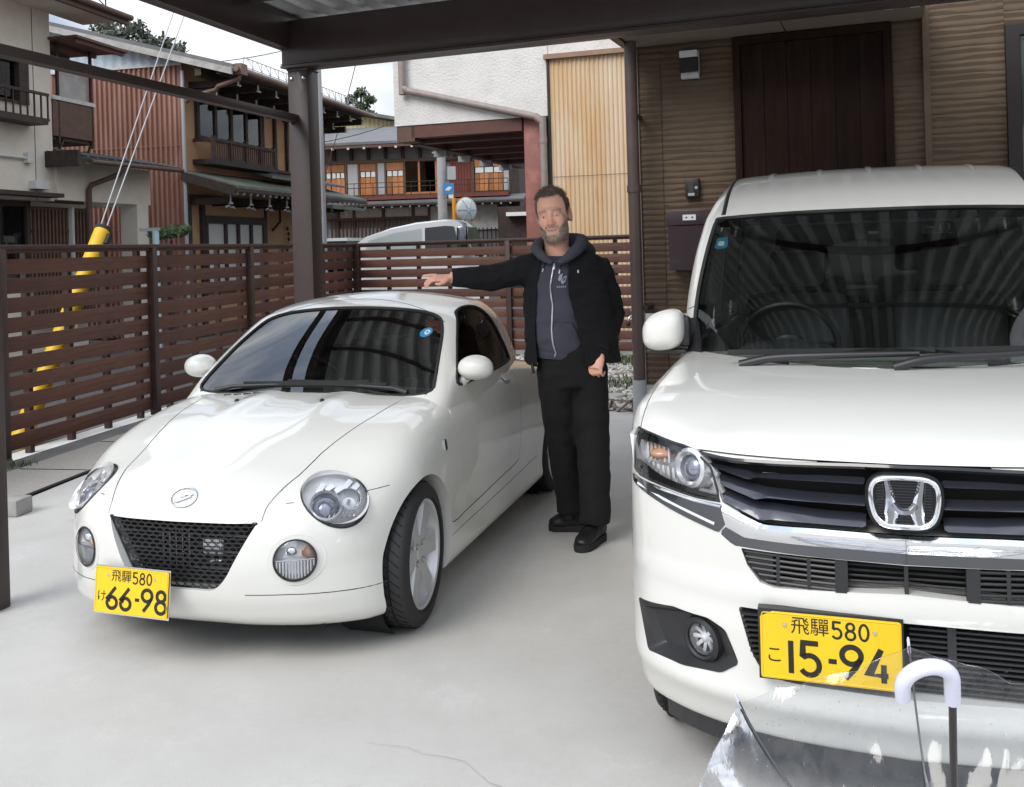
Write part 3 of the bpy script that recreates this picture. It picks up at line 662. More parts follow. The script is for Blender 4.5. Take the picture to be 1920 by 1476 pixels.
MB().add([(-.05, -.55, 2.98), (2.75, -.55, 3.02), (2.75, .2, 3.15), (-.05, .2, 3.15), (-.05, -.55, 3.05), (2.75, -.55, 3.09), (2.75, .2, 3.22), (-.05, .2, 3.22)], [(3, 2, 1, 0), (4, 5, 6, 7), (0, 1, 5, 4), (1, 2, 6, 5), (3, 0, 4, 7), (2, 3, 7, 6)]).build('roof_slab', 'roof_dark', R_)
MB().tube([(.2, -.58, 3.00), (2.75, -.58, 3.04)], .038, 8).build('gutter', 'timber_mid', R_, smooth=50)
for k in range(12): MB().tube([(.15 + k * .225, -.57, 3.085), (.15 + k * .225, .15, 3.235)], .024, 6).build('roof_tile_roll', 'roof_grey', R_, smooth=50)
part('side_fascia', 'timber_dark', R_, ((-.09, -.56, 2.92), (-.03, .2, 3.16)))
MB().tube([(1.0, -.56, 2.97), (1.0, -.50, 2.86), (.80, -.14, 2.70), (.78, -.11, 2.62), (.78, -.11, 1.5)], .042, 10).build('downpipe', 'timber_mid', A, smooth=50)
RF = hollow('roof', (0, 0, 0), A)
MB().add([(-9, -.75, 5.30), (1.0, -.75, 5.30), (1.0, 4, 6.7), (-9, 4, 6.7), (-9, -.75, 5.40), (1.0, -.75, 5.40), (1.0, 4, 6.80), (-9, 4, 6.80)], [(3, 2, 1, 0), (4, 5, 6, 7), (0, 1, 5, 4), (1, 2, 6, 5), (3, 0, 4, 7), (2, 3, 7, 6)]).build('roof_slab', 'timber_mid', RF)
MB().tube([(-9, -.80, 5.33), (1.0, -.80, 5.33)], .05, 8).build('gutter', 'timber_mid', RF, smooth=50)
part('eave_board', 'timber_mid', RF, ((-9, -.76, 5.22), (1.0, -.70, 5.32))); part('eave_soffit', 'plaster_cream', RF, ((-9, -.69, 5.26), (.9, .0, 5.29)))
sg = hollow('snow_guard', (0, 0, 0), RF)
for z in (5.55, 5.75): MB().tube([(-4, -.35, z), (1.0, -.35, z)], .012, 5).build('rail', 'dark_metal', sg)
for k in range(10): MB().tube([(-3.5 + k * .5, -.35, 5.45), (-3.5 + k * .5, -.35, 5.75)], .012, 5).build('stay', 'dark_metal', sg); 
for k in range(9): MB().tube([(-3.5 + k * .5, -.35, 5.75), (-3.0 + k * .5, -.35, 5.55)], .009, 5).build('brace', 'dark_metal', sg)
w = hollow('window', (0, 0, 0), A); part('window_frame', 'timber_dark', w, ((-2.0, -.03, 3.80), (-1.96, .1, 4.47)), ((-.62, -.03, 3.80), (-.42, .1, 4.47)), ((-1.96, -.03, 4.40), (-.62, .1, 4.47)), ((-1.32, .0, 3.84), (-1.27, .08, 4.40)), ((-1.96, -.03, 3.80), (-.62, .1, 3.84)))
part('pane', 'house_glass', w, ((-1.96, .05, 3.84), (-.62, .055, 4.40))); part('curtain', 'curtain_blue', w, ((-1.95, .12, 3.84), (-.63, .125, 4.40)))
b = hollow('window_rail', (0, 0, 0), A)
for z in (3.58, 3.95): part('rail', 'timber_dark', b, ((-2.1, -.30, z - .025), (-.34, -.26, z + .015)))
for k in range(13): part('baluster', 'timber_dark', b, ((-2.08 + k * .143, -.29, 3.58), (-2.06 + k * .143, -.27, 3.95)))
part('rail_base', 'timber_dark', b, ((-2.1, -.32, 3.50), (-.40, .0, 3.56)))
# balcony in the gap
bc = hollow('balcony', (0, 0, 0), A)
part('panel', 'timber_mid', bc, ((.10, -.02, 3.42), (1.08, .02, 3.96))); part('hand_rail', 'tip_white', bc, ((.08, -.04, 3.97), (1.10, .04, 4.03))); part('deck', 'timber_dark', bc, ((.10, .02, 3.36), (1.10, 2.4, 3.42)))
for x in (.24, 1.05): part('post', 'timber_dark', bc, ((x - .02, -.02, 3.3), (x + .02, .02, 4.95)))
part('awning', 'timber_mid', bc, ((.05, -.5, 4.86), (1.35, 2.4, 4.90))); 
for k in range(5): part('awning_rafter', 'brown_beam', bc, ((.1, -.45 + k * .5, 4.80), (1.3, -.40 + k * .5, 4.86)))
part('weather_sheet', 'sheet_grey', bc, ((.28, .03, 4.03), (1.02, .04, 4.62)))
for x0, x1 in ((.12, .35), (.8, 1.05)): MB().bar((x0, .0, 3.05), (x1, .0, 3.38), .03, .03).build('strut', 'dark_metal', bc)
w = hollow('window', (0, 0, 0), A); part('window_frame', 'timber_dark', w, ((-1.20, .22, 1.15), (-1.15, .34, 2.40)), ((-.23, .22, 1.15), (-.15, .34, 2.40)), ((-1.2, .22, 2.34), (-.15, .34, 2.42)), ((-.86, .24, 1.15), (-.83, .30, 2.34))); part('pane', 'house_glass', w, ((-1.15, .27, 1.15), (-.23, .275, 2.34))); part('curtain', 'curtain_blue', w, ((-.82, .34, 1.15), (-.24, .345, 2.34)), ((-1.14, .34, 1.15), (-.88, .345, 2.34)))
part('window_hood', 'timber_dark', A, ((-1.6, -.25, 2.46), (.0, .3, 2.52)))
la = hollow('lattice', (0, 0, 0), A)
for k in range(17): 
    x = -.10 + k * .082
    if not .70 < x < .83: part('lattice_bar', 'timber_mid', la, ((x, .20, .5), (x + .035, .25, 2.30)))
for z in (1.2, 1.95, 2.30): part('lattice_rail', 'timber_mid', la, ((-.12, .25, z), (1.30, .28, z + .05)))
part('lattice_post', 'tip_white', A, ((.70, .15, 0), (.76, .21, 2.36)))
part('wall_box', 'tip_white', A, ((.10, -.10, 2.46), (.42, .0, 2.56)) if False else ((-.45, -.12, 2.58), (-.15, .0, 2.70))); MB().tube([(-1.4, -.04, 3.02), (-.55, -.04, 3.02)], .02, 6).build('conduit', 'tip_white', A); part('wall_box', 'tip_white', A, ((-.55, -.08, 2.95), (-.42, .0, 3.10)))

# ---- timber house with red metal gable
B = thing('house', 'brown timber house with a red metal gable and an upstairs balcony rail', 'house', SO, SR)
X0, X1 = 3.80, 10.35
part('wall', 'stucco_tan', B, ((X0, .02, 0), (X1, 6.5, 5.20)))
# gable wall: red corrugated below, pale blue above
cw = corrug('gable_sheet', 'copper_wall', B, .02, 6.4, 0, 5.12, X0 - .03, .105, .020, axis='y', shape=trap)
for z in (2.05, 3.62): part('sheet_lap', 'copper_wall', B, ((X0 - .052, .02, z), (X0 - .04, 6.4, z + .012)))
part('gable_corner', 'copper_wall', B, ((X0 - .05, -.02, 0), (X0 + .02, .05, 5.15)))
corrug('gable_siding', 'pale_blue', B, .02, 6.4, 5.16, 5.3, X0 - .035, .20, .010, top=lambda t: 5.24 + .275 * t, axis='y', shape=trap)
part('gable_flashing', 'tip_white', B, ((X0 - .07, -.02, 5.12), (X0 - .02, 6.4, 5.16)))
MB().tube([(X0 - .10, -.06, .2), (X0 - .10, -.06, 5.0)], .035, 8).build('downpipe', 'shutter_grey', B, smooth=50)
for k in range(3): part('gable_vent', 'tip_white', B, ((X0 - .16, .55 + k * .95, 5.27 + k * .26), (X0 - .04, .68 + k * .95, 5.32 + k * .26)))
# main roof
RF = hollow('roof', (0, 0, 0), B)
def slab(p, x0, x1, y0, z0, y1, z1, th, m, nm='roof_slab'):
    return MB().add([(x0, y0, z0), (x1, y0, z0), (x1, y1, z1), (x0, y1, z1), (x0, y0, z0 + th), (x1, y0, z0 + th), (x1, y1, z1 + th), (x0, y1, z1 + th)], [(3, 2, 1, 0), (4, 5, 6, 7), (0, 1, 5, 4), (1, 2, 6, 5), (3, 0, 4, 7), (2, 3, 7, 6)]).build(nm, m, p)
slab(RF, X0 - .30, 10.6, -1.20, 4.93, 6.5, 7.09, .09, 'roof_grey'); 
MB().add([(X0 - .35, -1.20, 4.82), (X0 - .35, 6.5, 6.98), (X0 - .35, 6.5, 7.10), (X0 - .35, -1.20, 4.94), (X0 - .29, -1.20, 4.82), (X0 - .29, 6.5, 6.98), (X0 - .29, 6.5, 7.10), (X0 - .29, -1.20, 4.94)], [(0, 1, 2, 3), (7, 6, 5, 4), (0, 4, 5, 1), (3, 2, 6, 7), (0, 3, 7, 4), (1, 5, 6, 2)]).build('barge_board', 'sheet_grey', RF)
MB().tube([(X0 - .3, -1.25, 4.93), (10.6, -1.25, 4.93)], .055, 10).build('gutter', 'gutter_copper', RF, smooth=50)
MB().tube([(X0 - .10, -1.24, 4.90), (X0 - .10, -1.22, 4.78), (X0 - .12, -.80, 4.66), (X0 - .10, -.74, 4.60), (X0 - .08, -.20, 4.50), (X0 - .06, -.10, 4.42)], .045, 10).build('gutter_spout', 'gutter_copper', RF, smooth=50); part('gutter_box', 'gutter_copper', RF, ((X0 - .22, -1.33, 4.84), (X0 + .02, -1.19, 5.04)))
sg = hollow('snow_guard', (0, 0, 0), RF)
for dz in (.06, .24): MB().tube([(4.6, -.85, 5.12 + dz), (10.5, -.85, 5.12 + dz)], .009, 5).build('rail', 'cable_galv', sg)
for k in range(16): MB().tube([(4.6 + k * .38, -.85, 5.10), (4.6 + k * .38, -.85, 5.36)], .008, 5).build('stay', 'cable_galv', sg); MB().tube([(4.6 + k * .38, -.85, 5.18), (4.79 + k * .38, -.85, 5.36), (4.98 + k * .38, -.85, 5.18)], .006, 4).build('brace', 'cable_galv', sg)
for k in range(9):                                            # cantilever brackets with white painted tips
    x = X0 + .30 + k * .80
    part('bracket', 'timber_dark', RF, ((x - .055, -1.0, 4.72), (x + .055, .02, 4.85)), ((x - .05, -.55, 4.55), (x + .05, .02, 4.70)))
    part('bracket_tip', 'tip_white', RF, ((x - .057, -1.015, 4.725), (x - .03, -.998, 4.85)), ((x - .085, -1.02, 4.71), (x + .055, -.998, 4.735)))
    part('bracket_tip', 'tip_white', RF, ((x - .052, -.565, 4.555), (x - .03, -.548, 4.69)), ((x - .075, -.57, 4.54), (x + .05, -.548, 4.562)))
part('purlin', 'timber_dark', RF, ((X0 - .28, -.98, 4.855), (10.5, -.86, 4.97)), ((X0 - .28, -.55, 4.855), (10.5, -.42, 5.09)))
part('eave_boards', 'timber_mid', RF, ((X0 - .28, -1.15, 4.91), (10.5, -1.0, 4.925)))
# upstairs windows and panels
fr_t = 'timber_dark'
w = hollow('window', (0, 0, 0), B); part('window_frame', fr_t, w, ((4.22, -.05, 4.62), (6.92, .02, 4.74)), ((4.22, -.05, 3.80), (6.92, .02, 3.86)), *[((x - .045, -.05, 3.86), (x + .045, .02, 4.62)) for x in (4.27, 4.93, 5.57, 6.21, 6.87)])
for a, b_ in ((4.315, 4.885), (4.975, 5.525), (5.615, 6.165), (6.255, 6.825)): part('pane', 'house_glass', w, ((a, -.02, 3.86), (b_, -.014, 4.62))); part('blind', 'curtain', w, ((a, .004, 4.05 + .1 * (a > 5)), (b_, .012, 4.62))); part('dark_room', 'grey_plaster', w, ((a, .004, 3.86), (b_, .010, 4.03)))
pnl = hollow('wall_panels', (0, 0, 0), B)
part('panel_frame', fr_t, pnl, *[((x - .04, -.05, 3.42), (x + .04, .02, 4.74)) for x in (6.97, 7.58, 8.19, 8.8, 9.4, 10.0)], ((6.92, -.05, 4.66), (10.3, .02, 4.76)), ((6.92, -.05, 3.36), (10.3, .02, 3.42)))
bl = hollow('balcony', (0, 0, 0), B)
part('balcony_floor', fr_t, bl, ((4.12, -.42, 3.28), (6.75, .02, 3.38))); part('hand_rail', fr_t, bl, ((4.12, -.43, 3.72), (6.75, -.36, 3.78)), ((4.12, -.36, 3.72), (4.19, .0, 3.78)), ((6.68, -.36, 3.72), (6.75, .0, 3.78))); part('bottom_rail', fr_t, bl, ((4.12, -.42, 3.38), (6.75, -.37, 3.42)))
for x in (4.155, 4.8, 5.43, 6.07, 6.715): part('balcony_post', fr_t, bl, ((x - .03, -.435, 3.38), (x + .03, -.365, 3.82)))
for k in range(28): part('baluster', 'timber_mid', bl, ((4.21 + k * .090, -.41, 3.42), (4.245 + k * .090, -.39, 3.72)))
# lower roof, copper green
LR = hollow('lower_roof', (0, 0, 0), B)
slab(LR, X0 - .12, 10.4, -1.10, 2.76, .02, 3.10, .06, 'copper_green'); slab(LR, 6.2, 10.3, -.6, 3.12, .02, 3.30, .05, 'roof_grey', 'upper_slab')
part('fascia', fr_t, LR, ((X0 - .12, -1.11, 2.70), (10.4, -1.07, 2.77))); MB().add([(X0 - .16, -1.1, 2.62), (X0 - .16, .0, 2.95), (X0 - .16, .0, 3.12), (X0 - .16, -1.1, 2.80), (X0 - .10, -1.1, 2.62), (X0 - .10, 0, 2.95), (X0 - .10, 0, 3.12), (X0 - .10, -1.1, 2.80)], [(0, 1, 2, 3), (7, 6, 5, 4), (0, 4, 5, 1), (3, 2, 6, 7), (0, 3, 7, 4), (1, 5, 6, 2)]).build('barge_board', fr_t, LR)
for k in range(24): part('rafter_tip', 'tip_white', LR, ((3.80 + k * .27, -1.06, 2.655), (3.845 + k * .27, -1.02, 2.70)))
for k in range(8):
    x = 3.95 + k * .80; part('arm', fr_t, LR, ((x - .045, -.85, 2.50), (x + .045, .02, 2.62))); part('arm_tip', 'tip_white', LR, ((x - .047, -.865, 2.505), (x - .02, -.848, 2.66)), ((x - .08, -.87, 2.485), (x + .045, -.848, 2.515))); MB().tube([(x - .22, -.86, 2.42), (x - .14, -.88, 2.45), (x - .05, -.87, 2.41), (x + .06, -.86, 2.44), (x + .12, -.86, 2.40)], .017, 6).build('carving', 'shutter_grey', LR, smooth=50)
part('wall_plate', fr_t, LR, ((X0, -.08, 2.55), (10.35, .02, 2.70)))
slab(LR, 7.6, 9.6, -1.35, 2.50, .02, 2.70, .06, 'copper_green', 'porch_slab')
# ground floor
part('corner_post', fr_t, B, ((X0 - .02, -.06, 0), (X0 + .10, .03, 2.6))); [part('post', fr_t, B, q) for q in (((4.30, -.05, 0), (4.42, .03, 2.6)), ((6.92, -.05, 0), (7.02, .03, 2.6)), ((10.2, -.05, 0), (10.32, .03, 5.2)), ((8.9, -.05, 0), (9.0, .03, 2.6)))]
w = hollow('window', (0, 0, 0), B); part('window_frame', fr_t, w, ((4.40, -.06, 2.16), (6.94, .02, 2.30)), ((4.40, -.06, .8), (6.94, .02, .9)), *[((x - .05, -.06, .9), (x + .05, .02, 2.16)) for x in (4.45, 5.20, 5.72, 6.28, 6.88)])
for a, b_ in ((4.50, 5.15), (5.25, 5.67), (5.77, 6.23), (6.33, 6.83)): part('screen', 'shoji', w, ((a, -.02, .9), (b_, -.012, 2.16)))
part('transom', 'stucco_tan', B, ((4.42, -.03, 2.32), (6.92, .0, 2.58))); MB().tube([(7.55, -.10, 2.7), (7.55, -.10, 2.25), (7.25, -.06, 2.05)], .03, 6).build('pipe', fr_t, B)
for k in range(9): MB().ball((8.05 + .06 * math.sin(k), -.04, 2.1 - k * .12), (.04, .03, .05), 8, 6).build('vine_knot', fr_t, B)

# ---- dwarf pine and pole by the timber house
t = thing('dwarf_pine', 'low cloud-pruned pine in front of the red metal gable', 'tree', (-5.62, 16.2, 0))
MB().tube([(0, 0, 0), (.05, 0, .6), (-.05, .02, 1.2), (.04, 0, 1.8)], [.06, .05, .04, .02], 8).build('trunk', 'bark', t, smooth=50)
def needles(name, m, parent, blobs, n, L, seed, width=.25):
    rg = np.random.default_rng(seed); V = []; F = []
    for (cx, cy, cz, rx, ry, rz), k in zip(blobs, n):
        for _ in range(k):
            d = rg.normal(size=3); d /= np.linalg.norm(d); r = rg.random() ** .35; p = np.array((cx, cy, cz)) + d * r * np.array((rx, ry, rz)); q = rg.normal(size=3); q /= np.linalg.norm(q); s = np.cross(q, d); s /= max(1e-6, np.linalg.norm(s)); l = L * rg.uniform(.6, 1.4); b0 = len(V)
            V += [p - s * l * width, p + s * l * width, p + q * l + s * l * width * .6, p + q * l - s * l * width * .6]; F.append((b0, b0 + 1, b0 + 2, b0 + 3))
    return obj(name, npmesh(name, V, F), m, parent)
needles('crown', 'pine_green', t, [(0, 0, 1.93, .36, .25, .085), (-.14, 0, 1.89, .20, .2, .06), (.18, .05, 1.97, .18, .18, .07), (.0, -.1, 1.45, .25, .22, .06)], [900, 400, 400, 350], .05, 3)
t = thing('blue_post', 'slim pale blue post beside the dwarf pine', 'post', (-5.70, 15.8, 0)); MB().tube([(0, 0, 0), (0, 0, 1.95)], .055, 10).build('shaft', 'curtain_blue', t, smooth=50); part('cap', 'shutter_grey', t, ((-.25, -.04, 1.95), (.06, .04, 2.0)))

# ---- guy wires with yellow guard
t = thing('guy_wire_guard', 'yellow plastic guard with twin guy wires rising behind the fence', 'guard', (-4.08, 8.0, 0))
b0, b1 = Vector((0, 0, -.05)), Vector((.27, 1.20, 1.80))
MB().tube([b0, b0.lerp(b1, .5), b1], [.085, .078, .070], 16).build('guard_tube', 'yellow_plastic', t, smooth=50); dd = (b1 - b0).normalized()
MB().tube([b1 - dd * .02, b1 + dd * .015], .074, 16).build('guard_cap', 'rubber', t, smooth=50); MB().bar(b1 - dd * .02 + Vector((.07, -.02, -.04)), b1 - dd * .14 + Vector((.075, -.02, -.03)), .05, .05).build('clip', 'rubber', t)
for s in (-1, 1): MB().tube([b1 + Vector((s * .03, 0, 0)), b1 + Vector((s * .03, 0, 0)) + Vector((.62 + s * .14, 7.0, 9.3))], .0065, 6).build('guy_wire', 'cable_galv', t)

# ---- white plastered building over a parking bay
C_ = thing('building', 'white rough-plastered building overhanging a parking bay, with rusty corrugated wall', 'building', (-2.1, 17.5, 0), math.radians(90 - 108))
part('upper_wall', 'plaster_white', C_, ((.09, 0, 3.72), (2.93, 7, 8.0)), ((2.93, .02, 4.74), (7.5, 7, 8.0)))
part('wall_core', 'grey_plaster', C_, ((3.0, .06, 0), (7.5, 7, 4.7)))
corrug('corrugated_wall', 'corr_beige', C_, 2.96, 5.6, 0, 4.68, .0, .0765, .017)
part('sheet_lap', 'rust_steel', C_, ((2.96, -.0195, 2.672), (5.6, -.0180, 2.682))); part('sheet_edge', 'dark_metal', C_, ((2.915, -.03, 0), (2.955, .06, 4.66))); part('cap_flashing', 'rust_cap', C_, ((2.88, -.09, 4.655), (5.7, .04, 4.735)))
PP = hollow('drain_pipe', (0, 0, 0), C_)
MB().tube([tuple(p) for p in crv([(.30, -.10, 8.0), (.30, -.10, 4.55), (.31, -.10, 4.40), (.40, -.10, 4.315), (.55, -.10, 4.275), (2.50, -.10, 3.76), (2.74, -.10, 3.69), (2.83, -.10, 3.58), (2.845, -.10, 3.40), (2.845, -.10, 0.)], 3)], .062, 16).build('pipe', 'taupe_pipe', PP, smooth=50)
for p in ((.30, -.10, 4.95), (2.845, -.10, 3.30)): MB().lathe([(.069, -.05), (.069, .05)], c=p, n=18).build('pipe_socket', 'taupe_pipe', PP, smooth=50)
part('column', 'red_column', C_, ((2.46, .05, 0), (2.76, .35, 3.72)), bev=.01)
part('corner_block', 'timber_mid', C_, ((.12, .02, 3.44), (.46, .4, 3.718)))
for k in range(5): part('joist', 'brown_beam', C_, ((.40, .45 + k * 1.25, 3.44), (2.9, .70 + k * 1.25, 3.718)))
part('edge_joist', 'brown_beam', C_, ((.40, .02, 3.50), (2.44, .25, 3.718))); part('bay_ceiling', 'sheet_grey', C_, ((.15, .3, 3.722), (2.9, 6.8, 3.73))); part('side_beam', 'brown_beam', C_, ((.20, .42, 3.42), (.40, 6.8, 3.715))); part('bay_back', 'grey_plaster', C_, ((2.76, .4, 0), (2.95, 6.8, 3.72)))
for k in range(4): part('beam_shoe', 'shutter_grey', C_, ((.16, 1.6 + k * 1.3, 3.30), (.42, 1.75 + k * 1.3, 3.42)))

# ---- far timber house with orange screens at the junction
D_ = thing('house', 'far dark timber house with orange wood screens under a grey roof', 'house', (-5.95, 31, 0), math.radians(90 - 98))
part('wall', 'grey_plaster', D_, ((-2.0, .05, 0), (6.0, 7, 5.0)))
RF = hollow('roof', (0, 0, 0), D_); slab(RF, -2.5, 6.4, -.60, 4.80, 4.2, 5.85, .08, 'roof_grey'); part('eave_beam', 'timber_mid', RF, ((-2.5, -.58, 4.70), (6.4, -.50, 4.80)))
for k in range(17): part('rafter_tip', 'tip_white', RF, ((-1.93 + k * .5, -.60, 4.66), (-1.86 + k * .5, -.56, 4.72)))
for k in range(17): x = -1.73 + k * .55; part('upper_post', 'timber_dark', D_, ((x - .045, -.06, 4.36), (x + .045, .05, 4.75)))
part('beam', 'timber_mid', D_, ((-2, -.08, 4.27), (6.0, .05, 4.37)), ((-2, -.08, 3.18), (6.0, .05, 3.26)))
sc = hollow('screens', (0, 0, 0), D_)
def screen(a, b):
    part('screen_top', 'orange_wood', sc, ((a, -.05, 4.02), (b, .04, 4.26))); n = max(3, int((b - a) / .14)); w_ = (b - a) / n
    for i in range(n): part('screen_board', 'orange_wood', sc, ((a + i * w_ + .006, -.05, 3.28), (a + (i + 1) * w_ - .006, .04, 3.82)))
    for i in range(3): part('paper', 'shoji', sc, ((a + .02 + i * (b - a) / 3, -.035, 3.84), (a - .02 + (i + 1) * (b - a) / 3, .03, 4.0)))
for a, b in ((-1.1, -.55), (-.1, .35), (.38, .80), (1.30, 1.80), (2.15, 2.68), (4.93, 5.80)): screen(a, b)
for a, b in ((.90, 1.22), (1.86, 2.08), (5.82, 5.98)): part('shutter', 'shutter_grey', sc, ((a, -.05, 3.28), (b, .04, 4.26)))
for x in (.85, 1.26, 1.83, 2.11, 2.72, 3.93, 4.88): part('post', 'timber_mid', sc, ((x - .03, -.07, 3.26), (x + .03, .05, 4.28)))
w = hollow('window', (0, 0, 0), D_); part('window_frame', 'orange_wood', w, ((2.75, -.06, 3.26), (3.93, .04, 3.32)), *[((x - .03, -.06, 3.32), (x + .03, .04, 4.26)) for x in (3.18, 3.72)]); part('pane', 'tint_glass', w, ((2.76, -.02, 3.32), (3.15, -.015, 4.25)), ((3.21, -.02, 3.32), (3.69, -.015, 4.25))); part('room', 'grey_plaster', w, ((2.75, .0, 3.3), (3.9, .03, 4.25)))
corrug('red_sheet', 'timber_red', D_, 4.15, 4.85, 3.22, 4.36, -.03, .09, .012)
part('wing_wall', 'timber_dark', D_, ((5.98, -.04, 0), (6.3, 3, 4.6)))
rl = hollow('gallery_rail', (0, 0, 0), D_); part('gallery_edge', 'timber_red', rl, ((-1.5, -.42, 3.10), (6.0, -.05, 3.20)))
for z in (3.48, 3.62): MB().tube([(.9, -.40, z), (6.0, -.40, z)], .012, 5).build('rail', 'dark_metal', rl)
for k in range(9): MB().tube([(1.2 + k * .6, -.40, 3.2), (1.2 + k * .6, -.40, 3.62)], .012, 5).build('stanchion', 'dark_metal', rl)
LR = hollow('lower_roof', (0, 0, 0), D_); slab(LR, -1.6, 6.5, -.65, 2.93, -.02, 3.10, .06, 'roof_grey'); part('fascia', 'timber_dark', LR, ((-1.6, -.66, 2.89), (6.5, -.61, 2.95)))
for k in range(28): part('rafter_tip', 'tip_white', LR, ((-1.5 + k * .28, -.63, 2.84), (-1.45 + k * .28, -.59, 2.89)))
for a, b in ((.60, 1.02), (1.10, 1.95), (2.05, 2.9), (3.0, 3.42), (3.50, 5.6)): part('white_panel', 'tip_white', D_, ((a, -.02, 2.58 if a < 3.45 else 2.1), (b, .045, 2.86)))
for x in (.55, 1.06, 2.0, 2.95, 3.46, 5.65): part('post', 'timber_mid', D_, ((x - .04, -.06, 0), (x + .04, .05, 2.9)))
part('head_beam', 'timber_mid', D_, ((.2, -.07, 2.50), (3.5, .05, 2.57)))
lt = hollow('lattice', (0, 0, 0), D_)
for k in range(26): part('lattice_bar', 'timber_mid', lt, ((.30 + k * .122, -.06, .6), (.345 + k * .122, -.02, 2.50)))
part('lattice_paper', 'shutter_grey', lt, ((.25, -.01, .5), (3.45, .03, 2.25)))
for k in range(7): part('grille_bar', 'dark_metal', D_, ((5.0 + k * .13, -.10, 1.2), (5.03 + k * .13, -.07, 2.15)))
part('dark_annex', 'timber_dark', D_, ((5.7, -.6, 0), (6.8, -.2, 2.75))); part('annex_awning', 'shoji', D_, ((6.0, -1.0, 2.45), (6.6, -.61, 2.56)))

# ---- yellow-sided house behind
E_ = thing('house', 'pale yellow metal-sided house behind the far timber house', 'house', (-6.4, 36, 0), math.radians(90 - 98))
corrug('siding', 'yellow_siding', E_, -3.0, 3.2, 3.5, 6.4, 0, .16, .012, top=lambda t: 6.85 - .20 * (t + 1.0) if t > -1 else 6.85, shape=trap); part('core', 'yellow_siding', E_, ((-3, .03, 0), (3.2, 6, 5.6)))
MB().add([(-3.2, -.5, 7.35), (3.6, -.5, 5.95), (3.6, 6, 5.95), (-3.2, 6, 7.35), (-3.2, -.5, 7.47), (3.6, -.5, 6.07), (3.6, 6, 6.07), (-3.2, 6, 7.47)], [(3, 2, 1, 0), (4, 5, 6, 7), (0, 1, 5, 4), (1, 2, 6, 5), (3, 0, 4, 7), (2, 3, 7, 6)]).build('roof', 'roof_grey', E_)

# ---- poles, signs, mirror, van, wires
t = thing('utility_pole', 'tall galvanised pole just behind the brown carport post', 'pole', (-3.34, 17.2, 0)); MB().tube([(0, 0, 0), (-.02, 0, 9)], [.125, .105], 18).build('shaft', 'pole_galv', t, smooth=50)
t = thing('utility_pole', 'grey concrete pole with a blue sign in front of the far house', 'pole', (-1.98, 28.6, 0)); MB().tube([(0, 0, 0), (0, 0, 4.35)], [.155, .125], 18).build('shaft', 'pole_concrete', t, smooth=50); MB().bar((-.25, -.1, 4.32), (.25, -.1, 4.32), .05, .04).build('cross_arm', 'cable_galv', t)
part('meter_box', 'shutter_grey', t, ((.18, -.20, 3.52), (.42, -.08, 3.90))); part('blue_sign', 'sign_blue', t, ((.05, -.26, 3.10), (.36, -.23, 3.42))); MB().add([(.10, -.263, 3.22), (.20, -.263, 3.32), (.31, -.263, 3.30), (.22, -.263, 3.20)], [(0, 1, 2, 3)]).build('sign_mark', 'sign_white', t); part('sign_tail', 'sign_white', t, ((.20, -.25, 2.98), (.34, -.22, 3.09)))
t = thing('traffic_mirror', 'round convex traffic mirror on an orange post above the white van', 'mirror', (-1.62, 28.2, 0)); MB().tube([(0, 0, 0), (0, 0, 2.98)], .055, 12).build('post', 'orange_paint', t, smooth=50)
Mr = Matrix.Rotation(math.radians(38), 3, 'Z') @ Matrix.Rotation(math.radians(90), 3, 'X')
MB().lathe([(.36, 0), (.345, .04), (.25, .09), (.12, .12), (0, .13)], c=(.34, -.10, 2.62), n=32, mtx=Mr).build('mirror_shell', 'mirror_back', t, smooth=60); MB().lathe([(.345, .0), (.365, -.01), (.375, .015), (.36, .03)], c=(.34, -.10, 2.62), n=32, mtx=Mr).build('mirror_rim', 'orange_paint', t, smooth=60)
for k in range(6): a = k * math.pi / 3; v0 = Mr @ Vector((.05 * math.cos(a), .05 * math.sin(a), .135)); v1 = Mr @ Vector((.33 * math.cos(a), .33 * math.sin(a), .06)); MB().bar(Vector((.34, -.10, 2.62)) + v0, Vector((.34, -.10, 2.62)) + v1, .03, .02).build('shell_rib', 'shutter_grey', t)
MB().bar((0, 0, 2.65), (.30, -.05, 2.62), .05, .04).build('bracket', 'orange_paint', t)

V_ = thing('van', 'white van parked in the street beyond the back fence', 'van', (-2.95, 19.6, 0), math.radians(-8))
prof = [(.0, .35), (-.02, .9), (.0, 1.62), (.25, 1.80), (.75, 1.955), (1.25, 2.045), (1.80, 2.085), (2.05, 2.07), (2.16, 1.98), (2.36, 1.35), (2.58, 1.12), (2.62, .6), (2.58, .35)]
mb = MB(); n_ = len(prof)
for y, ins in ((-.74, 0.), (.74, 0.)): pass
rows = []
for y, k in ((-.74, .0), (-.70, 1.0), (.70, 1.0), (.74, .0)):
    rows.append([(x, y if z < 1.3 else y * (1 - .10 * (z - 1.3)), z - (0 if k else .03) * (z > 1.7)) for x, z in prof])
mb.add(sum(rows, []), [(i * n_ + j, i * n_ + (j + 1) % n_, (i + 1) * n_ + (j + 1) % n_, (i + 1) * n_ + j) for i in range(3) for j in range(n_)] + [tuple(range(n_ - 1, -1, -1)), tuple(3 * n_ + j for j in range(n_))])
mb.build('body', 'van_white', V_, smooth=40)
def vwin(P, m, nm): MB().add([(x, -.748 * (1 - .10 * max(0, z - 1.3)) - .004, z) for x, z in P], [tuple(range(len(P)))]).build(nm, m, V_)
vwin([(.22, 1.42), (.30, 1.72), (.80, 1.86), (1.36, 1.93), (1.36, 1.42)], 'house_glass', 'side_window'); vwin([(1.42, 1.42), (1.42, 1.935), (1.80, 1.965), (1.98, 1.95), (2.10, 1.42)], 'gloss_black', 'cab_window')
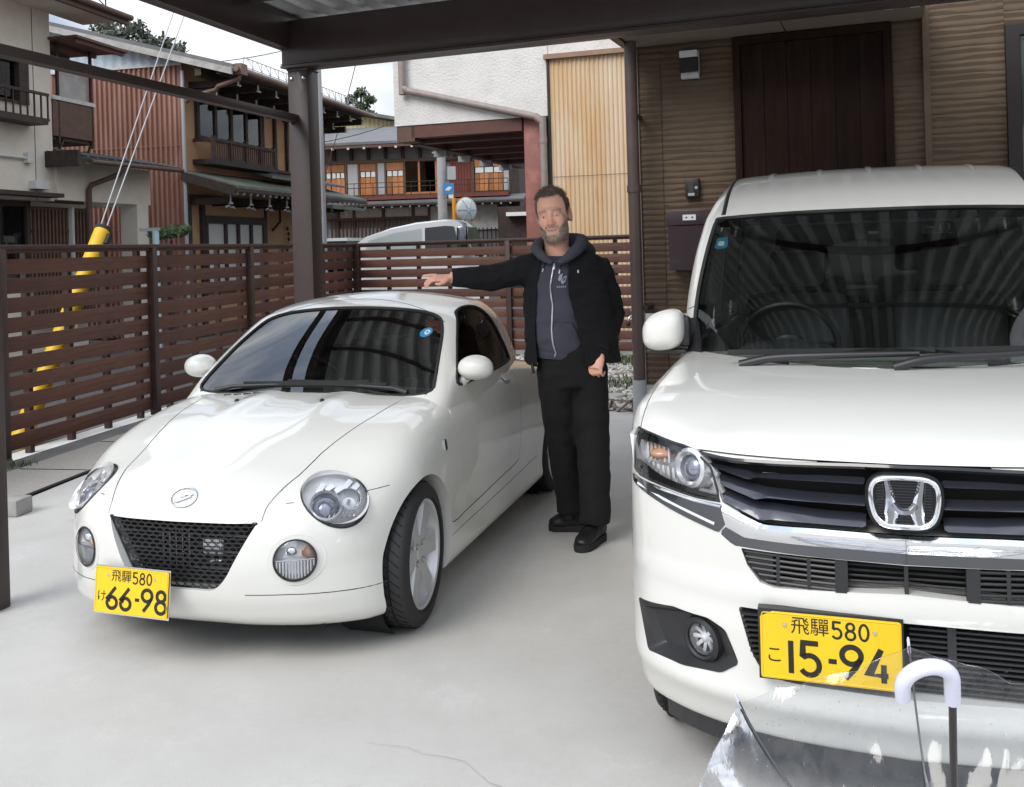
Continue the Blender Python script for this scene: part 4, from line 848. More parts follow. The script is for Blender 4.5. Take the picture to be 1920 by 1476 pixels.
part('door_mirror', 'dark_chrome', V_, ((2.08, -.98, 1.40), (2.28, -.78, 1.95)), bev=.04); MB().add([(2.19, -.6, 1.94), (2.37, -.62, 1.38), (2.37, .62, 1.38), (2.19, .6, 1.94)], [(0, 1, 2, 3)]).build('windscreen', 'tint_glass', V_)
for x in (.5, 2.15): MB().lathe([(0, -.76), (.27, -.76), (.29, -.70), (.29, -.5)], c=(x, 0, .29), axis='Y', n=24).build('wheel', 'tyre', V_, smooth=40)
part('interior_card', 'shoji', V_, ((.95, -.72, 1.45), (1.2, -.70, 1.62)))
t = thing('flat_truck', 'low white flat-topped truck bed left of the white van', 'truck', (-3.80, 19.9, 0), math.radians(-8))
part('bed', 'van_white', t, ((0, -.7, 1.74), (.72, .7, 1.80))); part('bed_side', 'dark_metal', t, ((.05, -.68, 1.2), (.70, .68, 1.738))); part('chassis', 'dark_void', t, ((.05, -.6, .4), (.70, .6, 1.2)))
for y in (-.6, .6): MB().lathe([(0, -.08), (.26, -.08), (.28, 0), (.26, .08), (0, .08)], c=(.36, y, .28), axis='Y', n=20).build('wheel', 'tyre', t, smooth=40)

def wire(pts, label, r=.012):
    P = [Vector(p) for p in pts]; a, b = P[0], P[-1]; Q = [a.lerp(b, i / 10) - Vector((0, 0, .18 * math.sin(math.pi * i / 10))) for i in range(11)]
    return tag(MB().tube(Q, r, 5).build('overhead_wire', 'cable'), label, 'wire', 'overhead wires against the sky')
wire([(-14.5, 30, 12.0), (-8.5, 45, 13.2)], 'thin dark overhead wire, uppermost above the timber house roof')
wire([(-11.0, 30, 9.4), (-2.5, 30, 11.2)], 'thin dark overhead wire behind the carport post, above the far roofs')
wire([(-8.0, 26, 6.6), (-3.8, 26, 7.5)], 'thin dark overhead wire ending at the white building')
wire([(-6.2, 28, 4.55), (-2.2, 28, 5.55)], 'thin dark overhead wire crossing the pale yellow siding')
wire([(-5.3, 27, 3.0), (-3.95, 27, 7.3)], 'thin dark stay wire slanting up between the far houses')

# ---- wooded hill and trees behind
hp = []
for i in range(41):
    x = -120 + i * 6; hp.append((x, 150, 15 + 5 * math.sin(x * .05) + 2.5 * math.sin(x * .17 + 1)))
def far_tree(name, label, c, h, blobs, n, m, seed, L=.55):
    t = thing(name, label, 'tree', c); MB().tube([(0, 0, 0), (.2, 0, h * .5), (0, 0, h * .95)], [h * .022, h * .016, h * .005], 8).build('trunk', 'bark', t, smooth=50)
    rg = np.random.default_rng(seed)
    for b in blobs: MB().tube([(0, 0, max(.5, b[2] - 1.5)), (b[0] * .6, b[1] * .6, b[2] - .4), (b[0], b[1], b[2])], [.12, .07, .02], 5).build('limb', 'bark', t)
    needles('crown', m, t, blobs, n, L, seed, .32); return t
rg = np.random.default_rng(5)
def blobs(cx, w, z0, z1, k, r, seed):
    g = np.random.default_rng(seed); return [(cx + g.uniform(-w, w), g.uniform(-1.5, 1.5), z0 + (z1 - z0) * g.random() ** .8, r * g.uniform(.6, 1.2), r * g.uniform(.6, 1.2), r * g.uniform(.45, .9)) for _ in range(k)]
far_tree('hill_tree', 'grey-green tree on the hill above the pale blue gable, left one', (-27.6, 72, 0), 20, blobs(0, 1.9, 14.5, 18.6, 16, .95, 1), [170] * 16, 'leaf_grey', 11, .26)
far_tree('hill_tree', 'grey-green tree on the hill, right of the leftmost one', (-25.0, 72, 0), 19, blobs(0, 1.6, 14.5, 17.4, 13, .85, 2), [170] * 13, 'leaf_grey', 12, .26)
far_tree('hill_tree', 'low grey-green treetop just above the timber house ridge', (-22.6, 74, 0), 17, blobs(0, 1.5, 13.5, 15.9, 10, .75, 3), [150] * 10, 'leaf_grey', 13, .26)
far_tree('pine_tree', 'tall bare-trunked pine with dark tufts between the post and white building', (-11.9, 80, 0), 15, [(0, 0, 14.4, .55, .5, .4), (-.75, 0, 13.9, .55, .5, .38), (.7, 0, 13.8, .55, .5, .38), (.1, 0, 13.3, .75, .5, .36), (-.5, 0, 12.8, .55, .5, .33), (.65, 0, 12.7, .5, .5, .33), (-.1, 0, 11.9, .5, .5, .3), (.5, 0, 11.4, .4, .4, .28)], [190] * 8, 'leaf_dark', 14, .22)
far_tree('pine_tree', 'thin leafless young tree left of the tall pine', (-13.9, 80, 0), 14, [(0, 0, 13.2, .3, .3, .35), (-.3, 0, 12.5, .3, .3, .2), (.3, 0, 12.1, .3, .3, .2)], [40] * 3, 'leaf_grey', 15, .16)
tag(MB().add(hp + [(x, 150, -1) for x, y, z in hp], [(i, i + 1, len(hp) + i + 1, len(hp) + i) for i in range(len(hp) - 1)]).add([(x, 150, z) for x, y, z in hp] + [(x, 320, z * .6) for x, y, z in hp], [(i + 1, i, len(hp) + i, len(hp) + i + 1) for i in range(len(hp) - 1)]).build('hill', 'hill'), kind='structure')
# ------------------------------------------------------------------ small white roadster: surface (x across, y rearwards from the front axle, z up)
_cz = pchip([.10, .14, .20, .28, .40, .50, .56, .63, .70, .80, .95], [-.42, -.465, -.535, -.578, -.600, -.590, -.578, -.558, -.50, -.38, -.2])
_cs = pchip([0, .20, .31, .45, .55, .62, .69, .74, .80], [0, .008, .030, .080, .149, .218, .318, .44, .7])
_ct = pchip([-.70, -.60, -.55, -.45, -.30, -.10, .10, .30, .58, .80, 1.6, 2.2, 2.6, 2.8, 3.0], [.52, .595, .635, .682, .735, .792, .832, .855, .874, .882, .893, .838, .765, .69, .55])
_cd = pchip([-.6, -.3, -.07, .16, .36, .8, 2.8], [.11, .095, .055, .030, .018, .012, .03])     # fall of the hood towards the wings
_cw = pchip([-.7, -.2, 0, .4, 1.2, 2.2, 2.5, 2.85], [.73, .737, .742, .742, .740, .740, .71, .62])
_ctum = pchip([.10, .14, .20, .45, .60, .75, .87, .95, 1.1], [.040, .028, .014, .0, .004, .024, .072, .14, .3])
def copen_body(P):
    x, y, z = np.abs(P[:, 0]), P[:, 1], P[:, 2]
    low = np.clip((z - .12) / .25, 0, 1) * .35 + .65
    front = _cz(z) + _cs(x) * low - y
    top = z - (_ct(y) - _cd(y) * (x / .6) ** 2)
    top = top - .013 * np.exp(-((x - .20) / .060) ** 2) * np.clip((y + .12) / .40, 0, 1) ** 1.5 * np.clip((.66 - y) / .35, 0, 1)
    side = x - (_cw(y) - _ctum(z))
    # crease under the lamps on the bumper and swelling over the wheels
    sw = .012 * np.exp(-((y - .03) / .34) ** 2 - ((z - .52) / .16) ** 2) + .016 * np.exp(-((y - 2.28) / .36) ** 2 - ((z - .55) / .18) ** 2)
    side = side - sw - .010 * np.exp(-((z - .16) / .05) ** 2) + .012 * np.exp(-((z - .36) / .10) ** 2) * np.clip((y - .35) / .2, 0, 1) * np.clip((1.95 - y) / .2, 0, 1)
    front = front - .012 * np.exp(-((z - .165) / .035) ** 2)
    rear = y - (2.80 - .9 * np.maximum(x - .45, 0) ** 1.6 - .9 * np.maximum(z - .55, 0) ** 1.6)
    bot = .13 - z
    f = smax(front, side, .10); f = smax(f, top, .13); f = smax(f, rear, .15); return smax(f, bot, .03)
_rz = pchip([.36, .45, .55, .74, .92, 1.0, 1.12, 1.35, 1.52, 1.68, 1.84, 2.0, 2.15, 2.3], [.81, .868, .95, 1.093, 1.205, 1.246, 1.276, 1.298, 1.290, 1.252, 1.165, 1.045, .92, .80])
_rw = pchip([.70, .80, .87, 1.0, 1.1, 1.2, 1.35], [.705, .695, .684, .652, .624, .588, .535])
_rp = pchip([.40, .80, 1.3, 1.6, 1.9, 2.15, 2.4], [.985, 1, .985, .945, .87, .77, .62])
def copen_roof(P):
    x, y, z = np.abs(P[:, 0]), P[:, 1], P[:, 2]
    top = (z - (_rz(y - .035 * (x / .6) ** 2 * np.clip((1.15 - y) / .3, 0, 1)) - .055 * (x / .5) ** 2 * np.clip((y - .55) / .5, 0, 1))) * .85
    side = x - _rw(z) * _rp(y)
    f = smax(top, side, .08); return smax(f, .70 - z, .02)
def arm(p, n, d): return tuple(np.array(p) + np.array(n) * d)
def plane_frame(F, xz, view='front'):
    """point and outward frame of the surface at a spot of the front view"""
    X = lay(F, [xz], view)[0]; n = grad(F, X[None])[0]; e1 = np.cross((0, 0, 1), n); e1 = e1 / np.linalg.norm(e1); e2 = np.cross(n, e1)
    if e1[0] < 0: e1, e2 = e1, e2
    return X, e1, e2, n
def txt_mesh(s, size, o, e1, e2, n, m, parent, name='lettering', ext=.0006, xs=1.):
    cu = bpy.data.curves.new('t', 'FONT'); cu.body = s; cu.size = size; cu.align_x = 'CENTER'; cu.align_y = 'CENTER'; cu.extrude = ext; cu.resolution_u = 3
    t = bpy.data.objects.new('t', cu); COL.objects.link(t); dg = bpy.context.evaluated_depsgraph_get(); dg.update()
    me = bpy.data.meshes.new_from_object(t.evaluated_get(dg)); bpy.data.objects.remove(t)
    A = np.array([v.co[:] for v in me.vertices]); e1, e2, n = map(np.array, (e1, e2, n))
    W = np.array(o) + A[:, :1] * xs * e1 + A[:, 1:2] * e2 + A[:, 2:3] * n
    for v, p in zip(me.vertices, W): v.co = p
    me.update(); return obj(name, me, m, parent)
# stroke digits of the plates: polylines in a 1 x 1.8 cell
def _arc(cx, cy, rx, ry, a0, a1, n=14): return [(cx + rx * math.cos(math.radians(a0 + (a1 - a0) * i / n)), cy + ry * math.sin(math.radians(a0 + (a1 - a0) * i / n))) for i in range(n + 1)]
DIG = {'6': [[(.80, 1.75)] + [(.34, 1.15)] + _arc(.5, .48, .44, .46, 160, -200, 24)],
       '9': [[(.20, .05)] + [(.66, .65)] + _arc(.5, 1.32, .44, .46, -20, 340, 24)],
       '8': [_arc(.5, 1.36, .36, .40, -90, 270, 22), _arc(.5, .48, .44, .46, 90, 450, 22)],
       '1': [[(.5, 1.8), (.5, .02)]],
       '5': [[(.88, 1.76), (.16, 1.76), (.14, 1.02)] + _arc(.46, .56, .45, .53, 125, -150, 18)],
       '4': [[(.92, .42), (.04, .42), (.62, 1.80)], [(.72, 1.0), (.72, .02)]],
       '-': [[(.18, .9), (.82, .9)]]}
def strokes(lines, o, e1, e2, n, sx, sy, w, m, parent, name, dep=.0012):
    """flat ribbon strokes with round ends"""
    o, e1, e2, n = map(lambda q: np.array(q, float), (o, e1, e2, n)); mb = MB()
    for k, ln in enumerate(lines):
        P = np.array([(x * sx, y * sy) for x, y in ln]); V = []; 
        for i in range(len(P)):
            t = P[min(i + 1, len(P) - 1)] - P[max(i - 1, 0)]; t = t / np.linalg.norm(t)
            if 0 < i < len(P) - 1:
                a = P[i] - P[i - 1]; b = P[i + 1] - P[i]; a /= np.linalg.norm(a); b /= np.linalg.norm(b); c = max(.5, math.sqrt(max(0, (1 + a @ b) / 2)))
            else: c = 1
            q = np.array((-t[1], t[0])) * w / 2 / c; V += [P[i] + q, P[i] - q]
        W = [o + e1 * p[0] + e2 * p[1] + n * (dep + .00012 * k) for p in V]
        mb.add(W, [(2 * i, 2 * i + 1, 2 * i + 3, 2 * i + 2) for i in range(len(P) - 1)])
    return mb.build(name, m, parent)
def number_plate(parent, o, e1, e2, n, kana, digits):
    """yellow 330 x 165 mm plate; o centre, e1 right, e2 up, n out"""
    o, e1, e2, n = map(lambda q: np.array(q, float), (o, e1, e2, n))
    pl = MB().prism([tuple(p) for p in rpoly([(-.165, -.0825), (.165, -.0825), (.165, .0825), (-.165, .0825)], .008, 4)], o, e1, e2, n, -.003, 0).build('number_plate', 'plate_yellow', parent, smooth=30)
    rim = [o + e1 * p[0] + e2 * p[1] + n * .0002 for p in rpoly([(-.161, -.0785), (.161, -.0785), (.161, .0785), (-.161, .0785)], .008, 4)]
    MB().tube(rim, .0016, 6, closed=True).build('plate_rim', 'plate_yellow', pl, smooth=60)
    txt_mesh('飛驒', .046, o + e1 * -.046 + e2 * .050, e1, e2, n, 'plate_ink', pl, 'lettering', .0008)
    for i, d in enumerate('580'):
        if d == '0': L = [_arc(.5, .9, .42, .84, 0, 360, 26)]
        else: L = DIG[d]
        strokes(L, o + e1 * (.006 + i * .031) + e2 * .030, e1, e2, n, .024, .0225, .0058, 'plate_ink', pl, 'digit', .0008)
    txt_mesh(kana, .044, o + e1 * -.132 + e2 * -.026, e1, e2, n, 'plate_ink', pl, 'kana', .0008)
    x = -.109
    for d in digits:
        w = .030 if d == '-' else (.034 if d == '1' else .058)
        strokes(DIG[d], o + e1 * (x if d != '1' else x - .008) + e2 * -.066, e1, e2, n, .030 if d == '-' else .050, .0445, .0130 if d != '-' else .012, 'plate_ink', pl, 'digit', .0008); x += w + .004
    for s in (-1, 1):
        c = o + e1 * s * .105 + e2 * .052; MB().lathe([(0, .004), (.004, .0035), (.006, 0)], n=12, mtx=Matrix((e1, e2, n)).transposed()).build('plate_bolt', 'chrome_soft', pl, smooth=50).location = c
    return pl
def make_wheel(parent, loc, sgn, R=.285, rim=.214, wid=.165, spokes=6, steer=0., nice=True):
    """tyre, alloy rim, hub; axis along x, outer face towards sgn"""
    w = bpy.data.objects.new('wheel', None); COL.objects.link(w); w.parent = parent; w.location = loc; w.rotation_euler = (0, 0, steer)
    h = wid / 2
    prof = [(rim - .012, -h * .82), (rim + .004, -h * .95), (rim + .03, -h * 1.04), (R - .035, -h * 1.06), (R - .012, -h * .96), (R - .002, -h * .80), (R, -h * .62), (R, -h * .30), (R - .007, -h * .28), (R - .007, -h * .22), (R, -h * .2), (R, h * .2), (R - .007, h * .22), (R - .007, h * .28), (R, h * .30), (R, h * .62), (R - .002, h * .80), (R - .012, h * .96), (R - .035, h * 1.06), (R - .06, h * 1.07), (rim + .012, h * 1.0), (rim + .004, h * .95), (rim - .012, h * .82)]
    ty = MB().lathe([(r, s_ * sgn) for r, s_ in prof], axis='X', n=72).build('tyre', 'tyre', w, smooth=35)
    if nice:                                                # tread sipes: swept grooves as thin dark blades let into the tread
        tr = MB()
        for k in range(46):
            a0 = 2 * math.pi * k / 46
            for sd in (-1, 1):
                pts = [(sd * h * u * sgn, (R + .0006) * math.cos(a0 + u * .22), (R + .0006) * math.sin(a0 + u * .22)) for u in (.05, .3, .55, .78)]
                tr.tube(pts, .0020, 5)
        tr.build('tread_groove', 'dark_void', w)
    rm = MB().lathe([(rim - .004, -h * .8 * sgn), (rim - .03, -h * .7 * sgn), (rim - .036, h * .3 * sgn), (rim - .014, h * .76 * sgn), (rim - .010, h * .92 * sgn), (rim + .002, h * .96 * sgn), (rim + .006, h * .90 * sgn), (rim - .002, h * .80 * sgn)], axis='X', n=72).build('rim', 'alloy', w, smooth=35)
    mb = MB()
    for k in range(spokes):
        a = 2 * math.pi * k / spokes + .0
        c, s = math.cos(a), math.sin(a)
        def P(r, t, d): return (d * sgn, r * c - t * s, r * s + t * c)
        w0, w1 = .030, .047; r0, r1 = .050, rim - .016
        f0, f1 = h * .70, h * .80
        V = [P(r0, -w0, f0), P(r0, w0, f0), P(r1, w1, f1), P(r1, -w1, f1), P(r0, -w0 * 1.3, f0 - .035), P(r0, w0 * 1.3, f0 - .035), P(r1, w1 * 1.25, f1 - .045), P(r1, -w1 * 1.25, f1 - .045)]
        mb.add(V, [(0, 1, 2, 3), (0, 4, 5, 1), (1, 5, 6, 2), (2, 6, 7, 3), (3, 7, 4, 0), (4, 7, 6, 5)])
    mb.build('spokes', 'alloy', w, smooth=25)
    hub = MB().lathe([(.0, h * .74 * sgn), (.028, h * .735 * sgn), (.032, h * .69 * sgn), (.068, h * .72 * sgn), (.076, h * .66 * sgn), (.076, h * .2 * sgn)], axis='X', n=36).build('hub_cap', 'alloy', w, smooth=30)
    for k in range(4):
        a = 2 * math.pi * (k + .5) / 4; MB().lathe([(.013, h * .74 * sgn), (.012, h * .70 * sgn), (.0, h * .69 * sgn)], c=(0, .050 * math.cos(a), .050 * math.sin(a)), axis='X', n=14).build('wheel_nut', 'disc', w, smooth=40)
    MB().lathe([(.0, -.004 * sgn), (rim - .05, -.004 * sgn), (rim - .05, -.02 * sgn), (0, -.02 * sgn)], axis='X', n=40).build('brake_disc', 'disc', w, smooth=30)
    MB().lathe([(rim - .006, -h * .3 * sgn), (0, -h * .35 * sgn)], axis='X', n=30).build('wheel_well_back', 'dark_void', w)
    return w
def bucket_seat(parent, x, y, z, h=.62):
    s = bpy.data.objects.new('seat', None); COL.objects.link(s); s.parent = parent; s.location = (x, y, z)
    MB().box((0, .02, .09), (.46, .50, .16), bev=.05).build('cushion', 'seat', s, smooth=50)
    MB().box((0, .32, .16 + h / 2 - .05), (.46, .14, h - .08), rx=-.22, bev=.05).build('backrest', 'seat', s, smooth=50)
    MB().box((0, .41, .16 + h + .02), (.25, .09, .17), rx=-.2, bev=.035).build('headrest', 'seat', s, smooth=50)
    return s
def steering_wheel(parent, c, r=.18, tilt=.5):
    s = bpy.data.objects.new('steering_wheel', None); COL.objects.link(s); s.parent = parent; s.location = c; s.rotation_euler = (math.pi / 2 + tilt, 0, 0)
    MB().tube([(r * math.cos(a), r * math.sin(a), 0) for a in np.linspace(0, 2 * np.pi, 40, endpoint=False)], .014, 10, closed=True).build('rim', 'black_plastic', s, smooth=60)
    mb = MB().ball((0, 0, .015), (.075, .065, .025))
    for a in (0, math.pi, -math.pi / 2): mb.bar((0, 0, .005), (r * math.cos(a), r * math.sin(a), 0), .04, .015)
    mb.build('boss', 'black_plastic', s, smooth=50)
    return s

COPEN_O, COPEN_PSI = (-1.106, 4.19), math.radians(16.2)
def build_copen():
    T = thing('sports_car', 'small white two-seat roadster with round headlamps and honeycomb grille, parked left of the man', 'car', (*COPEN_O, 0), -COPEN_PSI)
    FB, FR = copen_body, copen_roof
    # ---- lower body
    V, Q = shell(FB, (-.85, -.75, .02), (.85, 2.95, 1.0), ((-.1, -.05, .42), (.1, 2.2, .50)), (64, 150, 34))
    body = obj('body', npmesh('body', V, Q)); fix_normals(body.data)
    cut = []
    for yc in (.03, 2.27):
        for s in (-1, 1):
            c = MB().lathe([(0, s * .44), (.312, s * .44), (.322, s * .95), (0, s * .95)], c=(0, yc, .283), axis='X', n=64).build('cutter', None); fix_normals(c.data); cut.append(c)
    gr = rpoly([(-.315, .545), (-.21, .355), (-.155, .300), (.155, .300), (.21, .355), (.315, .545)], [.006, .03, .05, .05, .03, .006], 5)
    cut.append(cutter(gr, (0, 0, 0), (1, 0, 0), (0, 0, 1), (0, 1, 0), -.9, -.505))
    lamps = []
    for s in (-1, 1):
        X, e1, e2, n = plane_frame(FB, (s * .545, .612))
        ol = ellipse((0, 0), .130, .112, s * -.55, 48)
        cut.append(cutter(ol, X, e1, e2, n, -.075, .3)); lamps.append((s, X, e1, e2, n, ol))
    fogs = []
    for s in (-1, 1):
        X, e1, e2, n = plane_frame(FB, (s * .452, .411)); ol = ellipse((0, 0), .077, .074, 0, 36)
        cut.append(cutter(ol, X, e1, e2, n, -.05, .2)); fogs.append((s, X, e1, e2, n, ol))
    c = MB().box((0, 1.35, .80), (1.12, 1.35, .80)).build('cutter', None); cut.append(c)
    boolean(body, cut)
    # ---- hood and doors cut out as panels of their own
    hs = [(.318, -.62), (.335, -.506), (.36, -.44), (.388, -.35), (.405, -.20), (.440, -.034), (.478, .149), (.50, .326), (.505, .46)]
    hood_o = np.array(hs + [(-x, y) for x, y in hs[::-1]])
    def panel(outline, o, e1, e2, n, d0, d1, name, gap=.0052):
        ctr = outline.mean(0); big = cutter(outline, o, e1, e2, n, d0, d1)
        nrm = np.roll(outline, -1, 0) - np.roll(outline, 1, 0); nrm = np.stack([nrm[:, 1], -nrm[:, 0]], 1); nrm /= np.linalg.norm(nrm, axis=1)[:, None]
        if ((outline - ctr) * nrm).sum() < 0: nrm = -nrm
        small = cutter(outline - nrm * gap, o, e1, e2, n, d0, d1)
        p = body.copy(); p.data = body.data.copy(); COL.objects.link(p); p.name = name; p.data.name = name
        boolean(p, [small], 'INTERSECT'); boolean(body, [big]); return p
    hood = panel(hood_o, (0, 0, 0), (1, 0, 0), (0, 1, 0), (0, 0, 1), .549, 1.1, 'hood')
    dr = crv([(.60, .875), (.52, .83), (.455, .74), (.43, .62), (.425, .50), (.39, .38), (.385, .315), (.70, .318), (1.1, .335), (1.44, .352), (1.49, .40), (1.51, .58), (1.56, .74), (1.60, .86)], 4)
    dr = np.vstack([dr, [(1.60, .97), (.60, .97)]])
    doors = [panel(dr, (0, 0, 0), (0, 1, 0), (0, 0, 1), (1, 0, 0), .52, 1.0, 'door'), panel(dr, (0, 0, 0), (0, 1, 0), (0, 0, 1), (1, 0, 0), -1.0, -.52, 'door')]
    for p in [body, hood] + doors:
        p.data.materials.clear(); p.data.materials.append(M['paint_white']); p.parent = T; p.data.shade_smooth(); p.data.set_sharp_from_angle(angle=math.radians(32))
    for s in (-1, 1): seam(FB, [(s * x, y) for x, y in hs if y > -.50], 'top', 'hood_gap', body, .0062, 'seam', 1.05)
    for vw in ('side+', 'side-'): seam(FB, dr[:-2], vw, 'door_gap', body, .0046, 'seam', 1.02)
    # ---- shut lines of the bumper and sill
    for s in (-1, 1):
        pl = [(s * .395, .603), (s * .42, .604)]; seam(FB, pl, 'front', 'panel_gap', body, .0022)
        seam(FB, [(s * .628, .613), (s * .69, .617)], 'front', 'panel_gap', body, .0022)
        seam(FB, [(s * x, z) for x, z in [(.27, .288), (.43, .287), (.577, .278), (.70, .270)]], 'front', 'bumper_crease', body, .0024)
        vw = 'side+' if s > 0 else 'side-'
        seam(FB, [(.37, .262), (.8, .268), (1.3, .28), (1.85, .30)], vw, 'panel_gap', body, .0022)
    # ---- grille: honeycomb of elongated cells in three bands
    grille = bpy.data.objects.new('grille', None); COL.objects.link(grille); grille.parent = T
    MB().prism([tuple(p) for p in gr * np.array((.99, 1))], (0, 0, 0), (1, 0, 0), (0, 0, 1), (0, 1, 0), -.5075, -.50).build('grille_back', 'dark_void', grille)
    def half(z): return np.interp(z, [.300, .310, .355, .545], [.135, .165, .208, .313])
    mesh = MB(); dz, dx = .0150, .0335; yy = lambda x: -.557 + .20 * x * x
    r = 0
    for z in np.arange(.311, .540, dz):
        off_ = (r % 2) * dx / 2; r += 1; hw = half(z)
        xs = np.arange(-12, 13) * dx + off_
        for x in xs:
            if abs(x) > hw - .008: continue
            ring = [(x + .0155 * math.cos(t), yy(x), z + .0078 * math.sin(t)) for t in np.linspace(0, 2 * np.pi, 12, endpoint=False)]
            mesh.tube(ring, .0021, 5, closed=True)
    tag(mesh.build('honeycomb', 'black_plastic', grille, smooth=60), kind='stuff')
    for z in (.376, .437, .496):
        hw = half(z); MB().bar((-hw, yy(hw) - .001, z), (hw, yy(hw) - .001, z), .010, .008).build('grille_bar', 'gloss_black', grille)
    MB().tube([(p[0], -.563 + .24 * p[0] ** 2, p[1]) for p in gr], .0045, 6, closed=True).build('grille_frame', 'gloss_black', grille, smooth=60)
    MB().box((.115, -.515, .445), (.085, .02, .06), bev=.008).build('horn', 'lamp_white', grille, smooth=40)
    MB().tube([(.10, -.517, .385), (.12, -.517, .395), (.15, -.517, .392)], .006).build('bracket', 'chrome_soft', grille, smooth=50)
    for k in range(5): MB().box((-.10 + k * .028, -.512, .43), (.006, .01, .15)).build('radiator_fin', 'disc', grille)
    # ---- badge
    X, e1, e2, n = plane_frame(FB, (0, .622))
    bd = MB().tube([X + e1 * p[0] + e2 * p[1] + n * .003 for p in ellipse((0, 0), .053, .040, 0, 40)], .0034, 8, closed=True, flat=1).build('badge', 'chrome', T, smooth=60)
    strokes([[(-.034, -.018), (-.020, -.020), (.030, .004)], [(.034, .012), (-.002, .010), (-.020, .024)], [(-.020, .024), (-.012, .002), (.006, .004)]], X, e1, e2, n, 1, 1, .0085, 'chrome_soft', bd, 'badge_mark', .006)
    # ---- head lamps
    for s, X, e1, e2, n, ol in lamps:
        L = bpy.data.objects.new('headlight', None); COL.objects.link(L); L.parent = T
        at_ = lambda u, v, d=0.: X + e1 * u + e2 * v + n * d
        # bowl
        rings = []; mb = MB()
        for k, (sc, d) in enumerate([(.985, -.004), (.93, -.016), (.80, -.028), (.55, -.036), (.0, -.040)]): rings.append([at_(p[0] * sc, p[1] * sc, d) for p in ol])
        nn = len(ol); mb.add(sum(rings, []), [(i * nn + j, i * nn + (j + 1) % nn, (i + 1) * nn + (j + 1) % nn, (i + 1) * nn + j) for i in range(4) for j in range(nn)])
        mb.build('reflector', 'reflector', L, smooth=60)
        out = -s                                            # inner lamp sits towards the centre of the car
        p1, p2 = (e1[0] > 0) * 2 - 1, 0
        for (u, v, r, kind) in ((out * .040, -.030, .052, 'p'), (-out * .050, -.018, .038, 'r')):
            c = at_(u * p1, v); Mx = Matrix((e1, e2, n)).transposed()
            MB().lathe([(r, -.055), (r, -.020), (r * 1.13, -.012), (r * 1.17, -.020), (r * 1.15, -.055)], c=c + n * .012, n=36, mtx=Mx).build('lamp_ring', 'lamp_silver', L, smooth=40)
            if kind == 'p': MB().lathe([(r * .97, -.050), (r * .82, -.034), (r * .55, -.020), (r * .25, -.014), (0, -.012)], c=c + n * .014, n=32, mtx=Mx).build('projector', 'projector', L, smooth=60)
            else:
                MB().lathe([(r * .98, -.022), (r * .7, -.050), (r * .3, -.060), (0, -.06)], c=c + n * .014, n=32, mtx=Mx).build('bulb_bowl', 'lamp_silver', L, smooth=60)
                MB().lathe([(.007, -.06), (.007, -.03), (0, -.024)], c=c + n * .014, n=12, mtx=Mx).build('bulb', 'lamp_white', L, smooth=60)
        for k in range(8):                                  # fluted lower edge
            u = -.055 + k * .016; MB().bar(at_(u * p1, -.083, -.016), at_((u + .012) * p1, -.062, -.020), .005, .006, up=n).build('flute', 'lamp_silver', L)
        for k in range(5):                                  # cut steps of the upper reflector
            t = -.06 + k * .034; MB().bar(at_(t, .030 + .010 * (k % 2), -.026), at_(t + .030, .066 - .012 * (k % 3), -.018), .020, .012, up=n).build('reflector_step', 'lamp_silver', L)
        def Fl(P): return FB(P) - .006
        lens_o = np.array([at_(p[0] * .985, p[1] * .985) for p in ol])
        # lens as a cap with the curvature of the wing
        mb = MB(); R_ = [1., .9, .75, .55, .3, .0]; rings = []
        for sc in R_:
            Pq = np.array([at_(p[0] * .985 * sc, p[1] * .985 * sc, .25) for p in ol]); H_, _ = cast(FB, Pq, -n, tmax=.6, n=120); rings.append(H_ + n * (.002 + .007 * (1 - sc ** 4)))
        mb.add(np.vstack(rings), [(i * nn + j, i * nn + (j + 1) % nn, (i + 1) * nn + (j + 1) % nn, (i + 1) * nn + j) for i in range(len(R_) - 1) for j in range(nn)])
        mb.build('lens', 'lens', L, smooth=80)
        MB().tube([p + n * -.001 for p in rings[0]], .0035, 6, closed=True).build('lamp_gasket', 'seam', L, smooth=60)
    # ---- round indicators in the bumper
    for s, X, e1, e2, n, ol in fogs:
        L = bpy.data.objects.new('front_indicator', None); COL.objects.link(L); L.parent = T
        Mx = Matrix((e1, e2, n)).transposed(); p1 = 1
        MB().lathe([(.075, -.004), (.066, -.018), (.03, -.026), (0, -.027)], c=X, n=36, mtx=Mx).build('reflector', 'lamp_silver', L, smooth=60)
        for k in range(13):
            u = -.066 + k * .011; hgt = math.sqrt(max(0, .071 ** 2 - u * u)); MB().bar(X + e1 * u + n * -.012 - e2 * .004, X + e1 * u + n * -.012 - e2 * hgt * .96, .0055, .008, up=n).build('flute', 'lamp_silver', L)
        MB().bar(X - e1 * .07 + n * -.010, X + e1 * .07 + n * -.010, .004, .006, up=n).build('divider', 'chrome_soft', L)
        MB().ball(X + e1 * .043 + e2 * .022 + n * -.022, (.022, .02, .02), 14, 8).build('amber_bulb', 'amber', L, smooth=60)
        MB().ball(X - e1 * .015 + e2 * .030 + n * -.026, (.026, .018, .02), 14, 8).build('bulb_shield', 'chrome', L, smooth=60)
        MB().lathe([(.0745, -.003), (.068, .004), (.045, .009), (0, .011)], c=X, n=40, mtx=Mx).build('lens', 'lens', L, smooth=80)
        MB().tube([X + e1 * p[0] + e2 * p[1] - n * .001 for p in ol], .0030, 6, closed=True).build('lamp_gasket', 'seam', L, smooth=60)
        seam(FB, [(s * .452 + .092 * math.cos(t), .411 + .090 * math.sin(t)) for t in np.linspace(0, 2 * np.pi, 50, endpoint=False)], 'front', 'surround', L, .0060, 'paint_white', .75, closed=True)
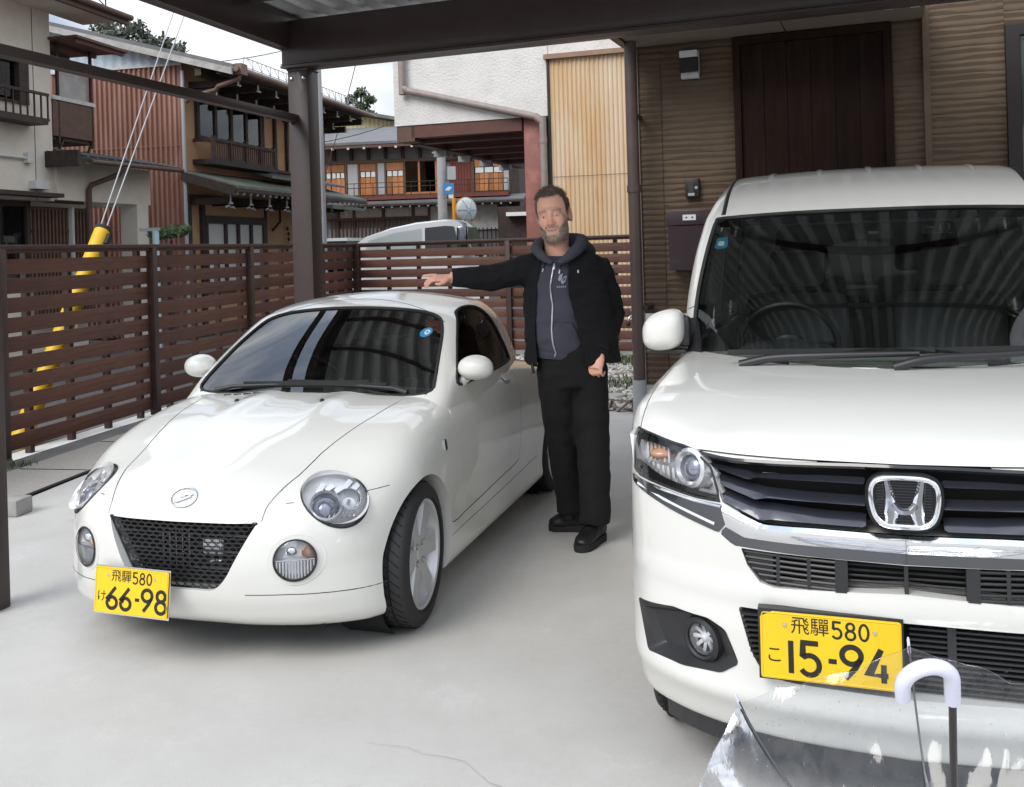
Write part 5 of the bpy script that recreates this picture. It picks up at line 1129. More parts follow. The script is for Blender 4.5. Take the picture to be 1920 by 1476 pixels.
    # ---- roof shell
    V, Q = shell(FR, (-.75, .25, .62), (.75, 2.8, 1.4), ((-.15, .75, .85), (.15, 1.9, .95)), (56, 96, 30))
    roof = obj('roof', npmesh('roof', V, Q)); fix_normals(roof.data)
    def FRi(P): return FR(P) + .032
    V, Q = shell(FRi, (-.75, .25, .62), (.75, 2.8, 1.4), ((-.15, .75, .85), (.15, 1.9, .95)), (28, 48, 16))
    inn = obj('cutter', npmesh('c', V, Q)); fix_normals(inn.data)
    wsh = [(.0, .858), (.30, .859), (.53, .862), (.604, .880), (.604, .92), (.584, .985), (.552, 1.075), (.515, 1.145), (.470, 1.185), (.36, 1.213), (.18, 1.229)]
    ws = crv(np.array(wsh + [(-x, z) for x, z in wsh[:0:-1]][:-0 or None] if False else wsh + [(0, 1.234)] + [(-x, z) for x, z in wsh[:0:-1]]), 3, True)
    sw = crv([(.665, .884), (.70, .950), (.82, 1.050), (.97, 1.150), (1.07, 1.200), (1.20, 1.218), (1.33, 1.206), (1.44, 1.150), (1.54, 1.055), (1.63, .955), (1.665, .896), (1.655, .886), (1.35, .882), (.95, .880)], 4, True)
    rw = rpoly([(-.40, .99), (.40, .99), (.33, 1.16), (-.33, 1.16)], .05)
    boolean(roof, [inn, cutter(ws, (0, 0, 0), (1, 0, 0), (0, 0, 1), (0, 1, 0), .1, 1.20), cutter(sw, (0, 0, 0), (0, 1, 0), (0, 0, 1), (1, 0, 0), -.9, .9), cutter(rw, (0, 0, 0), (1, 0, 0), (0, 0, 1), (0, 1, 0), 1.60, 2.8)])
    roof.data.materials.clear(); roof.data.materials.append(M['paint_white']); roof.parent = T; roof.data.shade_smooth(); roof.data.set_sharp_from_angle(angle=math.radians(35))
    wsg = patch(FR, ws, 'front', 'windscreen', 'windscreen', T, off=-.006, step=.04)
    MB().tube([Vector(p) for p in lay(FR, ws, 'front', -.004)], .0085, 6, closed=True).build('windscreen_seal', 'rubber', wsg, smooth=60)
    for s, vw in ((1, 'side+'), (-1, 'side-')):
        g = patch(FR, sw, vw, 'side_window', 'tint_glass', T, off=-.006, step=.05)
        MB().tube([Vector(p) for p in lay(FR, sw, vw, -.004)], .009, 6, closed=True).build('window_seal', 'rubber', g, smooth=60)
    # rear window
    Pq = np.array([(x, 3.0, z) for x, z in resample(rw, .04)]); H_, _ = cast(FR, Pq, (0, -1, 0), tmax=2.5)
    mbr = MB(); mbr.add(H_ + np.array((0, -.006, 0)), [tuple(range(len(H_)))]); mbr.build('rear_window', 'tint_glass', T)
    # roof-panel joints: header and rear of the folding top
    hd = [(x, 1.085 - .14 * (x / .5) ** 2) for x in np.linspace(-.52, .52, 24)]
    seam(FR, hd, 'top', 'panel_gap', roof, .0028)
    # ---- sticker, mirror and cabin
    o_ = ellipse((.455, 1.118), .030, .021, 0, 24); st = patch(FR, o_, 'front', 'inspection_sticker', 'sticker_blue', T, off=-.0050, step=.02)
    patch(FR, ellipse((.460, 1.118), .014, .011, 0, 16), 'front', 'sticker_disc', 'sticker_white', st, off=-.0042, step=.012)
    patch(FR, ellipse((.460, 1.118), .006, .005, 0, 12), 'front', 'sticker_dot', 'sticker_blue', st, off=-.0034, step=.006)
    cab = bpy.data.objects.new('cabin', None); COL.objects.link(cab); cab.parent = T
    MB().box((0, 1.35, .41), (1.11, 1.34, .02)).build('floor', 'interior', cab)
    db = MB(); prof = [(.60, .86), (.72, .885), (.90, .87), (.98, .80), (.96, .60), (.70, .55)]
    db.add([(x, y, z) for x in (-.555, .555) for y, z in prof], [(0, 1, 2, 3, 4, 5), (11, 10, 9, 8, 7, 6)] + [(i, (i + 1) % 6, 6 + (i + 1) % 6, 6 + i) for i in range(6)]); db.build('dashboard', 'interior', cab, smooth=20)
    MB().box((-.30, .93, .885), (.34, .14, .07), bev=.03).build('instrument_hood', 'interior', cab, smooth=50)
    steering_wheel(cab, (-.29, 1.05, .82), .175, .38)
    for x in (-.29, .29): bucket_seat(cab, x, 1.35, .40, .50)
    MB().box((0, 1.98, .80), (1.1, .03, .35)).build('rear_bulkhead', 'interior', cab)
    MB().tube([(0, 1.03, 1.205), (0, 1.06, 1.17), (0, 1.09, 1.14)], .006).ball((0, 1.10, 1.135), (.105, .016, .030)).build('rear_view_mirror', 'black_plastic', cab, smooth=60)
    # ---- door mirrors, handles, repeaters, washers, wipers
    for s in (-1, 1):
        mr = bpy.data.objects.new('door_mirror', None); COL.objects.link(mr); mr.parent = T; mr.location = (s * .745, .725, .957)
        mb = MB().ball((0, 0, 0), (1, 1, 1), 28, 18)
        W = []
        for p in mb.v:
            x, y, z = p; y2 = y * (.085 if y < 0 else .052); W.append((x * .086 * (1 - .06 * z), y2, np.sign(z) * abs(z) ** .85 * .059))
        mb.v = W; mb.build('mirror_cap', 'paint_white', mr, smooth=80)
        MB().lathe([(0, .0495), (.04, .051)], axis='Y', n=24).build('mirror_glass', 'chrome', mr)
        MB().tube([(-s * .045, -.005, -.045), (-s * .075, 0, -.075), (-s * .105, .005, -.105)], [.030, .026, .034], 14, flat=.8).build('mirror_stalk', 'paint_white', mr, smooth=60)
        vw = 'side+' if s > 0 else 'side-'; d = doors[0] if s > 0 else doors[1]
        patch(FB, rpoly([(1.345, .785), (1.445, .782), (1.450, .838), (1.350, .842)], .022, 5), vw, 'handle_cup', 'lamp_silver', d, off=.001, step=.012)
        patch(FB, rpoly([(1.352, .800), (1.440, .797), (1.443, .829), (1.356, .832)], .014, 5), vw, 'door_handle', 'paint_white', d, off=.014, thick=.008, step=.012)
        patch(FB, rpoly([(.290, .652), (.318, .646), (.324, .694), (.296, .700)], .012, 5), vw, 'side_repeater', 'chrome_soft', T, off=.006, thick=.008, step=.01)
    for x in (-.26, .17):
        X = lay(FB, [(x, .27)], 'top')[0]; MB().ball(X + np.array((0, 0, .002)), (.010, .014, .009), 12, 8).build('washer_jet', 'black_plastic', T, smooth=60)
    MB().box((0, .535, .842), (1.18, .12, .05)).build('cowl', 'black_plastic', T)
    for k, (x0, x1, y1) in enumerate(((.30, -.50, .52), (-.12, .50, .515))):
        wp = bpy.data.objects.new('wiper', None); COL.objects.link(wp); wp.parent = T
        z = .888
        MB().tube([(x1, .465, .872), (x1 + (x0 - x1) * .12, .478, .890), (x1 + (x0 - x1) * .55, .500, .902)], [.014, .010, .007], 8).build('wiper_arm', 'black_plastic', wp, smooth=60)
        MB().bar((x1 + (x0 - x1) * .18, .492, .900), (x0, .500, .912), .016, .020).build('wiper_blade', 'rubber', wp)
    # ---- hood cut marks: four little louvres at the cowl
    for k in range(4):
        X = lay(FB, [(-.40 + k * .05, .415 + k * .004)], 'top')[0]; MB().box(X + np.array((0, 0, -.001)), (.034, .014, .008), rz=.3).build('cowl_vent', 'black_plastic', hood)
    # ---- wheels, under-tray, plate
    make_wheel(T, (.655, .03, .285), 1, steer=.07); make_wheel(T, (-.655, .03, .285), -1, steer=.07)
    make_wheel(T, (.655, 2.27, .285), 1); make_wheel(T, (-.655, 2.27, .285), -1)
    for yc in (.03, 2.27):
        for s in (-1, 1): MB().lathe([(.308, s * .46), (.31, s * .66)], c=(0, yc, .283), axis='X', n=40).build('arch_liner', 'dark_void', T)
    MB().box((0, 1.1, .15), (1.0, 3.0, .06)).build('under_tray', 'dark_void', T)
    X = np.array((-.165, -.628, .292)); n = np.array((-.06, -.985, .12)); n /= np.linalg.norm(n); e1 = np.cross((0, 0, 1), n) * -1; e1 = np.array((1, -.06, 0.)); e1 /= np.linalg.norm(e1); e2 = np.cross(n, e1) ; e2 = e2 if e2[2] > 0 else -e2
    number_plate(T, X, e1, e2, n, 'け', '66-98')
    MB().prism([(-.170, -.0875), (.170, -.0875), (.170, .0875), (-.170, .0875)], X - n * .0045, e1, e2, n, -.004, 0).build('plate_bracket', 'chrome_soft', T)
    return T
mat('reflector', (.90, .90, .91), .30, metal=.35, coat=.6)
mat('projector', (.35, .37, .45), .05, metal=.6, coat=1.)
COPEN = build_copen()
# ------------------------------------------------------------------ tall white kei wagon: surface (x across, y rearwards, z up)
_nz = pchip([.20, .26, .31, .40, .50, .60, .70, .80, .90, .975, 1.05], [-.375, -.412, -.44, -.468, -.475, -.470, -.478, -.482, -.475, -.455, -.40])
_ns = pchip([0, .25, .40, .52, .62, .69, .735, .78], [0, .022, .056, .105, .172, .245, .335, .55])
_nt = pchip([-.60, -.47, -.42, -.30, -.10, .10, .30, .60, 1.2, 2.9], [.88, .962, .985, 1.026, 1.066, 1.088, 1.102, 1.12, 1.14, 1.14])
_nw = pchip([-.6, -.2, .1, .6, 2.6, 2.95], [.752, .757, .757, .752, .745, .70])
_ntum = pchip([.20, .26, .35, .60, .80, .95, 1.08, 1.2], [.016, .006, .002, 0, .003, .010, .022, .06])
def wagon_body(P):
    x, y, z = np.abs(P[:, 0]), P[:, 1], P[:, 2]
    front = _nz(z) + _ns(x) - y
    front = front - .016 * np.exp(-((z - .335) / .032) ** 2) - .010 * np.exp(-((z - .615) / .022) ** 2) + .010 * np.exp(-((z - .45) / .06) ** 2) * np.clip((x - .36) / .1, 0, 1)
    top = z - (_nt(y) - .014 * (x / .62) ** 2 - .05 * np.clip(-y, 0, .5) * (x / .6) ** 2)
    top = top + .012 * np.exp(-((x - .50) / .08) ** 2) * np.clip((.25 - y) / .5, 0, 1)
    side = x - (_nw(y) - _ntum(z)) - .034 * np.exp(-((y + .02) / .42) ** 2 - ((z - .46) / .20) ** 2)
    f = smax(front, side, .07); f = smax(f, top, .075); f = smax(f, y - 2.92, .08); return smax(f, .205 - z, .03)
_vz = pchip([.16, .30, .42, .60, .80, 1.0, 1.16, 1.26, 1.45, 1.8, 2.3, 2.7, 2.95], [.99, 1.092, 1.178, 1.310, 1.432, 1.548, 1.630, 1.680, 1.760, 1.838, 1.858, 1.84, 1.78])
_vw = pchip([.95, 1.05, 1.14, 1.30, 1.45, 1.60, 1.70, 1.85], [.745, .742, .738, .726, .708, .682, .656, .60])
def wagon_roof(P):
    x, y, z = np.abs(P[:, 0]), P[:, 1], P[:, 2]
    top = (z - (_vz(y - .34 * (x / .62) ** 2 * np.clip((1.62 - z) / .5, 0, 1)) - .022 * (x / .6) ** 2)) * .82
    side = x - _vw(z)
    f = smax(top, side, .075); f = smax(f, y - 2.90, .08); return smax(f, .92 - z, .02)
WAGON_O, WAGON_PSI = (1.072, 2.816), math.radians(18.4)
def sym(P, close=True):
    """half outline given on the left (x<0) from outer to centre, mirrored"""
    return P
def build_wagon():
    T = thing('wagon', 'tall white kei wagon with chrome grille bar, parked right of the man', 'car', (*WAGON_O, 0), -WAGON_PSI)
    FB, FR = wagon_body, wagon_roof
    V, Q = shell(FB, (-.9, -.65, .1), (.9, 3.05, 1.3), ((-.15, .0, .55), (.15, 2.5, .75)), (72, 130, 44))
    body = obj('body', npmesh('body', V, Q)); fix_normals(body.data); cut = []
    for yc in (.24, 2.62):
        for s in (-1, 1):
            c = MB().lathe([(0, s * .44), (.315, s * .44), (.322, s * .95), (0, s * .95)], c=(0, yc, .30), axis='X', n=56).build('cutter', None); fix_normals(c.data); cut.append(c)
    def two(L): L = [tuple(p) for p in L]; return np.array(L + [(-x, z) for x, z in L[::-1] if abs(x) > 1e-6])
    gtop = [(-.525, .962), (-.426, .954), (-.286, .957), (-.112, .962), (0, .963)]
    gbot = [(0, .800), (-.192, .800), (-.339, .797), (-.437, .842), (-.466, .922)]
    L_ = gtop + [(-x, z) for x, z in gtop[-2::-1]] + [(-x, z) for x, z in gbot[::-1]] + gbot[1:]
    grille_o = np.array(L_)
    fr_ = ((0, 0, 0), (1, 0, 0), (0, 0, 1), (0, 1, 0))
    cut.append(cutter(grille_o, *fr_, -.9, -.335))
    lg = two([(-.392, .731), (-.377, .688), (-.345, .648), (-.310, .640), (-.248, .644), (0, .660)])
    lg = rpoly(np.vstack([lg, [(.2, .733), (-.2, .733)]]) if False else lg, .004); cut.append(cutter(lg, *fr_, -.9, -.36))
    pr_ = rpoly([(-.405, .576), (0, .590), (.405, .576), (.375, .470), (.345, .412), (.28, .404), (-.28, .404), (-.345, .412), (-.375, .470)], [.012, 0, .012, .02, .03, .02, .02, .03, .02]); cut.append(cutter(pr_, *fr_, -.9, -.395))
    hl = [(-.716, .965), (-.700, .988), (-.642, .982), (-.589, .973), (-.523, .965), (-.466, .924), (-.442, .843), (-.514, .845), (-.611, .856), (-.708, .866)]
    drl = [(-.716, .858), (-.611, .850), (-.514, .839), (-.437, .836), (-.428, .790), (-.449, .763), (-.491, .774), (-.585, .798), (-.714, .836)]
    fog = [(-.708, .500), (-.589, .528), (-.488, .527), (-.441, .507), (-.407, .424), (-.454, .389), (-.562, .376), (-.676, .369), (-.694, .437)]
    lampf = []
    for s in (-1, 1):
        X, e1, e2, n = plane_frame(FB, (s * .575, .91)); P3 = lay(FB, [(-s * p[0], p[1]) for p in hl], 'front'); ol = np.stack([(P3 - X) @ e1, (P3 - X) @ e2], 1)
        cut.append(cutter(ol, X, e1, e2, n, -.075, .3)); lampf.append((s, X, e1, e2, n, ol))
        X, e1, e2, n = plane_frame(FB, (s * .56, .45)); P3 = lay(FB, [(-s * p[0], p[1]) for p in fog], 'front'); ol = rpoly(np.stack([(P3 - X) @ e1, (P3 - X) @ e2], 1), .012)
        cut.append(cutter(ol, X, e1, e2, n, -.050, .3)); lampf[-1] += (X, e1, e2, n, ol)
    cut.append(MB().box((0, 1.65, .95), (1.28, 1.9, .8)).build('cutter', None))
    boolean(body, cut)
    # hood panel
    hs = [(-.30, -.412), (-.426, -.370), (-.521, -.318), (-.600, -.275), (-.655, -.222), (-.684, -.15), (-.690, .0), (-.690, .2), (-.688, .38), (-.60, .47)]
    ho = np.array([(0, -.60), (-.30, -.60), (-.60, -.60)][:0] + [(-.70, -.60), (-.69, -.1), (-.692, .1), (-.692, .42), (-.60, .58), (.60, .58), (.692, .42), (.692, .1), (.69, -.1), (.70, -.60)])
    big = cutter(ho, (0, 0, 0), (1, 0, 0), (0, 1, 0), (0, 0, 1), .9595, 1.4)
    small = cutter(ho * np.array((.995, .996)), (0, 0, 0), (1, 0, 0), (0, 1, 0), (0, 0, 1), .9640, 1.4)
    hood = body.copy(); hood.data = body.data.copy(); COL.objects.link(hood); hood.name = 'hood'; hood.data.name = 'hood'
    boolean(hood, [small], 'INTERSECT'); boolean(body, [big])
    for p in (body, hood):
        p.data.materials.clear(); p.data.materials.append(M['paint_white']); p.parent = T; p.data.shade_smooth(); p.data.set_sharp_from_angle(angle=math.radians(30))
    # fill under the hood so that no daylight shows through the gap
    def Fin(P): return np.maximum(FB(P) + .012, np.maximum(.9 - P[:, 2], P[:, 2] - 1.3))
    # ---- grille
    G = bpy.data.objects.new('grille', None); COL.objects.link(G); G.parent = T
    MB().prism([tuple(p) for p in grille_o * np.array((.995, 1))], *fr_, -.345, -.338).build('grille_back', 'dark_void', G)
    bars = [([(-.512, .955), (-.382, .941), (-.361, .934), (-.188, .942), (0, .944)], [(-.462, .929), (-.370, .907), (-.351, .915), (-.189, .917), (0, .918)]),
            ([(-.459, .921), (-.369, .899), (-.332, .892), (-.190, .889), (0, .890)], [(-.444, .887), (-.354, .860), (-.319, .868), (-.190, .868), (0, .868)]),
            ([(-.441, .880), (-.352, .852), (-.308, .853), (-.191, .846), (0, .846)], [(-.437, .845), (-.340, .809), (-.314, .815), (-.191, .816), (0, .816)])]
    for k, (u, l) in enumerate(bars):
        for s in (-1, 1):
            hole = .088
            uu = [p for p in u if p[0] < -hole] + [(-hole, np.interp(-hole, [q[0] for q in u], [q[1] for q in u]))]; ll = [p for p in l if p[0] < -hole] + [(-hole, np.interp(-hole, [q[0] for q in l], [q[1] for q in l]))]
            po = np.array(uu + ll[::-1]); zu = lambda P: np.interp(-np.abs(P[:, 0]), [q[0] for q in u], [q[1] for q in u]); zl = lambda P: np.interp(-np.abs(P[:, 0]), [q[0] for q in l], [q[1] for q in l])
            if s > 0: po = po * np.array((-1, 1))
            def dish(P):                                    # face leans: lower edge proud, upper edge set back; facet at the kink
                t = np.clip((P[:, 1] - zl(P)) / np.maximum(zu(P) - zl(P), 1e-4), 0, 1); return -.030 * t ** 1.2 + .006 * np.clip((.37 - np.abs(P[:, 0])) / .04, 0, 1)
            patch(FB, po, 'front', 'grille_bar', 'grille_metal', G, off=-.004, thick=.010, step=.012, smooth=25, dish=dish)
    MB().tube([Vector(p) for p in lay(FB, [(x, z - .003) for x, z in resample(gtop + [(-x, z) for x, z in gtop[-2::-1]], .04, False)], 'front', -.006)], .0075, 6).build('grille_top_rail', 'gloss_black', G, smooth=50)
    for z in (.928, .879):
        for s in (-1, 1): MB().tube([Vector(p) for p in lay(FB, [(s * x, z + .006) for x in (.34, .2, .1)], 'front', -.03)], .003, 5).build('grille_rib', 'black_plastic', G)
    # ---- emblem
    E_ = bpy.data.objects.new('emblem', None); COL.objects.link(E_); E_.parent = T
    X, e1, e2, n = plane_frame(FB, (0, .884)); n = np.array((0, -.995, .10)); n /= np.linalg.norm(n); e1 = np.array((1., 0, 0)); e2 = np.array((0, .10, .995)); e2 /= np.linalg.norm(e2); X = X + n * .004
    base = crv([(-.088, .0), (-.083, .045), (-.055, .066), (0, .068), (.055, .066), (.083, .045), (.088, 0), (.076, -.045), (.05, -.066), (0, -.070), (-.05, -.066), (-.076, -.045)], 5, True)
    MB().prism([tuple(p) for p in base], X, e1, e2, n, -.06, .0).build('emblem_base', 'gloss_black', E_, smooth=30)
    for k in range(14):
        z = -.044 + k * .0068; MB().bar(X + e1 * -.062 + e2 * z + n * .001, X + e1 * .062 + e2 * z + n * .001, .0022, .002).build('emblem_rib', 'black_plastic', E_)
    ring = crv([(-.0755, .004), (-.072, .037), (-.050, .053), (0, .056), (.050, .053), (.072, .037), (.0755, .004), (.066, -.036), (.044, -.055), (0, -.058), (-.044, -.055), (-.066, -.036)], 6, True)
    MB().tube([X + e1 * p[0] + e2 * p[1] + n * .005 for p in ring], .0066, 12, closed=True).build('emblem_ring', 'chrome', E_, smooth=60)
    def ribbon(P, W, m='chrome'):
        mb = MB(); V = []; 
        for i, (p, w) in enumerate(zip(P, W)):
            t = np.array(P[min(i + 1, len(P) - 1)]) - np.array(P[max(i - 1, 0)]); t = t / np.linalg.norm(t); q = np.array((-t[1], t[0]))
            for u, d in ((-1, .002), (-.45, .0095), (.45, .0095), (1, .002)): pp = np.array(p) + q * w / 2 * u; V.append(X + e1 * pp[0] + e2 * pp[1] + n * d)
        mb.add(V, [(4 * i + j, 4 * i + j + 1, 4 * i + 5 + j, 4 * i + 4 + j) for i in range(len(P) - 1) for j in range(3)]); return mb
    for s in (-1, 1): 
        leg_ = crv([(s * .041, .050), (s * .036, .02), (s * .031, -.01), (s * .030, -.03), (s * .034, -.052)], 5); ribbon(leg_, np.interp(np.arange(len(leg_)), [0, 8, 14, 20], [.017, .026, .031, .026])).build('emblem_letter', 'chrome', E_, smooth=30)
    br = crv([(-.028, -.006), (-.014, -.022), (0, -.025), (.014, -.022), (.028, -.006)], 5); ribbon(br, [.021] * len(br)).build('emblem_letter', 'chrome', E_, smooth=30)
    # ---- chrome bar, dark strip
    ct = [(-.437, .838), (-.339, .801), (-.192, .803), (0, .802)]; cb = [(-.428, .784), (-.382, .761), (-.263, .760), (0, .761)]
    cu = two(ct)[:]; cbar = np.array(ct + [(-x, z) for x, z in ct[-2::-1]] + [(-x, z) for x, z in cb] + cb[-2::-1])
    ctz = lambda P: np.interp(-np.abs(P[:, 0]), [q[0] for q in ct], [q[1] for q in ct]); cbz = lambda P: np.interp(-np.abs(P[:, 0]), [q[0] for q in cb], [q[1] for q in cb])
    def dish(P): t = np.clip((P[:, 1] - cbz(P)) / np.maximum(ctz(P) - cbz(P), 1e-4), 0, 1); return np.where(t > .80, -.060 * (t - .80), 0.) + .008 * np.sin(np.clip(t / .8, 0, 1) * math.pi * .5)
    patch(FB, cbar, 'front', 'chrome_bar', 'chrome', T, off=.004, thick=.012, step=.009, smooth=35, dish=dish)
    db = [(-.447, .764), (-.411, .737), (-.194, .734), (0, .735)]
    dk = np.array([(-.430, .782)] + cb[1:] + [(-x, z) for x, z in cb[-2:0:-1]] + [(.430, .782)] + [(-x, z) for x, z in db] + db[-2::-1])
    patch(FB, dk - np.array((0, .002)), 'front', 'bumper_strip', 'dark_chrome', T, off=.001, thick=.01, step=.015)
    # ---- lower grille
    LG = bpy.data.objects.new('lower_grille', None); COL.objects.link(LG); LG.parent = T
    MB().prism([tuple(p) for p in (lg - lg.mean(0)) * .985 + lg.mean(0)], *fr_, -.375, -.366).build('grille_back', 'dark_void', LG)
    for k in range(6):
        z = .653 + k * .0135; w = np.interp(z, [.640, .688, .731], [.315, .374, .390])
        for x0, x1 in ((-w, -.145), (.145, w)) if k % 1 == 0 else (): 
            MB().tube([Vector((x, -.468 + .36 * x * x, z + .006 * (1 - abs(x) / .3) * 0)) for x in np.linspace(x0, x1, 5)], .0040, 6).build('slat', 'black_plastic', LG)
        MB().tube([Vector((x, -.43, z + .004)) for x in (-.14, .14)], .0032, 5).build('slat', 'black_plastic', LG)
    for x in (-.300, -.225, -.148, 0, .148, .225, .300): MB().bar((x, -.462 + .36 * x * x, .648), (x, -.462 + .36 * x * x, .732), .009 if abs(x) > .2 or x == 0 else .03, .02, up=(0, 1, 0)).build('mullion', 'black_plastic', LG)
    for s in (-1, 1): patch(FB, np.array([(s * .391, .729), (s * .377, .690), (s * .345, .651), (s * .315, .645), (s * .315, .729)]), 'front', 'grille_blank', 'black_plastic', LG, off=-.012, thick=.01, step=.015)
    # ---- number plate recess
    PR = bpy.data.objects.new('plate_recess', None); COL.objects.link(PR); PR.parent = T
    MB().prism([tuple(p) for p in (pr_ - pr_.mean(0)) * .985 + pr_.mean(0)], *fr_, -.408, -.401).build('recess_back', 'dark_void', PR)
    for k in range(12):
        z = .418 + k * .0132; w = np.interp(z, [.404, .412, .470, .576], [.28, .345, .375, .400])
        for x0, x1 in ((-w, -.352), (.005, w)):
            if x1 - x0 > .01: MB().bar((x0, -.425, z), (x1, -.425, z), .012, .005).build('slat', 'black_plastic', PR)
    MB().bar((.10, -.43, .41), (.10, -.43, .58), .010, .02).build('mullion', 'black_plastic', PR)
    X = np.array((-.180, -.484, .512)); number_plate(T, X, (1, -.02, 0), (0, .04, .999), (-.02, -.999, .04), 'こ', '15-94')
    MB().prism([(-.17, -.088), (.17, -.088), (.17, .088), (-.17, .088)], X + np.array((0, .006, 0)), (1, 0, 0), (0, 0, 1), (0, -1, 0), -.03, 0).build('plate_bracket', 'black_plastic', T)
    # ---- head lamps, running strips, fog lamps
    for s, X, e1, e2, n, ol, X2, f1, f2, n2, ol2 in lampf:
        L = bpy.data.objects.new('headlight', None); COL.objects.link(L); L.parent = T
        hp = [(-s * x, z) for x, z in hl]
        zt_ = lambda P: 0
        Mx = Matrix((e1, e2, n)).transposed()
        flo = MB(); c0 = ol.mean(0); k_ = len(ol); rings = [[X + e1 * (c0 + (p - c0) * sc)[0] + e2 * (c0 + (p - c0) * sc)[1] + n * d for p in ol] for sc, d in ((1.0, -.040), (.9, -.062), (0, -.068))]
        flo.add(sum(rings, []), [(i * k_ + j, i * k_ + (j + 1) % k_, (i + 1) * k_ + (j + 1) % k_, (i + 1) * k_ + j) for i in range(2) for j in range(k_)]); flo.build('lamp_bowl', 'reflector', L, smooth=30)
        def P_(x, z, d): return lay(FB, [(-s * x, z)], 'front')[0] + n * d
        c = P_(-.540, .914, -.030)
        MB().lathe([(.036, -.03), (.036, .010), (.044, .018), (.054, .014), (.058, -.006), (.058, -.03)], c=c, n=40, mtx=Mx).build('lamp_ring', 'lamp_silver', L, smooth=40)
        MB().lathe([(.037, -.012), (.030, .004), (.018, .012), (0, .015)], c=c, n=32, mtx=Mx).build('projector', 'projector', L, smooth=60)
        cA = P_(-.636, .935, -.032)
        MB().ball(cA, (.036, .030, .016), 18, 10).build('indicator_bulb', 'amber', L, smooth=60)
        for k in range(6):
            MB().bar(P_(-.675 + k * .016, .905, -.028), P_(-.668 + k * .016, .868, -.024), .009, .008, up=n).build('reflector_flute', 'lamp_silver', L)
            MB().bar(P_(-.680 + k * .014, .955, -.026), P_(-.674 + k * .014, .915, -.024), .006, .006, up=n).build('reflector_flute', 'amber' if k in (1, 2, 3) else 'lamp_silver', L)
        for a, b in (((-.500, .935), (-.466, .905)), ((-.480, .900), (-.452, .862)), ((-.520, .860), (-.470, .852)), ((-.590, .872), (-.545, .858))): MB().bar(P_(*a, -.030), P_(*b, -.026), .016, .012, up=n).build('reflector_step', 'lamp_silver', L)
        # dark frame inside the lens: top and bottom bands
        top_b = [(-.714, .967), (-.700, .986), (-.642, .981), (-.589, .972), (-.523, .964), (-.524, .952), (-.589, .956), (-.640, .962), (-.690, .962), (-.700, .930)]
        patch(FB, [(-s * x, z) for x, z in top_b], 'front', 'lamp_frame', 'gloss_black', L, off=-.006, step=.012)
        bot_b = [(-.712, .900), (-.708, .868), (-.611, .858), (-.514, .847), (-.444, .845), (-.446, .857), (-.514, .862), (-.611, .878), (-.690, .905)]
        patch(FB, [(-s * x, z) for x, z in bot_b], 'front', 'lamp_frame', 'gloss_black', L, off=-.006, step=.012)
        patch(FB, hp, 'front', 'lens', 'lens', L, off=.002, step=.02, smooth=60)
        MB().tube([Vector(p) for p in lay(FB, resample(hp, .03), 'front', -.001)], .0035, 6, closed=True).build('lamp_gasket', 'seam', L, smooth=50)
        R_ = bpy.data.objects.new('running_light', None); COL.objects.link(R_); R_.parent = T
        patch(FB, [(-s * x, z) for x, z in drl], 'front', 'strip_base', 'dark_chrome', R_, off=.003, thick=.006, step=.012)
        MB().tube([Vector(p) for p in lay(FB, [(-s * x, z) for x, z in [(-.700, .853), (-.611, .846), (-.514, .836), (-.440, .832)]], 'front', .004)], .0036, 6).build('strip_trim', 'chrome', R_, smooth=50)
        MB().tube([Vector(p) for p in lay(FB, [(-s * x, z) for x, z in [(-.690, .839), (-.600, .820), (-.520, .801), (-.458, .784)]], 'front', .004)], .0040, 6).build('light_guide', 'lamp_white', R_, smooth=50)
        # fog lamp bezel
        Fg = bpy.data.objects.new('fog_lamp', None); COL.objects.link(Fg); Fg.parent = T
        Mf = Matrix((f1, f2, n2)).transposed(); k_ = len(ol2); c0 = ol2.mean(0)
        S3 = lay(FB, [(-s * x, z) for x, z in fog], 'front')
        rim_ = [X2 + f1 * p[0] + f2 * p[1] for p in ol2]; rim3, _ = cast(FB, np.array(rim_) + n2 * .2, -n2, tmax=.5, n=100)
        rings = [rim3 + n2 * .003] + [np.array([X2 + f1 * (c0 + (p - c0) * sc)[0] + f2 * (c0 + (p - c0) * sc)[1] + n2 * d for p in ol2]) for sc, d in ((.80, -.020), (.66, -.036), (0, -.044))]
        flo = MB(); flo.add(np.vstack(rings), [(i * k_ + j, i * k_ + (j + 1) % k_, (i + 1) * k_ + (j + 1) % k_, (i + 1) * k_ + j) for i in range(3) for j in range(k_)]); flo.build('fog_bezel', 'black_plastic', Fg, smooth=22)
        c = lay(FB, [(s * .522, .450)], 'front')[0] - n2 * .026
        MB().lathe([(.068, -.02), (.060, .010), (.050, .016), (.044, .012), (.042, -.010)], c=c, n=40, mtx=Mf).build('fog_housing', 'black_plastic', Fg, smooth=40)
        MB().lathe([(.0425, .006), (.036, -.012), (.018, -.024), (0, -.026)], c=c, n=32, mtx=Mf).build('fog_reflector', 'lamp_silver', Fg, smooth=60)
        for a in np.linspace(0, 2 * np.pi, 9)[:-1]: MB().bar(c + (f1 * math.cos(a) + f2 * math.sin(a)) * .012 + n2 * -.012, c + (f1 * math.cos(a) + f2 * math.sin(a)) * .036 + n2 * -.004, .010, .005, up=n2).build('reflector_facet', 'lamp_silver', Fg)
        MB().ball(c + n2 * -.010, (.012, .012, .012), 12, 8).build('bulb', 'lamp_white', Fg, smooth=60)
        MB().lathe([(.043, .008), (.035, .014), (.02, .017), (0, .018)], c=c, n=36, mtx=Mf).build('lens', 'lens', Fg, smooth=80)
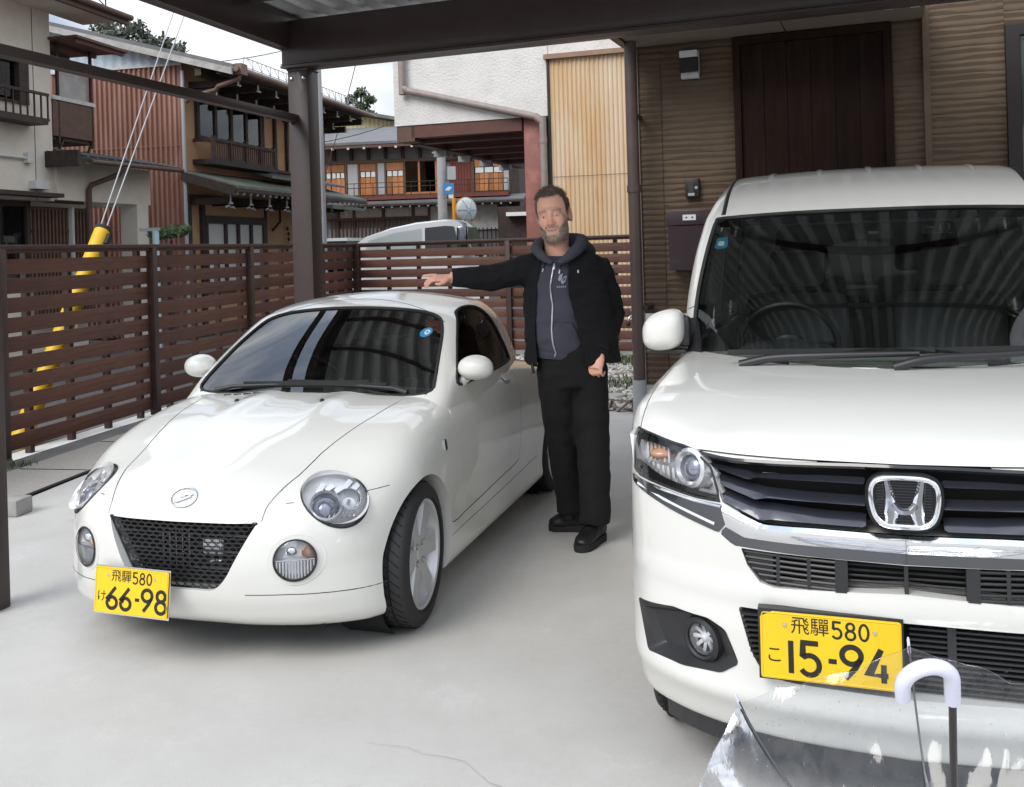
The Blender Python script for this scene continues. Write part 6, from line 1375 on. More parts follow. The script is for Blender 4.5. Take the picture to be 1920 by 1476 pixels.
    # bumper crease lines
    for s in (-1, 1): seam(FB, [(s * x, z) for x, z in [(.345, .985), (.345, .986)]][:0] or [(s * .690, .98), (s * .697, .975)], 'front', 'panel_gap', body, .002)
    # ---- cabin shell
    V, Q = shell(FR, (-.8, .0, .85), (.8, 3.0, 1.9), ((-.3, .8, 1.05), (.3, 2.5, 1.35)), (60, 110, 44))
    roof = obj('roof', npmesh('roof', V, Q)); fix_normals(roof.data)
    def FRi(P): return FR(P) + .040
    V, Q = shell(FRi, (-.8, .0, .85), (.8, 3.0, 1.9), ((-.3, .8, 1.05), (.3, 2.5, 1.35)), (30, 56, 22)); inn = obj('cutter', npmesh('c', V, Q)); fix_normals(inn.data)
    wh = [(0, 1.106), (.38, 1.092), (.56, 1.082), (.645, 1.092), (.674, 1.140), (.672, 1.22), (.664, 1.33), (.648, 1.45), (.628, 1.56), (.616, 1.604), (.585, 1.618), (.30, 1.630)]
    wo = np.array(wh + [(0, 1.632)] + [(-x, z) for x, z in wh[:0:-1]]); ws = crv(wo, 3, True)
    sw = rpoly([(.82, 1.12), (1.08, 1.42), (1.30, 1.60), (1.95, 1.63), (1.95, 1.12)], .05); sw2 = rpoly([(2.03, 1.12), (2.03, 1.63), (2.65, 1.60), (2.75, 1.12)], .05)
    rwn = rpoly([(-.52, 1.15), (.52, 1.15), (.47, 1.60), (-.47, 1.60)], .05)
    boolean(roof, [inn, cutter(ws, *fr_, -.2, 1.42), cutter(sw, (0, 0, 0), (0, 1, 0), (0, 0, 1), (1, 0, 0), -1, 1), cutter(sw2, (0, 0, 0), (0, 1, 0), (0, 0, 1), (1, 0, 0), -1, 1), cutter(rwn, *fr_, 2.6, 3.2)])
    roof.data.materials.clear(); roof.data.materials.append(M['paint_white']); roof.parent = T; roof.data.shade_smooth(); roof.data.set_sharp_from_angle(angle=math.radians(35))
    for x in np.linspace(-.42, .42, 5):                     # pressed ribs along the roof
        P3 = lay(FR, [(x, y) for y in np.linspace(1.52, 2.6, 9)], 'top', -.006); MB().tube([Vector(p) for p in P3], [.004] + [.018] * 7 + [.004], 10, flat=.7).build('roof_rib', 'paint_white', roof, smooth=60)
    g = patch(FR, ws, 'front', 'windscreen', 'windscreen_tall', T, off=-.005, step=.04)
    MB().tube([Vector(p) for p in lay(FR, ws, 'front', -.003)], .008, 6, closed=True).build('windscreen_seal', 'rubber', g, smooth=60)
    band = np.array([(x, z) for x, z in wo if z > 1.59]); band = np.vstack([band, [(-.618, 1.585), (-.3, 1.592), (0, 1.594), (.3, 1.592), (.618, 1.585)]])
    patch(FR, band, 'front', 'shade_band', 'gloss_black', g, off=-.011, step=.03)
    for s in (-1, 1):
        eb_ = np.array([(s * x, z) for x, z in [(.672, 1.145), (.671, 1.22), (.663, 1.33), (.647, 1.45), (.627, 1.56), (.600, 1.56), (.620, 1.45), (.637, 1.33), (.645, 1.22), (.646, 1.145)]]); patch(FR, eb_, 'front', 'edge_band', 'gloss_black', g, off=-.011, step=.02)
        vw = 'side+' if s > 0 else 'side-'
        patch(FR, sw, vw, 'side_window', 'tint_glass', T, off=-.004, step=.06); patch(FR, sw2, vw, 'side_window', 'tint_glass', T, off=-.004, step=.06)
        # black cowl corner
        co = np.array([(s * x, z) for x, z in [(.30, 1.106), (.45, 1.098), (.56, 1.094), (.628, 1.104), (.645, 1.16), (.658, 1.225), (.684, 1.225), (.692, 1.14), (.676, 1.088), (.60, 1.062), (.45, 1.068), (.30, 1.080)]]); patch(FR, co, 'front', 'cowl_corner', 'black_plastic', T, off=.012, thick=.02, step=.02)
        # roof drip moulding
        P3 = lay(FR, [(s * .590, y) for y in np.linspace(1.20, 2.6, 16)], 'top', -.004); MB().tube([Vector(p) for p in P3], .011, 8).build('roof_moulding', 'black_plastic', roof, smooth=50)
        seam(FR, [(s * .676, 1.27), (s * .69, 1.262), (s * .705, 1.258)], 'front', 'panel_gap', roof, .0022)
    MB().prism([tuple(p) for p in rwn], (0, 2.872, 0), (1, 0, 0), (0, 0, 1), (0, 1, 0), 0, .004).build('rear_window', 'tint_glass', T)
    MB().tube([Vector((x, .335 + .42 * x * x, 1.066)) for x in np.linspace(-.58, .58, 15)], .030, 8).build('cowl', 'black_plastic', T, smooth=50)
    for k, pts in enumerate(([(-.46, .40, 1.102), (-.36, .39, 1.126), (-.20, .37, 1.138), (.10, .38, 1.146)], [(.02, .315, 1.108), (.12, .325, 1.134), (.30, .37, 1.143), (.55, .46, 1.150)])):
        wp = bpy.data.objects.new('wiper', None); COL.objects.link(wp); wp.parent = T
        c_ = crv(pts, 5); MB().tube([Vector(p) - Vector((0, .018, 0)) for p in c_], list(np.linspace(.016, .009, len(c_))), 8).build('wiper_arm', 'black_plastic', wp, smooth=60)
        MB().bar(Vector(pts[2]) + Vector((-.30, .03, .004)), Vector(pts[3]) + Vector((.05, .03, .006)), .012, .018).build('wiper_blade', 'rubber', wp)
    st = patch(FR, rpoly([(-.615, 1.495), (-.560, 1.500), (-.560, 1.545), (-.608, 1.542)], .006), 'front', 'inspection_sticker', 'sticker_blue', T, off=-.010, step=.02)
    patch(FR, rpoly([(-.602, 1.507), (-.574, 1.509), (-.574, 1.528), (-.600, 1.527)], .004), 'front', 'sticker_field', 'sticker_white', st, off=-.0088, step=.01)
    # ---- cabin
    cab = bpy.data.objects.new('cabin', None); COL.objects.link(cab); cab.parent = T
    MB().box((0, 1.65, .56), (1.27, 1.88, .02)).build('floor', 'interior', cab)
    dbm = MB(); prof = [(.42, 1.075), (.70, 1.105), (.92, 1.09), (.98, 1.02), (.95, .75), (.72, .70)]
    dbm.add([(x, y, z) for x in (-.625, .625) for y, z in prof], [(0, 1, 2, 3, 4, 5), (11, 10, 9, 8, 7, 6)] + [(i, (i + 1) % 6, 6 + (i + 1) % 6, 6 + i) for i in range(6)]); dbm.build('dashboard', 'interior', cab, smooth=20)
    MB().ball((-.33, .83, 1.09), (.19, .11, .055), 20, 10).build('instrument_hood', 'interior', cab, smooth=60)
    steering_wheel(cab, (-.33, 1.02, 1.10), .185, .42)
    for x in (-.33, .33): bucket_seat(cab, x, 1.45, .58, .62)
    MB().box((0, 2.35, .85), (1.2, .2, .62), bev=.05).build('rear_bench', 'seat', cab, smooth=50)
    MB().box((0, 1.215, 1.545), (.15, .05, .07), bev=.015).build('sensor_housing', 'black_plastic', cab, smooth=40)
    MB().box((0, 1.19, 1.538), (.04, .01, .012)).build('sensor_window', 'sticker_white', cab)
    dc = MB().box((.235, 1.22, 1.552), (.11, .03, .05), bev=.008).build('dash_camera', 'black_plastic', cab, smooth=40)
    MB().tube([(.262 + .017 * math.cos(a), 1.20, 1.553 + .017 * math.sin(a)) for a in np.linspace(0, 2 * np.pi, 24, endpoint=False)], .0022, 6, closed=True).build('camera_lens_ring', 'chrome', dc)
    MB().box((.205, 1.2015, 1.553), (.028, .006, .006)).build('camera_mark', 'sticker_white', dc)
    # ---- mirrors
    for s in (-1, 1):
        mr = bpy.data.objects.new('door_mirror', None); COL.objects.link(mr); mr.parent = T; mr.location = (s * (.775 if s < 0 else .84), .74, 1.188)
        mb = MB().ball((0, 0, 0), (1, 1, 1), 32, 20); W = []
        for x, y, z in mb.v:
            f_ = lambda t, p: np.sign(t) * abs(t) ** p
            xx = f_(x, .75); zz = f_(z, .72); W.append((xx * .080 * (1 - .10 * zz * s * 0), f_(y, .8) * (.095 if y < 0 else .05), zz * .076 * (1 + .10 * xx * -s) + .014 * xx * -s))
        mb.v = W; mb.build('mirror_cap', 'paint_white', mr, smooth=80)
        MB().box((-s * .075, .02, -.005), (.05, .06, .12), bev=.02).build('mirror_foot', 'black_plastic', mr, smooth=40)
        MB().box((-s * .01, .01, -.079), (.15, .08, .016), bev=.006).build('mirror_base', 'black_plastic', mr, smooth=40)
        MB().box((0, .055, 0), (.16, .004, .12)).build('mirror_glass', 'chrome', mr)
    # ---- wheels, under tray, lip
    for yc in (.24, 2.62):
        for s in (-1, 1):
            make_wheel(T, (s * .640, yc, .275), s, R=.275, rim=.190, wid=.155, nice=(yc < 1)); MB().lathe([(.312, s * .46), (.314, s * .68)], c=(0, yc, .30), axis='X', n=40).build('arch_liner', 'dark_void', T)
    lipo = [(x, z) for x, z in [(-.66, .232), (-.45, .232), (0, .232), (.45, .232), (.66, .232)]]
    P3 = lay(FB, resample(lipo, .05, False), 'front', -.03); V_ = []; 
    for p in P3: V_ += [(p[0], p[1], .232), (p[0], p[1] + .02, .150), (p[0], p[1] + .09, .150), (p[0], p[1] + .09, .232)]
    nP = len(P3); MB().add(V_, [(4 * i + j, 4 * i + (j + 1) % 4, 4 * i + 4 + (j + 1) % 4, 4 * i + 4 + j) for i in range(nP - 1) for j in range(4)]).build('lower_lip', 'black_plastic', T)
    MB().box((0, 1.35, .22), (1.1, 3.0, .06)).build('under_tray', 'dark_void', T)
    return T
mat('grille_metal', (.045, .048, .062), .22, metal=.5, coat=.8)
WAGON = build_wagon()
# ------------------------------------------------------------------ the man between the cars (x right, y away, z up; origin between the feet)
from mathutils.bvhtree import BVHTree
mat('skin', (.5, .3, .22), .52, attr='Col', sss=.12, bump=(180, .10, .002))
mat('hair', (.12, .085, .060), .6, rand=.0, var=(30, (.17, .13, .10), .4, .65))
mat('beard', (.40, .34, .29), .65, var=(60, (.22, .16, .12), .45, .7))
mat('trousers', (.0032, .0032, .0036), .9, bump=(160, .4, .004))
mat('fleece', (.0042, .0042, .0056), .97, bump=[(210, .7, .006), (14, .25, .012)])
mat('hoodie', (.060, .060, .080), .92, bump=[(320, .5, .003), (11, .3, .012)], var=(6, (.050, .050, .068), .4, .7))
mat('hoodie_inner', (.022, .022, .028), .95)
mat('shoe', (.007, .007, .008), .45, bump=(60, .3, .004))
mat('shoe_sole', (.016, .016, .017), .75)
mat('zip_metal', (.55, .55, .58), .4, metal=.6)
mat('print_grey', (.34, .35, .40), .7)
mat('eye_white', (.70, .66, .62), .25)
mat('iris', (.10, .13, .14), .2)
def loft(mb, P, RX, RY, ex=(1, 0, 0), n=24, pw=2.):
    """closed tube with elliptic (superelliptic) sections; ex = direction of the rx axis"""
    P = [Vector(p) for p in P]; V = []; ex = Vector(ex)
    for i, p in enumerate(P):
        t = (P[min(i + 1, len(P) - 1)] - P[max(i - 1, 0)]).normalized(); a = (ex - t * ex.dot(t)); a.normalize(); b = t.cross(a)
        for j in range(n):
            th = 2 * math.pi * j / n; c, s = math.cos(th), math.sin(th); c = math.copysign(abs(c) ** (2 / pw), c); s = math.copysign(abs(s) ** (2 / pw), s); V.append(p + a * c * RX[i] + b * s * RY[i])
    k = len(P); return mb.add(V, [(i * n + j, i * n + (j + 1) % n, (i + 1) * n + (j + 1) % n, (i + 1) * n + j) for i in range(k - 1) for j in range(n)] + [tuple(range(n - 1, -1, -1)), tuple((k - 1) * n + j for j in range(n))])
def remesh(name, mb, vox, m, parent, sm=6, wr=0., seed=0, wl=.09):
    o = mb.build(name, None); md = o.modifiers.new('r', 'REMESH'); md.mode = 'VOXEL'; md.voxel_size = vox; md.use_smooth_shade = True
    if sm: s = o.modifiers.new('s', 'SMOOTH'); s.factor = .5; s.iterations = sm
    applied(o); me = o.data
    if wr:                                                  # cloth folds
        from mathutils import noise as nz
        n_ = len(me.vertices); C = np.empty(n_ * 3); me.vertices.foreach_get('co', C); C = C.reshape(-1, 3); Nv = np.empty(n_ * 3); me.vertex_normals.foreach_get('vector', Nv); Nv = Nv.reshape(-1, 3)
        d = np.array([nz.noise(Vector((x / wl * .6 + seed, y / wl * .6, z / wl * 1.6))) + .5 * nz.noise(Vector((x / wl * 2.1, y / wl * 2.1 + seed, z / wl * 3.))) for x, y, z in C])
        me.vertices.foreach_set('co', (C + Nv * d[:, None] * wr).ravel()); me.update()
    me.materials.clear(); me.materials.append(M[m]); me.shade_smooth(); o.parent = parent; return o
def on_front(bvh, x, z, off=.002):
    h = bvh.ray_cast(Vector((x, -2, z)), Vector((0, 1, 0)))
    return (h[0] + h[1] * off, h[1]) if h[0] is not None else (Vector((x, -.1, z)), Vector((0, -1, 0)))
def ellip(P, c, r): q = (P - np.array(c)) / np.array(r); return (np.linalg.norm(q, axis=1) - 1) * min(r)
def smin(a, b, k): return -smax(-a, -b, k)
def head_F(P):
    x = np.abs(P[:, 0]); Q = np.stack([x, P[:, 1], P[:, 2]], 1)
    f = smin(ellip(P, (0, .018, .048), (.079, .098, .092)), ellip(P, (0, -.024, -.030), (.068, .080, .102)), .03)
    f = smin(f, ellip(Q, (.025, -.028, -.080), (.032, .050, .036)), .03)           # jaw
    f = smin(f, ellip(P, (0, -.070, -.103), (.030, .030, .026)), .025)             # chin
    f = smin(f, ellip(Q, (.040, -.074, -.022), (.025, .024, .026)), .02)           # cheeks
    f = smin(f, ellip(Q, (.028, -.092, .026), (.030, .014, .011)), .014)           # brow
    f = smax(f, -ellip(Q, (.032, -.114, .004), (.021, .018, .012)), .016)          # sockets
    f = smin(f, ellip(Q, (.032, -.088, .003), (.0135, .0125, .0115)), .003)        # eyelids over the eyeballs
    f = smin(f, ellip(P, (0, -.100, -.004), (.011, .016, .034)), .012)             # bridge of the nose
    f = smin(f, ellip(P, (0, -.116, -.030), (.015, .018, .014)), .010)             # tip
    f = smin(f, ellip(Q, (.013, -.104, -.034), (.010, .012, .009)), .006)          # nostrils
    f = smin(f, ellip(P, (0, -.093, -.064), (.026, .013, .0075)), .008); f = smin(f, ellip(P, (0, -.092, -.075), (.022, .012, .0075)), .006)   # lips
    f = smax(f, -ellip(P, (0, -.108, -.0695), (.024, .010, .0018)), .004)
    f = smin(f, ellip(P, (0, .024, -.13), (.052, .056, .10)), .035)                 # top of the neck
    return f
def build_man():
    T = thing('person', 'bearded man in a black open jacket, grey hoodie and black trousers pointing left', 'person', (.30, 5.10, 0))
    HS = 1.03; HC = Vector((-.083, -.018, 1.676)); HR = Matrix.Rotation(math.radians(-12), 3, 'Z') @ Matrix.Rotation(math.radians(-7), 3, 'Y') @ Matrix.Rotation(math.radians(4), 3, 'X')
    toW = lambda p: HC + HR @ (Vector(p) * HS)
    # ---- the body: one continuous surface
    mb = MB()
    V, Q = shell(head_F, (-.13, -.17, -.20), (.13, .17, .18), ((-.018, -.05, -.075), (.018, .045, .055)), (44, 56, 64)); mb.add([toW(p) for p in V], Q)
    for s in (-1, 1):                                       # ears: concha with raised helix
        ring = [(s * (.079 + .014 * (.5 + .5 * math.cos(a)) * .6), .012 + .018 * math.cos(a) - .004 * math.sin(a), -.004 + .033 * math.sin(a)) for a in np.linspace(0, 2 * np.pi, 20, endpoint=False)]
        mb.tube([toW(p) for p in ring], .0062, 8, closed=True); loft(mb, [toW((s * .072, .014, -.004)), toW((s * .083, .013, -.004))], [.018] * 2, [.030] * 2, ex=HR @ Vector((0, 1, 0)))
    loft(mb, [(-.083, .0, 1.60), (-.075, .012, 1.53), (-.055, .02, 1.46), (-.04, .02, 1.40)], [.054, .057, .080, .11], [.056, .060, .07, .08])
    loft(mb, [(-.01, 0, .86), (-.01, 0, .95), (-.02, -.005, 1.08), (-.03, 0, 1.25), (-.035, .005, 1.38), (-.045, .01, 1.46)], [.13, .125, .12, .12, .12, .09], [.09, .09, .09, .09, .085, .06])
    loft(mb, [(-.12, 0, 1.38), (-.205, 0, 1.385), (-.33, -.01, 1.38), (-.43, -.02, 1.365), (-.52, -.035, 1.37), (-.598, -.05, 1.374), (-.62, -.052, 1.374)], [.06, .058, .046, .040, .038, .028, .027], [.06, .058, .046, .040, .040, .031, .030], ex=(0, 1, 0))
    loft(mb, [(.05, 0, 1.38), (.125, .01, 1.375), (.18, .03, 1.28), (.215, .05, 1.16), (.175, -.01, 1.07), (.130, -.09, .985), (.124, -.10, .972)], [.06, .058, .046, .040, .040, .029, .028], [.06, .058, .046, .042, .042, .031, .030])
    for a, k_, b in (((-.10, 0, .90), (-.07, .06, .50), (-.03, .155, .09)), ((.08, 0, .90), (.085, -.05, .50), (.085, -.075, .09))):
        a, k_, b = Vector(a), Vector(k_), Vector(b); loft(mb, [a, a.lerp(k_, .5), k_, k_.lerp(b, .4), k_.lerp(b, .8)], [.078, .066, .050, .046, .034], [.08, .068, .052, .048, .036])
    # left hand, palm up and open towards the roadster, pointing left
    def finger(pts, r): mb.tube([Vector(p) for p in pts], r, 8)
    w = Vector((-.62, -.052, 1.374))
    loft(mb, [w, w + Vector((-.03, -.003, -.002)), w + Vector((-.062, -.006, -.001)), w + Vector((-.080, -.006, .001))], [.030, .040, .042, .038], [.017, .016, .014, .012], ex=(0, 1, .35))
    base = w + Vector((-.076, -.006, .001))
    for off, dz, L, bend in ((.033, .014, .070, -.02), (.011, .006, .060, -.34), (-.012, -.002, .056, -.40), (-.034, -.010, .046, -.42)):
        p0 = base + Vector((.004, off, dz)); p1 = p0 + Vector((-L * .52, .002, L * bend * .35)); p2 = p1 + Vector((-L * .34, 0, L * bend * .8)); p3 = p2 + Vector((-L * .20, 0, L * bend * .9)); finger([p0, p1, p2, p3], [.0088, .0082, .0074, .0058])
    finger([w + Vector((-.012, -.030, -.008)), w + Vector((-.030, -.052, -.022)), w + Vector((-.055, -.060, -.030)), w + Vector((-.074, -.060, -.027))], [.013, .0105, .0092, .0066])
    # right hand, relaxed fist at the hip
    w = Vector((.124, -.10, .972)); d = Vector((-.30, -.28, -.91)).normalized(); sx = Vector((.86, -.50, .0)).normalized(); nn = sx.cross(d)
    loft(mb, [w, w + d * .03, w + d * .065, w + d * .085], [.030, .041, .043, .038], [.020, .022, .022, .019], ex=sx)
    for k, (u, L) in enumerate(((-.033, .042), (-.011, .046), (.012, .044), (.034, .036))):
        p0 = w + d * .082 + sx * u; p1 = p0 + d * L * .55 + nn * .010; p2 = p1 + d * .004 + nn * .030; p3 = p2 - d * .024 + nn * .010; finger([p0, p1, p2, p3], [.0100, .0095, .0088, .0070])
    finger([w + d * .022 - sx * .034, w + d * .050 - sx * .046 + nn * .010, w + d * .078 - sx * .040 + nn * .018, w + d * .096 - sx * .030 + nn * .022], [.0135, .0110, .0098, .0072])
    body = remesh('body', mb, .0042, 'skin', T, sm=2)
    me = body.data; n = len(me.vertices); co = np.empty(n * 3); me.vertices.foreach_get('co', co); co = co.reshape(-1, 3)
    Ri = np.array(HR.transposed()); L = (co - np.array(HC)) @ Ri.T / HS; ax = np.abs(L[:, 0]); y, z = L[:, 1], L[:, 2]
    col = np.tile(np.array((.84, .46, .325)), (n, 1)); hd = co[:, 2] > 1.5
    from mathutils import noise as nz
    def bl(mask_v, c): nonlocal col; m_ = np.clip(mask_v, 0, 1)[:, None]; col = col * (1 - m_) + np.array(c) * m_
    g = lambda cx, cy, cz, r, s: np.exp(-(((ax - cx) / r[0]) ** 2 + ((z - cz) / r[1]) ** 2)) * (y < cy) * hd * s
    bl(g(.040, -.02, -.024, (.024, .020), .55), (.78, .33, .235)); bl(g(.0, -.09, -.030, (.016, .014), .5), (.76, .32, .23)); bl(np.clip((ax - .070) / .01, 0, 1) * hd * (z < .04) * .5, (.52, .22, .17))
    bl(g(.032, -.06, .004, (.020, .012), .20), (.62, .32, .23))
    bl(np.clip((z - .045) / .02, 0, 1) * hd * (y < .0) * .25, (.70, .40, .285))
    hair_m = hd * (np.clip((z - (.092 + .25 * (y + .06)) + np.clip(.055 - ax, 0, 1) * 0 + .0) / .010, 0, 1) * (y < -.03) + (y >= -.03) * np.clip((z + .035 - .06 * np.clip(-y / .04, -1, 1)) / .014, 0, 1) * np.clip((ax - .045) / .01 + (y > .03) * 2 + (z > .075) * 2, 0, 1)); hair_m = hair_m * (ax < .0775); bl(hair_m * .95, (.17, .125, .09))
    bd_ = hd * np.clip((-.064 - z + 1.0 * np.clip(ax - .030, 0, .05)) / .022, 0, 1) * (y < .02) * (z > -.145); moust = np.exp(-(((z + .052) / .0085) ** 2)) * (ax < .034) * (y < -.07) * hd
    side = hd * (ax < .076) * np.clip((ax - .050) / .012, 0, 1) * (z < .0) * (z > -.145) * (y < .005)
    bl(np.clip(np.maximum(np.maximum(bd_, moust * .8), side * .7), 0, 1) * .55, (.42, .32, .255))
    zl_ = z - 7. * ax ** 2; lip = (np.exp(-(((zl_ + .0695) / .0080) ** 2)) * (ax < .025) * (y < -.075) * hd); bl(lip * .95, (.56, .25, .20)); bl(np.exp(-(((zl_ + .0695) / .0016) ** 2)) * (ax < .028) * (y < -.075) * hd * .7, (.16, .06, .05))
    bl(np.exp(-(((z - (.029 + .10 * (.035 - ax) * (ax > .035) - .05 * (.02 - ax) * (ax < .02))) / .0048) ** 2)) * (ax > .012) * (ax < .054) * (y < -.055) * hd * .80, (.16, .11, .08))
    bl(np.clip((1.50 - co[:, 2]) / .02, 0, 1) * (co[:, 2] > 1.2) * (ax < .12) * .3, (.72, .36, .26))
    bl((co[:, 2] < 1.45) * .3, (.72, .36, .27))
    ca = me.color_attributes.new('Col', 'FLOAT_COLOR', 'POINT'); ca.data.foreach_set('color', np.c_[col, np.ones(n)].astype(np.float32).ravel())
    for s in (-1, 1):                                       # eyes showing between the lids
        e = MB().ball((0, 0, 0), (.0115, .0064, .0052), 14, 8).build('eye', 'eye_white', body, smooth=60); e.location = toW((s * .0325, -.0992, .0030)); e.rotation_euler = HR.to_euler()
        i_ = MB().ball((0, 0, 0), (.0050, .0030, .0048), 12, 8).build('iris', 'iris', e, smooth=60); i_.location = (0, -.0042, .0002)
    # ---- hair and beard
    rg = np.random.default_rng(3); hb = MB(); bb = MB()
    pts = []
    for _ in range(7500):
        d = rg.normal(size=3); d /= np.linalg.norm(d)
        if d[2] < -.45: continue
        pts.append(d)
    D = np.array(pts); S = np.tile(np.array((0, .0, .0)), (len(D), 1)); H_, hit = cast(head_F, S + D * .25, -D, tmax=.3, n=120); G_ = grad(head_F, H_)
    for p, g_, in zip(H_, G_):
        x, y_, z_ = p; axx = abs(x)
        hl_ = .094 + .030 * (1 - (axx / .06) ** 2) * 0 - .25 * max(0, axx - .045)
        top = z_ > .085 and (y_ > -.075 or z_ > hl_)
        sidep = (axx > .058 or y_ > .05) and z_ > -.035 and y_ > -.028 + .25 * max(0, .045 - z_) and not (axx > .07 and abs(y_ - .012) < .018 and z_ < .03)
        if y_ < -.04 and z_ < .100 - .30 * max(0, axx - .05): top = False
        if not (top or sidep): continue
        if top: L_ = rg.uniform(.014, .026); dr = Vector(g_) * .55 + Vector((rg.normal() * .30 - .30, -.10 + rg.normal() * .3, .42 + rg.normal() * .2))
        else: L_ = rg.uniform(.007, .014); dr = Vector(g_) * .8 + Vector((0, .35, -.25))
        dr.normalize(); a = toW(p); e = HR @ dr
        m_ = a + e * L_ * .55; t_ = m_ + (e + Vector((rg.normal() * .25, rg.normal() * .25, -.15))).normalized() * L_ * .45
        hb.tube([a - e * .002, m_, t_], [.0014, .0011, .0003], 3, cap=False)
    tag(hb.build('hair', 'hair', body), kind='stuff')
    for _ in range(5000):
        d = np.array((rg.uniform(-1, 1), -abs(rg.normal()) * .8 - .1, rg.uniform(-1.2, .1))); d /= np.linalg.norm(d); pts.append(d)
    D = np.array(pts[-5000:]); H_, hit = cast(head_F, D * .25, -D, tmax=.3, n=120); G_ = grad(head_F, H_)
    for p, g_ in zip(H_, G_):
        x, y_, z_ = p; axx = abs(x)
        ok = (z_ < -.087 and z_ > -.128 and y_ < -.02) or (z_ < -.066 + 1.0 * max(0, axx - .030) and axx > .032 and y_ < -.005 and z_ > -.128)  or (abs(z_ + .0525) < .006 and axx < .034 and y_ < -.07)
        if not ok or (abs(z_ + .07) < .012 and axx < .028): continue
        L_ = rg.uniform(.003, .0065) * (1.3 if z_ < -.09 else 1); e = HR @ (Vector(g_) * .5 + Vector((rg.normal() * .2, 0, -.8))).normalized(); a = toW(p)
        bb.tube([a, a + e * L_ * .6, a + e * L_], [.0011, .0009, .0003], 3, cap=False)
    tag(bb.build('beard', 'beard', body), kind='stuff')
    # ---- trousers
    mb = MB(); loft(mb, [(-.005, 0, .80), (-.008, 0, .88), (-.008, 0, .98), (-.008, 0, 1.02)], [.168, .180, .176, .17], [.118, .125, .122, .12], pw=2.4)
    loft(mb, [(-.092, .0, .88), (-.088, .01, .75), (-.078, .035, .62), (-.070, .06, .50), (-.056, .09, .38), (-.040, .125, .25), (-.028, .150, .120)], [.100, .096, .088, .082, .078, .074, .074], [.115, .105, .095, .088, .084, .082, .084])
    loft(mb, [(.078, .0, .88), (.082, -.005, .75), (.084, -.02, .62), (.086, -.04, .50), (.088, -.055, .38), (.086, -.065, .25), (.082, -.070, .105)], [.100, .096, .090, .086, .083, .081, .080], [.115, .105, .096, .090, .087, .085, .088])
    remesh('trousers', mb, .011, 'trousers', T, sm=4, wr=.007, seed=4, wl=.12)
    # ---- shoes
    for heel, toe, an in (((.045, .145), (-.140, .185), (-.035, .150)), ((.125, .005), (-.010, -.215), (.085, -.070))):
        h, t_ = Vector((*heel, 0)), Vector((*toe, 0)); d = (t_ - h).normalized(); sd = Vector((-d.y, d.x, 0)); Lh = (t_ - h).length
        s = hollow('shoe', (0, 0, 0), T); mb = MB()
        loft(mb, [h + d * u * Lh + Vector((0, 0, zz)) for u, zz in ((.0, .055), (.06, .062), (.25, .075), (.45, .070), (.65, .055), (.85, .046), (.97, .040), (1.0, .036))], [.020, .036, .040, .043, .049, .047, .032, .012], [.030, .048, .060, .052, .040, .030, .022, .010], ex=sd)
        loft(mb, [Vector((an[0], an[1], .07)), Vector((an[0], an[1], .12)), Vector((an[0], an[1], .15))], [.048, .046, .045], [.055, .050, .048], ex=sd); remesh('upper', mb, .006, 'shoe', s, sm=4, wr=.002, wl=.04)
        po = crv([(-.008, 0), (.02, .036), (.10, .041), (.18, .050), (.25, .048), (.285, .022), (.290, 0), (.285, -.022), (.25, -.048), (.18, -.044), (.10, -.038), (.02, -.036)], 4, True) * (Lh / .28)
        V = []; 
        for zz, sc in ((0.0, .97), (.012, 1.03), (.030, 1.04), (.036, .98)): V += [h + d * (p[0] if True else 0) + sd * p[1] * sc + Vector((0, 0, zz)) for p in po]
        k_ = len(po); MB().add(V, [(i * k_ + j, i * k_ + (j + 1) % k_, (i + 1) * k_ + (j + 1) % k_, (i + 1) * k_ + j) for i in range(3) for j in range(k_)] + [tuple(range(k_ - 1, -1, -1)), tuple(3 * k_ + j for j in range(k_))]).build('sole', 'shoe_sole', s, smooth=40)
        for u in (.42, .50, .58): q = h + d * u * Lh; MB().tube([q + sd * .030 + Vector((0, 0, .098 - u * .05)), q + Vector((0, 0, .128 - u * .06)), q - sd * .030 + Vector((0, 0, .098 - u * .05))], .004, 6).build('lace', 'shoe', s, smooth=50)
    # ---- hoodie
    ho = hollow('hoodie', (0, 0, 0), T); mb = MB()
    loft(mb, [(-.068, 0, .955), (-.066, 0, .975), (-.064, 0, 1.00), (-.068, -.006, 1.06), (-.072, -.004, 1.14), (-.076, 0, 1.24), (-.078, .0, 1.34), (-.080, .012, 1.40), (-.080, .03, 1.438)], [.128, .130, .134, .140, .138, .134, .132, .126, .10], [.118, .120, .128, .140, .138, .132, .126, .114, .085], pw=2.3)
    tor = remesh('hoodie_body', mb, .009, 'hoodie', ho, sm=3, wr=.007, seed=9, wl=.11); dg = bpy.context.evaluated_depsgraph_get(); bv = BVHTree.FromPolygons([v.co for v in tor.data.vertices], [p.vertices for p in tor.data.polygons])
    mb = MB(); loft(mb, [(-.067, 0, .945), (-.066, 0, .960), (-.065, 0, .992)], [.127, .132, .134], [.117, .123, .125], pw=2.3); mb.build('rib_hem', 'hoodie', ho, smooth=60)
    hp = crv([(-.098, -.128, 1.435), (-.150, -.108, 1.472), (-.172, -.045, 1.505), (-.160, .045, 1.530), (-.110, .105, 1.545), (-.040, .118, 1.550), (.030, .080, 1.548), (.062, .005, 1.540), (.042, -.065, 1.512), (-.010, -.115, 1.470), (-.070, -.130, 1.435)], 5)
